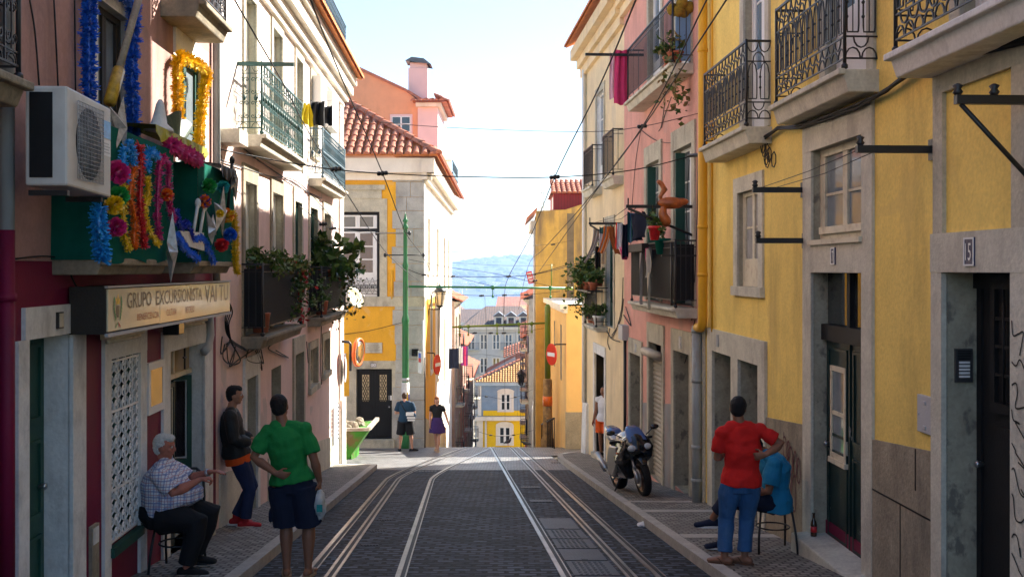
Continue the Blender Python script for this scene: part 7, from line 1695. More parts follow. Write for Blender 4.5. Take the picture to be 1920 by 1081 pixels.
def torso(mb, J, k, e=0, top=.99, bot=-.06, belly=0, back=0, neck=True):
    """pelvis to neck base; e = cloth ease"""
    hs = (J['hipR'] - J['hipL']).normalized(); ss = (J['shR'] - J['shL']); sw = ss.length; ss.normalize()
    pel, ch, nk = J['pel'], J['chest'], J['neck']
    d1 = (ch - pel); pts = []
    x_ = .02 if e > 0 else 0; pts.append((pel + d1.normalized() * bot, .165 + x_, .122 + x_, hs)); pts.append((pel + d1 * .12, .164 + x_, .120 + x_, hs)); pts.append((pel + d1 * .45, .146 + belly * .35, .105 + belly * .8, (hs + ss * .6).normalized()))
    pts.append((pel + d1 * .75, .150 + belly * .3, .112 + belly * .75, (hs + ss).normalized())); pts.append((ch, .165, .120 + belly * .35, ss)); d2 = nk - ch
    pts.append((ch + d2 * .45, max(.165, sw * .42), .108 + belly * .1, ss)); pts.append((ch + d2 * .75, sw * .38, .085, ss)); pts.append((ch + d2 * .93, sw * .22, .065, ss))
    if neck: pts.append((nk + d2 * .06, .062, .06, ss))
    secs = []
    for i, (c, a, b, s) in enumerate(pts):
        t = (pts[min(i + 1, len(pts) - 1)][0] - pts[max(i - 1, 0)][0]).normalized(); A = (s - t * s.dot(t)).normalized(); B = t.cross(A)
        kk = k if i < 6 else 1
        off = B * (belly * .5 if i in (2, 3) else 0) * (1 if B.dot(J['fwd']) > 0 else -1)
        secs.append((c + off, A * (a * kk + e), B * (b * kk + e)))
    mb.loft(secs, 18)
    for s in 'LR': sh = J['sh' + s]; mb.limb([lerp(sh, ch, .12), lerp(sh, nk, .5) + V3(0, 0, .012 if e <= 0 else .008), nk + (nk - sh) * .08 - V3(0, 0, .012)], [.056 + e * .8, .050 + e * .8, .046 + e * .6], n=12); mb.ell(sh - V3(0, 0, .012), (.060 + e * .95,) * 3, 12, 9)
def hand(mb, w_, d, palm, curl=.5, s=1.0, side=1):
    """w_ wrist, d pointing direction, palm normal (towards the palm side); five separate bent fingers"""
    d = Vector(d).normalized(); p = Vector(palm); p = (p - d * p.dot(d)).normalized(); a = d.cross(p) * side
    mb.limb([w_ - d * .02, w_ + d * .03 * s, w_ + d * .088 * s], [(.022 * s, .026 * s), (.036 * s, .018 * s), (.042 * s, .015 * s)], side=a, n=10)
    for i, (o, l) in enumerate(((.033, .068), (.011, .078), (-.011, .072), (-.032, .056))):
        b = w_ + d * .085 * s + a * o * s; l *= s; c1, c2 = curl * .7, curl * 1.7
        q = b + (d * math.cos(c1) + p * math.sin(c1)) * l * .45; r = q + (d * math.cos(c2) + p * math.sin(c2)) * l * .35; e = r + (d * math.cos(c2 * 1.25) + p * math.sin(c2 * 1.25)) * l * .3
        mb.limb([b - d * .012, q, r, e], [.0090 * s, .0085 * s, .0078 * s, .0068 * s], n=8)
    b = w_ + d * .028 * s + a * .030 * s; q = b + (d * .6 + a * .7 + p * .35).normalized() * .04 * s; mb.limb([b, q, q + (d * .9 + p * .5 + a * .1).normalized() * .034 * s], [.0125 * s, .0105 * s, .009 * s], n=8)
def head(mb, c, H, s=1.0):
    def q(x, y, z): return c + H @ (V3(x, y, z) * s)
    mb.ell(q(0, -.008, .018), (.079 * s, .094 * s, .100 * s), 18, 12, H); mb.ell(q(0, .018, -.045), (.062 * s, .066 * s, .068 * s), 14, 10, H)
    mb.ell(q(0, .050, -.088), (.030 * s, .026 * s, .022 * s), 10, 7, H)                    # chin
    mb.limb([q(0, .083, .012), q(0, .098, -.018), q(0, .092, -.030)], [.010 * s, .014 * s, .013 * s], n=8)     # nose
    for x in (-1, 1):
        mb.ell(q(x * .034, .074, .024), (.022 * s, .012 * s, .009 * s), 8, 6, H); mb.ell(q(x * .040, .060, -.022), (.024 * s, .02 * s, .018 * s), 8, 6, H); mb.ell(q(x * .074, -.004, -.006), (.010 * s, .020 * s, .032 * s), 8, 7, H)
    mb.ell(q(0, .078, -.052), (.024 * s, .010 * s, .006 * s), 8, 5, H); mb.ell(q(0, .076, -.063), (.021 * s, .010 * s, .007 * s), 8, 5, H)
def foot(mb, an, d, L_=.25, e=0, sole=0):
    d = V3(d[0], d[1], 0).normalized(); z0 = .0
    h = V3(an.x, an.y, an.z - .055) - d * .05
    mb.limb([h, h + d * .07 + V3(0, 0, .004), h + d * .14 - V3(0, 0, .006), h + d * (L_ - .04) - V3(0, 0, .016)], [(.034 + e, .036 + e), (.036 + e, .038 + e), (.043 + e, .027 + e), (.038 + e, .018 + e)], side=V3(-d.y, d.x, 0), n=12)
def person(label, loc, rz, J, top=None, bottom=None, shoes=None, hair=None, skin='skin_tan', group=None, size=.0065, hs=1.0, hy=(0, 0, 0), w_=1.0, belly=0, hands=None, feet=None, cat='person', lw=1.0):
    t = thing('person', label, cat, loc, group, rz); J = {k: Vector(v) for k, v in J.items()}
    J.setdefault('fwd', V3(0, 1, 0)); H = Euler(tuple(R(a) for a in hy), 'ZXY').to_matrix() if True else None
    mb = MB(); torso(mb, J, w_ * .96, -.006, belly=belly)
    hd = J['head']; mb.limb([lerp(J['chest'], J['neck'], .8), J['neck'] + V3(0, 0, .01), hd + H @ V3(0, -.015, -.06) * hs], [(.075, .065), (.056, .056), (.052, .055)], n=12); head(mb, hd, H, hs)
    for s in 'LR':
        sh, el, wr = J['sh' + s], J['el' + s], J['wr' + s]
        mb.ell(sh, (.052, .052, .052), 10, 8); mb.limb([lerp(sh, J['chest'], .25), sh, lerp(sh, el, .45), el, lerp(el, wr, .3), lerp(el, wr, .75), wr], [.05, .050, .047 * w_, .040, .043 * w_, .033, (.028, .024)], n=12)
        hp, kn, an = J['hip' + s], J['kn' + s], J['an' + s]
        mb.limb([hp + (hp - kn).normalized() * .03, lerp(hp, kn, .25), lerp(hp, kn, .7), kn, lerp(kn, an, .28), lerp(kn, an, .65), an, an - V3(0, 0, .03)], [.088 * lw, .086 * lw, .066 * lw, .054 * lw, .058 * lw, .043 * lw, .036, .036], n=12)
        d, pl, cu = (hands or {}).get(s, ((wr - el).normalized(), (-1 if s == 'R' else 1, 0, 0), .45)); hand(mb, wr, d, pl, cu, 1.0, -1 if s == 'R' else 1)
        foot(mb, an, (feet or {}).get(s, (0, 1, 0)))
    body = vox(mb, 'body', MT[skin], t, size, 3)
    e = MB()
    for x in (-1, 1): e.ell(hd + H @ (V3(x * .033, .077, .008) * hs), (.013 * hs, .010 * hs, .009 * hs), 8, 6, H)
    e.build('eyes', MT['eye_white'], t, local=True); e = MB()
    for x in (-1, 1): e.ell(hd + H @ (V3(x * .033, .0855, .008) * hs), (.006, .0035, .006), 7, 5, H)
    e.build('pupils', MT['black_paint'], t, local=True); e = MB(); e.ell(hd + H @ (V3(0, .0825, -.058) * hs), (.022 * hs, .0075 * hs, .0065 * hs), 10, 6, H); e.build('lips', MT['lip'], t, local=True)
    if hair:
        m, kind = hair; h = MB(); q = lambda x, y, z: hd + H @ (V3(x, y, z) * hs)
        h.ell(q(0, -.022, .034), (.0835 * hs, .090 * hs, .094 * hs), 18, 12, H)
        h.ell(q(0, -.045, -.008), (.075 * hs, .062 * hs, .075 * hs), 14, 10, H)
        if kind == 'full': h.ell(q(0, .02, .082), (.066 * hs, .07 * hs, .04 * hs), 14, 8, H); h.ell(q(.01, .06, .075), (.05 * hs, .03 * hs, .025 * hs), 10, 7, H)
        if kind == 'bob':
            h.ell(q(0, .03, .075), (.072 * hs, .068 * hs, .045 * hs), 14, 8, H); h.ell(q(0, .062, .055), (.06 * hs, .028 * hs, .024 * hs), 10, 7, H)
            for x in (-1, 1): h.ell(q(x * .066, -.005, -.02), (.022 * hs, .05 * hs, .075 * hs), 10, 8, H)
            h.ell(q(0, -.055, -.05), (.07 * hs, .05 * hs, .06 * hs), 12, 8, H)
        vox(h, 'hair', MT[m], t, .006, 2, .003 if kind == 'short' else .005, 45, 3)
    def sleeve(mb, s, frac, r0, r1, e):
        sh, el, wr = J['sh' + s], J['el' + s], J['wr' + s]; f1 = min(frac, 1); pts = [lerp(sh, J['chest'], .30), sh, lerp(sh, el, f1 * .55), lerp(sh, el, f1)]; rr = [.052 + e, .055 + e * .8, r0 if frac <= 1 else .056 + e, r1 if frac <= 1 else .052 + e]
        if frac > 1: pts += [lerp(el, wr, .3), lerp(el, wr, frac - 1)]; rr += [.052 + e, r1]
        mb.limb(pts, rr, n=14, cap=frac > 1)
    for it in (top or []):
        m, frac, bot, ez, cr = it[:5]; tb = MB(); torso(tb, J, w_, ez, bot=bot, belly=belly, neck=False)
        for s in 'LR':
            if frac: sleeve(tb, s, frac, (.058 + ez) * w_ ** .6, ((.058 if frac <= 1 else .040) + ez) * w_ ** .6, ez)
        if len(it) > 6:
            for c, r in it[6]: tb.ell(c, r, 12, 8)
        vox(tb, it[5], MT[m], t, size, 5, cr, 6.5, len(label))
    if bottom:
        m, upto, ez, cr, name = bottom; pb = MB(); hs_ = (J['hipR'] - J['hipL']).normalized(); pel = J['pel']; up = (J['chest'] - pel).normalized()
        k = w_ + belly * .6
        pb.loft([(pel + up * .10, hs_ * (.15 * k + ez), up.cross(hs_) * (.108 * k + ez + belly * .7)), (pel + up * .0, hs_ * (.172 * k + ez), up.cross(hs_) * (.128 * k + ez + belly * .5)), (pel - up * .1, hs_ * (.165 * k + ez), up.cross(hs_) * (.118 * k + ez))], 18)
        if name == 'skirt':
            pb = MB(); pb.loft([(pel + up * .12, hs_ * .145, up.cross(hs_) * .11), (pel + up * .02, hs_ * .18, up.cross(hs_) * .145), (pel - up * .14, hs_ * .215, up.cross(hs_) * .185), (pel - up * .33, hs_ * .255, up.cross(hs_) * .21)], 22)
        else:
            for s in 'LR':
                hp, kn, an = J['hip' + s], J['kn' + s], J['an' + s]
                if upto <= 1: pb.limb([hp, lerp(hp, kn, .3), lerp(hp, kn, upto * .75), lerp(hp, kn, upto)], [.105 * lw * w_ + ez, .104 * lw * w_ + ez, .092 * lw * w_ + ez * 1.5, .090 * lw * w_ + ez * 1.7], n=16, cap=False)
                else: pb.limb([hp, lerp(hp, kn, .3), lerp(hp, kn, .72), kn, lerp(kn, an, .3), lerp(kn, an, .7), lerp(kn, an, upto - 1)], [.098 * lw * w_ + ez, .098 * lw + ez, .078 * lw + ez, .068 * lw + ez, .066 * lw + ez, .062 + ez, .064 + ez], n=16, cap=False)
                if name == 'cargo_shorts':
                    sd = -1 if s == 'L' else 1; c = lerp(hp, kn, .72) + V3(sd * (.105 * lw * w_ + ez), .0, 0); pb.ell(c, (.016, .065, .075), 10, 8)
        vox(pb, name, MT[m], t, size, 4, cr, 8, len(label) + 3, .6)
    for s in 'LR':
        if not shoes: break
        an = J['an' + s]; d = (feet or {}).get(s, (0, 1, 0)); d = V3(d[0], d[1], 0).normalized(); m, kind = shoes
        b = MB(); h = V3(an.x, an.y, an.z - .055) - d * .05; sd = V3(-d.y, d.x, 0)
        if kind == 'flipflop':
            z = an.z - .088
            b.loft([(V3(h.x, h.y, z + dz) + d * .085, sd * .047, d * .135) for dz in (-.012, .012)], 18, smooth=False); q = h + d * .155 + V3(0, 0, .012)
            for x in (-1, 1): b.tube([h + d * .06 + sd * x * .044 + V3(0, 0, -.02), h + d * .10 + sd * x * .036 + V3(0, 0, .020), q - V3(0, 0, .005)], .006, 5)
            b.build('flip_flop', MT[m], t, local=True)
        else:
            foot(b, an, d, .265, .009); 
            if kind == 'high': b.limb([an - V3(0, 0, .04), an + V3(0, 0, .05)], [.048, .047], n=12, cap=False)
            o = vox(b, 'shoe', MT[m], t, .006, 3); z = an.z - .092
            b = MB(); b.loft([(V3(h.x, h.y, z + dz) + d * .085, sd * .05, d * .145) for dz in (-.004, .016)], 18, smooth=False); b.build('sole', MT['white_paint' if m != 'cloth_black' else 'iron'], o, local=True)
    return t
M('skin_tan', (.42, .21, .13), rough=.55, var=.12, vs=12, bump=.04, spec=.35); M('skin_brown', (.26, .12, .07), rough=.5, var=.1, vs=12, bump=.04, spec=.35); M('skin_red', (.42, .15, .10), rough=.55, var=.15, vs=12, bump=.04); M('skin_pale', (.50, .27, .19), rough=.55, var=.1, vs=12, bump=.03)
M('eye_white', (.7, .68, .64), rough=.2, var=0, bump=0); M('lip', (.30, .08, .06), rough=.5, var=0, bump=0)
M('hair_black', (.010, .009, .009), rough=.6, var=.3, vs=60, bump=.5, bs=220); M('hair_brown', (.05, .024, .012), rough=.6, var=.3, vs=60, bump=.5, bs=220); M('hair_white', (.58, .57, .54), rough=.6, var=.2, vs=60, bump=.5, bs=220); M('hair_ginger', (.20, .07, .025), rough=.6, var=.3, vs=60, bump=.5, bs=220)
M('shirt_green', (.012, .22, .05), rough=.85, var=.08, vs=5, bump=.55, bs=13); M('shirt_red', (.58, .015, .012), rough=.85, var=.07, vs=5, bump=.55, bs=13); M('shirt_azure', (.015, .22, .42), rough=.8, var=.08, vs=5, bump=.55, bs=13); M('shirt_navy', (.014, .045, .085), rough=.85, var=.1, vs=5)
M('jeans_blue', (.03, .10, .24), rough=.9, var=.2, vs=6, stain=(.09, .18, .32), ss=(6, 6, 3), sa=.5, bump=.2, bs=120); M('jeans_dark', (.018, .03, .085), rough=.9, var=.2, vs=6, bump=.2, bs=120); M('shorts_navy', (.012, .018, .042), rough=.9, var=.2, vs=6, bump=.2, bs=100); M('jacket_dark', (.020, .022, .022), rough=.6, var=.25, vs=6, bump=.2, bs=60); M('trousers_black', (.010, .010, .012), rough=.85, var=.2, vs=6, bump=.15); M('shorts_orange', (.70, .10, .01), rough=.85, var=.1, vs=5); M('vest_white', (.70, .70, .72), rough=.9, var=.05, vs=6); M('skirt_purple', (.045, .02, .11), rough=.85, var=.15, vs=6); M('shoe_red', (.45, .015, .02), rough=.6, var=.1); M('sole_brown', (.12, .06, .035), rough=.8, var=.2); M('sandal_tan', (.40, .27, .17), rough=.8, var=.2)
# plaid cotton in the wearer's own coordinates
def plaid():
    m = bpy.data.materials.new('plaid_cotton'); m.use_nodes = True; MATS['plaid_cotton'] = m; nt = m.node_tree; L = nt.links.new; b = nt.nodes['Principled BSDF']; b.inputs['Roughness'].default_value = .9
    tc = _n(nt, 'ShaderNodeTexCoord'); nz = _n(nt, 'ShaderNodeTexNoise'); nz.inputs['Scale'].default_value = 6; L(tc.outputs['Object'], nz.inputs['Vector']); vm = _n(nt, 'ShaderNodeVectorMath', operation='MULTIPLY_ADD'); L(nz.outputs['Color'], vm.inputs[0]); vm.inputs[1].default_value = (.03, .03, .03); L(tc.outputs['Object'], vm.inputs[2]); sp = _n(nt, 'ShaderNodeSeparateXYZ'); L(vm.outputs[0], sp.inputs[0])
    out = None
    for ax, (sc, off, wd, col, fac) in zip((2, 1, 0, 2, 1), ((19, .1, .22, (.12, .17, .38), .7), (19, .3, .22, (.12, .17, .38), .65), (19, .2, .2, (.12, .17, .38), .45), (19, .62, .12, (.45, .12, .12), .6), (19, .8, .12, (.30, .10, .14), .55))):
        a = _n(nt, 'ShaderNodeMath', operation='MULTIPLY_ADD'); L(sp.outputs[ax], a.inputs[0]); a.inputs[1].default_value = sc; a.inputs[2].default_value = off; f = _n(nt, 'ShaderNodeMath', operation='FRACT'); L(a.outputs[0], f.inputs[0]); l = _n(nt, 'ShaderNodeMath', operation='LESS_THAN'); L(f.outputs[0], l.inputs[0]); l.inputs[1].default_value = wd; g = _n(nt, 'ShaderNodeMath', operation='MULTIPLY'); L(l.outputs[0], g.inputs[0]); g.inputs[1].default_value = fac
        x = _n(nt, 'ShaderNodeMix', data_type='RGBA'); L(g.outputs[0], x.inputs[0]); x.inputs[7].default_value = (*col, 1)
        if out: L(out, x.inputs[6])
        else: x.inputs[6].default_value = (.66, .66, .70, 1)
        out = x.outputs[2]
    L(out, b.inputs['Base Color'])
plaid()
SW = .1                                            # pavement above the road
# man in the green shirt, his back to us, one hand behind his back, the other with a plastic bag
Y_ = 10.15; X_ = (558 - CX) / F * Y_
person('man in a green shirt and navy shorts seen from behind, holding a plastic bag', (X_, Y_, gz(Y_) + .004), 0, dict(pel=(-.05, 0, .90), chest=(-.09, .0, 1.20), neck=(-.14, .0, 1.44), head=(-.175, .03, 1.605), shL=(-.28, -.01, 1.38), shR=(.065, 0, 1.39), elL=(-.40, -.07, 1.14), wrL=(-.17, -.17, 1.01), elR=(.165, -.03, 1.11), wrR=(.205, .02, .90), hipL=(-.145, 0, .86), hipR=(.045, 0, .86), knL=(-.115, .03, .47), knR=(.10, .03, .47), anL=(-.10, -.02, .10), anR=(.105, -.02, .10)),
       [('shirt_green', .78, -.0, 0.018, .017, 't_shirt')], ('shorts_navy', .98, .008, .010, 'cargo_shorts'), ('sandal_tan', 'flipflop'), ('hair_black', 'short'), 'skin_brown', w_=1.08, hy=(0, -8, -3), hands=dict(L=((.9, .12, -.3), (0, 1, .2), .5), R=((0, .1, -1), (-1, .1, 0), 1.1)), feet=dict(L=(-.18, 1, 0), R=(.2, 1, 0)), lw=1.12)
c = Vector((X_ + .215, Y_ + .02, gz(Y_) + .53))
M('bag_plastic', (.60, .66, .68), rough=.3, var=.12, vs=8, bump=.3, bs=30, trans=.25)
t = thing('plastic_bag', 'thin white plastic carrier bag hanging from the hand of the man in green', 'bag', c)
mb = MB(); mb.limb([c + V3(0, 0, .02), c + V3(0, 0, .08), c + V3(-.01, .0, .19), c + V3(-.02, 0, .255), c + V3(-.01, 0, .30)], [(.03, .05), (.055, .085), (.06, .095), (.045, .07), (.014, .022)], n=14)
o = vox(mb, 'sack', MT['bag_plastic'], None, .007, 2, .012, 14, 4); o.parent = t; o.data.transform(Matrix.Translation(-c))
mb = MB(); mb.tube([c + V3(-.01, -.02, .29), c + V3(-.01, -.012, .35), c + V3(-.01, .02, .29)], .008, 6); mb.build('handles', MT['bag_plastic'], t); mb = MB(); mb.box(c.x - .02, c.x + .035, c.y - .102, c.y - .097, c.z + .10, c.z + .17); mb.build('print', MT['foil_teal'], t)
# man in the red shirt, back to us, hand on hip
Y_ = 10.25; X_ = (1370 - CX) / F * Y_
person('man in a red t-shirt and blue jeans seen from behind, hand on his hip', (X_, Y_, gz(Y_) + SW + .004), 0, dict(pel=(.10, 0, .80), chest=(.115, -.01, 1.09), neck=(.085, 0, 1.335), head=(.075, .02, 1.49), shL=(-.08, 0, 1.275), shR=(.265, -.02, 1.29), elL=(-.115, .06, 1.0), wrL=(-.02, .27, 1.02), elR=(.47, -.08, 1.16), wrR=(.30, -.15, 1.075), hipL=(.01, 0, .77), hipR=(.185, 0, .77), knL=(-.03, .05, .43), knR=(.165, .05, .42), anL=(-.06, -.01, .095), anR=(.135, .0, .095)),
       [('shirt_red', .72, -.04, .017, .016, 't_shirt')], ('jeans_blue', 1.93, .010, .013, 'jeans'), ('sole_brown', 'flipflop'), ('hair_black', 'short'), 'skin_brown', hs=.97, w_=.98, hy=(0, 4, -12), hands=dict(L=((.4, .8, .1), (1, -.3, 0), .7), R=((-.85, .25, -.25), (0, 1, .2), .6)), feet=dict(L=(-.85, .5, 0), R=(-.7, .6, 0)))
# old man sitting astride a chair, resting his arms on its back
X_, Y_ = (330 - CX) / F * 9.9, 9.9; ZP = gz(9.9) + SW
JO = dict(pel=(0, -.10, .53), chest=(0, -.11, .82), neck=(0, -.10, 1.02), head=(0, -.105, 1.145), shL=(-.19, -.10, .93), shR=(.19, -.10, .93), elL=(-.20, .06, .80), wrL=(-.07, .29, .90), elR=(.21, .04, .755), wrR=(.09, .25, .86), hipL=(-.11, -.08, .52), hipR=(.11, -.08, .52), knL=(-.22, .26, .50), knR=(.21, .26, .50), anL=(-.21, .12, .10), anR=(.20, .16, .10))
person('white haired old man in a plaid shirt sitting astride a chair', (X_, Y_, ZP), R(-90), JO, [('plaid_cotton', .88, -.05, .020, .009, 'plaid_shirt')], ('trousers_black', 1.95, .022, .008, 'trousers'), ('cloth_black', 'shoe'), ('hair_white', 'full'), 'skin_red', w_=1.22, belly=.14, hy=(-4, 0, 0), hands=dict(L=((.25, 1, .12), (0, -.2, -1), .35), R=((-.35, 1, .1), (0, 0, -1), 1.2)), lw=1.2)
mb = MB(); wv = Matrix.Rotation(R(-90), 3, 'Z'); q = Vector((X_, Y_, ZP)); a, b = Vector(JO['elL']), Vector(JO['wrL']); dd = (b - a).normalized(); mb.lathe([(.034, -.012), (.036, 0), (.034, .012)], q + wv @ lerp(a, b, .93), wv @ dd, 14); tag(mb.build('wristwatch', MT['steel']), 'wristwatch on the arm of the old man in plaid', 'watch')
def chair(label, loc, rz, seat='black_paint', tall=.90):
    t = thing('chair', label, 'chair', loc, 'black metal chairs on the pavements', rz); loc = Vector(loc); Rm = Matrix.Rotation(rz, 3, 'Z'); q = lambda x, y, z: loc + Rm @ V3(x, y, z)
    mb = MB(); mb.loft([(q(0, 0, z), Rm @ V3(.205 + e, 0, 0), Rm @ V3(0, .20 + e, 0)) for z, e in ((.43, -.01), (.435, 0), (.465, .005), (.475, -.015))], 24); mb.build('seat', MT[seat], t)
    for sx in (-1, 1):
        mb = MB(); mb.tube([q(sx * .16, .15, .44), q(sx * .19, .20, .2), q(sx * .20, .235, .0)], .012, 8); mb.build('leg', MT['iron'], t)
        mb = MB(); mb.tube([q(sx * .16, -.15, .44), q(sx * .18, -.20, .2), q(sx * .19, -.25, .0)], .012, 8); mb.build('leg', MT['iron'], t)
    mb = MB(); mb.tube([q(-.18, -.17, .44), q(-.185, -.20, .65), q(-.165, -.235, tall - .05), q(-.1, -.25, tall), q(.1, -.25, tall), q(.165, -.235, tall - .05), q(.185, -.20, .65), q(.18, -.17, .44)], .013, 8); mb.build('back_frame', MT['iron'], t)
    mb = MB()
    for k in range(5): mb.tube([q(-.11 + k * .055, -.185, .46), q(-.11 + k * .055, -.215, .7), q(-.1 + k * .05, -.25, tall - .005)], .007, 6)
    mb.build('back_spindles', MT['iron'], t)
    mb = MB(); mb.tube([q(.17 * math.cos(a), .17 * math.sin(a), .26) for a in [k * .3307 for k in range(20)]], .008, 6); mb.build('stretcher', MT['iron'], t)
chair('black chair turned back to front under the old man in plaid', (X_ + .02, Y_, ZP), R(90))
# man in the dark jacket leaning on the wall
X_, Y_ = (452 - CX) / F * 13.2, 13.2
person('man in a dark jacket and red sneakers leaning against the wall, looking right', (X_, Y_, gz(Y_) + SW), R(-78), dict(pel=(0, -.05, .88), chest=(0, -.12, 1.20), neck=(0, -.115, 1.44), head=(0, -.075, 1.615), shL=(-.19, -.12, 1.38), shR=(.19, -.12, 1.38), elL=(-.24, -.06, 1.10), wrL=(-.10, .15, 1.05), elR=(.25, -.07, 1.10), wrR=(.12, .15, 1.04), hipL=(-.09, -.04, .86), hipR=(.09, -.04, .86), knL=(-.09, .13, .47), knR=(.09, .10, .47), anL=(-.08, -.06, .095), anR=(.09, .05, .095)),
       [('shorts_orange', 0, -.10, .012, .005, 'orange_shirt'), ('jacket_dark', 1.62, -.01, .03, .013, 'jacket')], ('jeans_dark', 1.95, .012, .009, 'jeans'), ('shoe_red', 'high'), ('hair_black', 'full'), 'skin_tan', size=.007, w_=1.05, hands=dict(L=((.5, .8, -.1), (1, 0, -.3), .6), R=((-.5, .8, -.1), (-1, 0, -.3), .6)))
# man bent forward on a chair behind the red shirt
X_, Y_ = (1449 - CX) / F * 11.1, 11.1; ZP = gz(Y_) + SW
person('man in a bright blue t-shirt sitting bent forward with crossed legs, partly hidden', (X_, Y_, ZP), R(90), dict(pel=(0, -.02, .53), chest=(0, -.03, .84), neck=(0, .09, 1.02), head=(0, .21, 1.10), shL=(-.19, .03, .95), shR=(.19, .05, .95), elL=(-.22, .10, .66), wrL=(-.08, .30, .66), elR=(.22, .12, .66), wrR=(.08, .32, .66), hipL=(-.1, .0, .52), hipR=(.1, .0, .52), knL=(-.09, .47, .60), knR=(.08, .46, .49), anL=(.02, .62, .34), anR=(.08, .50, .10)),
       [('shirt_azure', .75, -.10, .024, .014, 't_shirt')], ('shorts_navy', 1.72, .014, .008, 'trousers'), ('shorts_navy', 'shoe'), ('hair_black', 'short'), 'skin_brown', hy=(-35, 0, 0), w_=1.12, feet=dict(L=(0, 1, 0), R=(0, 1, 0)))
chair('black spindle-backed chair under the man in bright blue', (X_, Y_, ZP), R(90), tall=.88)
# at the crest
X_, Y_ = (760 - CX) / F * 31.8, 31.8
JN = dict(pel=(0, 0, .93), chest=(-.01, .02, 1.24), neck=(-.03, .05, 1.46), head=(-.04, .12, 1.60), shL=(-.20, .03, 1.40), shR=(.19, .03, 1.40), elL=(-.29, .02, 1.12), wrL=(-.10, .27, 1.16), elR=(.27, .05, 1.12), wrR=(.10, .28, 1.18), hipL=(-.1, 0, .9), hipR=(.1, 0, .9), knL=(-.14, .02, .5), knR=(.16, .04, .5), anL=(-.16, -.03, .095), anR=(.20, .0, .095))
person('man in a navy t-shirt and black shorts by the green pole, head bent', (X_, Y_, gz(Y_)), 0, JN, [('shirt_navy', .75, -.05, .022, .008, 't_shirt')], ('trousers_black', 1.0, .024, .008, 'shorts'), ('cloth_black', 'shoe'), ('hair_brown', 'full'), 'skin_pale', size=.009, hy=(-22, 0, 10), w_=1.05, feet=dict(L=(-.2, 1, 0), R=(.9, .4, 0)))
t = thing('shoulder_bag', 'dark shoulder bag with white print on the back of the man in navy', 'bag', (X_ + .17, Y_ - .2, gz(Y_) + .95))
o = Vector((X_ + .17, Y_ - .17, gz(Y_) + 1.06)); mb = MB(); mb.ell(o, (.17, .05, .15), 14, 10); mb.build('pouch', MT['shirt_navy'], t)
for (z0, z1, x0, x1) in ((.02, .12, -.13, .10), (-.06, -.01, -.10, .14), (-.13, -.08, -.08, .13)):
    mb = MB(); mb.box(o.x + x0, o.x + x1, o.y - .056, o.y - .05 + .02, o.z + z0, o.z + z1); mb.build('white_print', MT['sign_white'], t)
mb = MB(); mb.tube([o + V3(-.1, 0, .1), o + V3(-.2, .02, .22), o + V3(-.32, .12, .42), o + V3(-.26, .24, .40)], .014, 5); mb.build('strap', MT['cloth_black'], t)
X_, Y_ = (820 - CX) / F * 31.3, 31.3
person('woman in a black top and purple skirt walking towards us', (X_, Y_, gz(Y_)), R(172), dict(pel=(0, 0, .90), chest=(0, 0, 1.17), neck=(0, 0, 1.37), head=(.01, .02, 1.515), shL=(-.165, 0, 1.31), shR=(.165, 0, 1.31), elL=(-.25, -.04, 1.07), wrL=(-.33, .02, .86), elR=(.215, -.02, 1.05), wrR=(.20, .08, .82), hipL=(-.085, 0, .86), hipR=(.085, 0, .86), knL=(-.06, .08, .47), knR=(.06, -.02, .47), anL=(-.04, .12, .095), anR=(.05, -.14, .12)),
       [('cloth_black', .45, -.0, .012, .004, 'top')], ('skirt_purple', 0, 0, .010, 'skirt'), ('sandal_tan', 'shoe'), ('hair_ginger', 'bob'), 'skin_pale', size=.009, w_=.88, hs=.95, lw=.92)
# man in the doorway of the cream house
p_ = W2.T((26.6, -.05, 0))
person('man in a white vest and orange shorts standing in the lit doorway', (p_.x + .06, 26.6, gz(26.6) + .16), R(142), dict(pel=(0, 0, .93), chest=(0, -.02, 1.24), neck=(0, -.01, 1.47), head=(0, .03, 1.62), shL=(-.19, 0, 1.41), shR=(.19, 0, 1.41), elL=(-.25, -.03, 1.13), wrL=(-.25, .08, .88), elR=(.26, -.03, 1.13), wrR=(.27, .08, .88), hipL=(-.1, 0, .9), hipR=(.1, 0, .9), knL=(-.11, .05, .5), knR=(.1, .02, .5), anL=(-.1, .02, .095), anR=(.12, -.04, .095)),
       [('vest_white', 0, -.06, .014, .006, 'vest')], ('shorts_orange', .8, .022, .008, 'shorts'), ('cloth_black', 'shoe'), ('hair_black', 'short'), 'skin_brown', size=.009, w_=1.05, hy=(-8, 0, 0))
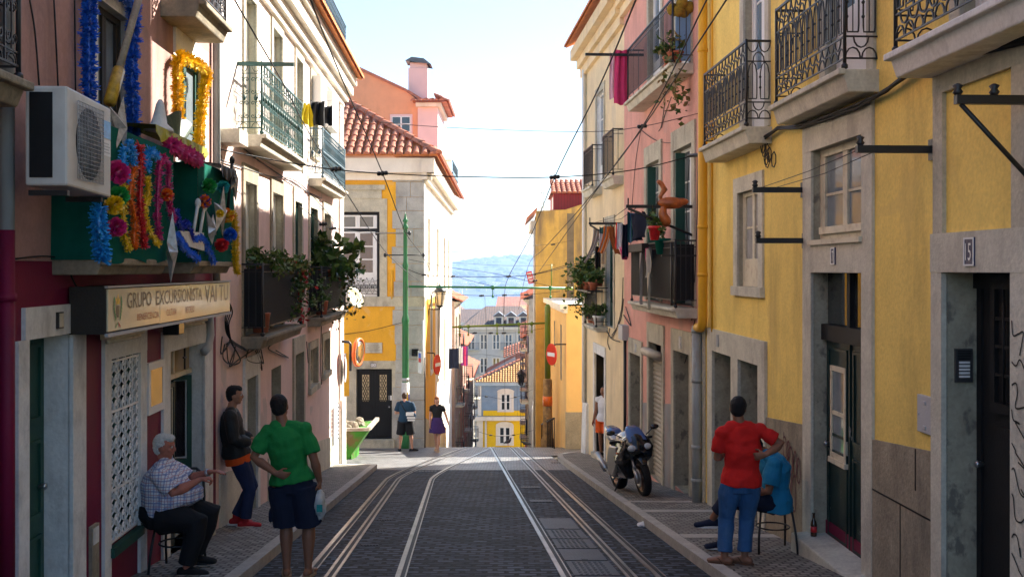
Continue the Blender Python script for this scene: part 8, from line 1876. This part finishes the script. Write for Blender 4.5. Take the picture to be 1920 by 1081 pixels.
# ------------------------------------------------------------------ motorbike, pigeons, litter
M('bike_black', (.010, .011, .013), rough=.14, var=.1, bump=0, spec=.7); M('bike_silver', (.50, .51, .50), rough=.28, metal=.6, var=.1, bump=0); M('rubber', (.012, .012, .012), rough=.85, var=.2, bump=.1); M('rim_bronze', (.22, .13, .09), rough=.35, metal=.6, var=.2, bump=0); M('bike_blue', (.06, .12, .30), rough=.12, var=.1, bump=0, spec=.8); M('headlamp', (.50, .55, .58), rough=.06, var=.1, bump=0, spec=.9)
def bike():
    fw = Vector((2.12, 16.95, 0)); rw = Vector((1.87, 18.35, 0)); f = (fw - rw); f.z = gz(16.95) - gz(18.35); L_ = f.length; f.normalize(); o = Vector((rw.x, rw.y, gz(18.35) + SW)); up0 = Vector((0, 0, 1)); s = f.cross(up0).normalized(); up = s.cross(f).normalized(); ln = R(7); s, up = s * math.cos(ln) - up * math.sin(ln), up * math.cos(ln) + s * math.sin(ln)
    t = thing('motorbike', 'black and silver sports motorbike with a blue windscreen parked on the right pavement', 'motorbike', o)
    q = lambda x, y, z: o + s * x + f * y + up * z          # x right, y forward from the rear axle, z up
    def wheel(y, r, wd, name):
        tb = MB(); pr = [(r - .075, -wd * .42), (r - .03, -wd * .5), (r - .006, -wd * .3), (r, 0), (r - .006, wd * .3), (r - .03, wd * .5), (r - .075, wd * .42)]; tb.lathe(pr + [pr[0]], q(0, y, r), s, 36); w_ = tb.build('tyre', MT['rubber'], t)
        rb = MB(); rb.lathe([(r - .10, -wd * .36), (r - .072, -wd * .42), (r - .070, 0), (r - .072, wd * .42), (r - .10, wd * .36), (r - .10, -wd * .36)], q(0, y, r), s, 32); rb.lathe([(.045, -wd * .45), (.045, wd * .45)], q(0, y, r), s, 14)
        for k in range(3):
            a = k * 2.094 + .4
            for da in (-.16, .16): d1 = f * math.cos(a + da * 1.6) + up * math.sin(a + da * 1.6); d2 = f * math.cos(a + da) + up * math.sin(a + da); rb.tube([q(0, y, r) + d1 * .04, q(0, y, r) + d2 * (r - .085)], .018, 6)
        rb.build('rim', MT['rim_bronze'], w_)
        for sx in (-1, 1):
            db = MB(); db.lathe([(.10, -.003), (.155, -.003), (.155, .003), (.10, .003), (.10, -.003)], q(sx * wd * .62, y, r), s, 28); db.build('brake_disc', MT['steel'], w_)
    wheel(0, .31, .17, 'r'); wheel(L_, .30, .12, 'f')
    def loftb(name, mat, secs, n=16, par=t):
        mb = MB(); mb.loft([(q(0, y, z), s * a, up * b) for y, z, a, b in secs], n); return mb.build(name, MT[mat], par)
    y = L_
    for sx in (-1, 1):
        mb = MB(); mb.tube([q(sx * .085, y - .02, .28), q(sx * .085, y - .2, .72)], .026, 8); mb.tube([q(sx * .085, y - .0, .22), q(sx * .085, y - .09, .46)], .032, 8); mb.build('fork', MT['steel'], t)
        # side fairing
        mb = MB(); out = [(y - .02, .92), (y + .02, .78), (y - .13, .60), (y - .30, .50), (y - .42, .27), (y - .95, .24), (y - 1.0, .36), (y - .72, .52), (y - .58, .74), (y - .34, .93)]
        a = [q(sx * (.20 + .06 * math.sin(k)), yy, zz) for k, (yy, zz) in enumerate(out)]; c_ = q(sx * .29, y - .45, .58); b = [q(sx * .13, yy, zz) for yy, zz in out]; k = len(out)
        mb.add(a + b + [c_], [(i, (i + 1) % k, 2 * k) for i in range(k)] + [(i, k + i, k + (i + 1) % k, (i + 1) % k) for i in range(k)], 0, False); mb.build('side_fairing', MT['bike_black'], t, bevel=.012)
        mb = MB(); out = [(y - .34, .80), (y - .50, .52), (y - .84, .30), (y - 1.05, .36), (y - 1.0, .60), (y - .78, .80)]; a = [q(sx * .275, yy, zz) for yy, zz in out]; b = [q(sx * .2, yy, zz) for yy, zz in out]; k = 6
        mb.add(a + b, [tuple(range(k)), tuple(range(k, 2 * k))] + [(i, k + i, k + (i + 1) % k, (i + 1) % k) for i in range(k)]); mb.build('silver_panel', MT['bike_silver'], t, bevel=.015)
        hb = MB(); hb.ell(q(sx * .115, y + .07, .78), (.085, .05, .055), 14, 9, Matrix((s, f, up)).transposed()); hb.build('headlight', MT['headlamp'], t)
        mb = MB(); mb.tube([q(sx * .2, y - .12, .95), q(sx * .33, y - .16, 1.03)], .010, 6); mb.ell(q(sx * .37, y - .16, 1.05), (.075, .03, .04), 12, 8, Matrix((s, f, up)).transposed()); mb.build('mirror', MT['bike_black'], t)
        mb = MB(); mb.tube([q(sx * .08, y - .24, .90), q(sx * .34, y - .36, .88)], .016, 8); mb.tube([q(sx * .24, y - .32, .885), q(sx * .36, y - .37, .88)], .021, 8); mb.build('handlebar', MT['rubber'], t)
        mb = MB(); mb.ell(q(sx * .265, y - .35, .70), (.02, .035, .018), 8, 6); mb.build('indicator', MT['foil_orange'], t)
    loftb('nose_fairing', 'bike_black', [(y + .12, .76, .06, .05), (y + .08, .77, .17, .11), (y - .05, .82, .24, .17), (y - .22, .84, .24, .16), (y - .32, .82, .18, .1)])
    loftb('windscreen', 'bike_blue', [(y + .04, .88, .15, .02), (y - .06, .97, .15, .025), (y - .18, 1.06, .13, .02), (y - .25, 1.11, .08, .01)])
    loftb('front_mudguard', 'bike_black', [(y + .24, .52, .04, .01), (y + .14, .61, .075, .025), (y, .645, .085, .03), (y - .16, .60, .085, .03), (y - .27, .5, .06, .02)])
    loftb('fuel_tank', 'bike_silver', [(y - .30, .86, .1, .06), (y - .42, .88, .19, .13), (y - .62, .88, .19, .14), (y - .82, .82, .12, .10)])
    loftb('seat', 'rubber', [(y - .78, .80, .13, .05), (y - 1.05, .79, .16, .045), (y - 1.2, .82, .14, .05)])
    loftb('tail', 'bike_silver', [(y - 1.1, .84, .14, .07), (y - 1.35, .93, .15, .09), (y - 1.58, 1.0, .10, .06), (y - 1.68, 1.02, .04, .03)])
    loftb('pillion_pad', 'bike_blue', [(y - 1.2, .93, .12, .03), (y - 1.35, 1.0, .13, .035), (y - 1.55, 1.055, .09, .025)])
    loftb('engine', 'rubber', [(y - .4, .42, .15, .14), (y - .7, .42, .18, .2), (y - 1.05, .42, .16, .16)])
    mb = MB(); mb.tube([q(.12, y - .9, .25), q(.2, y - 1.15, .30), q(.25, y - 1.3, .40)], .03, 8); mb.tube([q(.25, y - 1.28, .38), q(.28, y - 1.62, .62)], [.055, .062], 12); mb.tube([q(-.25, y - 1.28, .38), q(-.28, y - 1.62, .62)], [.055, .062], 12); mb.build('exhaust', MT['bike_silver'], t)
    mb = MB(); mb.tube([q(.09, 0, .31), q(.12, .5, .40)], .035, 8); mb.tube([q(-.09, 0, .31), q(-.12, .5, .40)], .035, 8); mb.build('swingarm', MT['steel'], t)
    mb = MB(); mb.tube([q(.1, .55, .3), q(.25, .5, .02)], .013, 6); mb.build('side_stand', MT['iron'], t)
bike()
def pigeon(label, c, rz, hd):
    c = Vector(c); Rm = Matrix.Rotation(rz, 3, 'Z'); q = lambda x, y, z: c + Rm @ V3(x, y, z); t = thing('pigeon', label, 'pigeon', c, 'pigeons on the crest')
    mb = MB(); mb.limb([q(0, -.17, .10), q(0, -.10, .115), q(0, -.02, .125), q(0, .06, .14), q(0, .10, .17), q(0, .12, .21 - hd)], [(.03, .008), (.045, .028), (.062, .055), (.055, .055), (.034, .034), (.024, .024)], n=12); mb.ell(q(0, .13, .235 - hd), (.024, .03, .026), 10, 8); mb.limb([q(0, .155, .232 - hd), q(0, .185, .225 - hd)], [.008, .003], n=6)
    o = vox(mb, 'body', M('pigeon_grey', (.035, .037, .045), rough=.6, var=.3, vs=20), None, .006, 3, 0); o.parent = t; o.data.transform(Matrix.Translation(-c))
    for sx in (-1, 1):
        mb = MB(); mb.tube([q(sx * .022, .01, .09), q(sx * .022, .015, .01), q(sx * .022, .05, .004)], .005, 5); mb.build('leg', MT['foil_pink'], t)
pigeon('pigeon on the crest with its head up, left of two', P(952, 835, 34.6), R(-50), 0); pigeon('pigeon pecking on the crest between the rails, right of two', P(986, 838, 33.6), R(75), .05)
for (x, y, lab, s_, m) in ((1.72, 14.0, 'crumpled scrap of white paper lying on the road by the right kerb', .06, 'white_paint'),):
    mb = MB(); mb.ell((x, y, gz(y) + .02), (s_ * 1.5, s_, .028), 9, 6); o = vox(mb, 'paper_scrap', MT[m], None, .006, 1, .02, 30, 2); o.data.transform(Matrix.Translation((-x, -y, -gz(y)))); o.location = (x, y, gz(y)); tag(o, lab, 'litter')
# ------------------------------------------------------------------ the air
hz = bpy.data.materials.new('haze'); hz.use_nodes = True; nt = hz.node_tree; nt.nodes.remove(nt.nodes['Principled BSDF']); pv = nt.nodes.new('ShaderNodeVolumePrincipled'); nt.links.new(pv.outputs[0], nt.nodes['Material Output'].inputs['Volume'])
pv.inputs['Color'].default_value = (.36, .53, .88, 1); pv.inputs['Density'].default_value = .00034; pv.inputs['Anisotropy'].default_value = .2
mb = MB(); mb.box(-6500, 6500, -45, 4600, -64.5, 62); hb_ = mb.build('haze', hz); tag(hb_, kind='stuff')
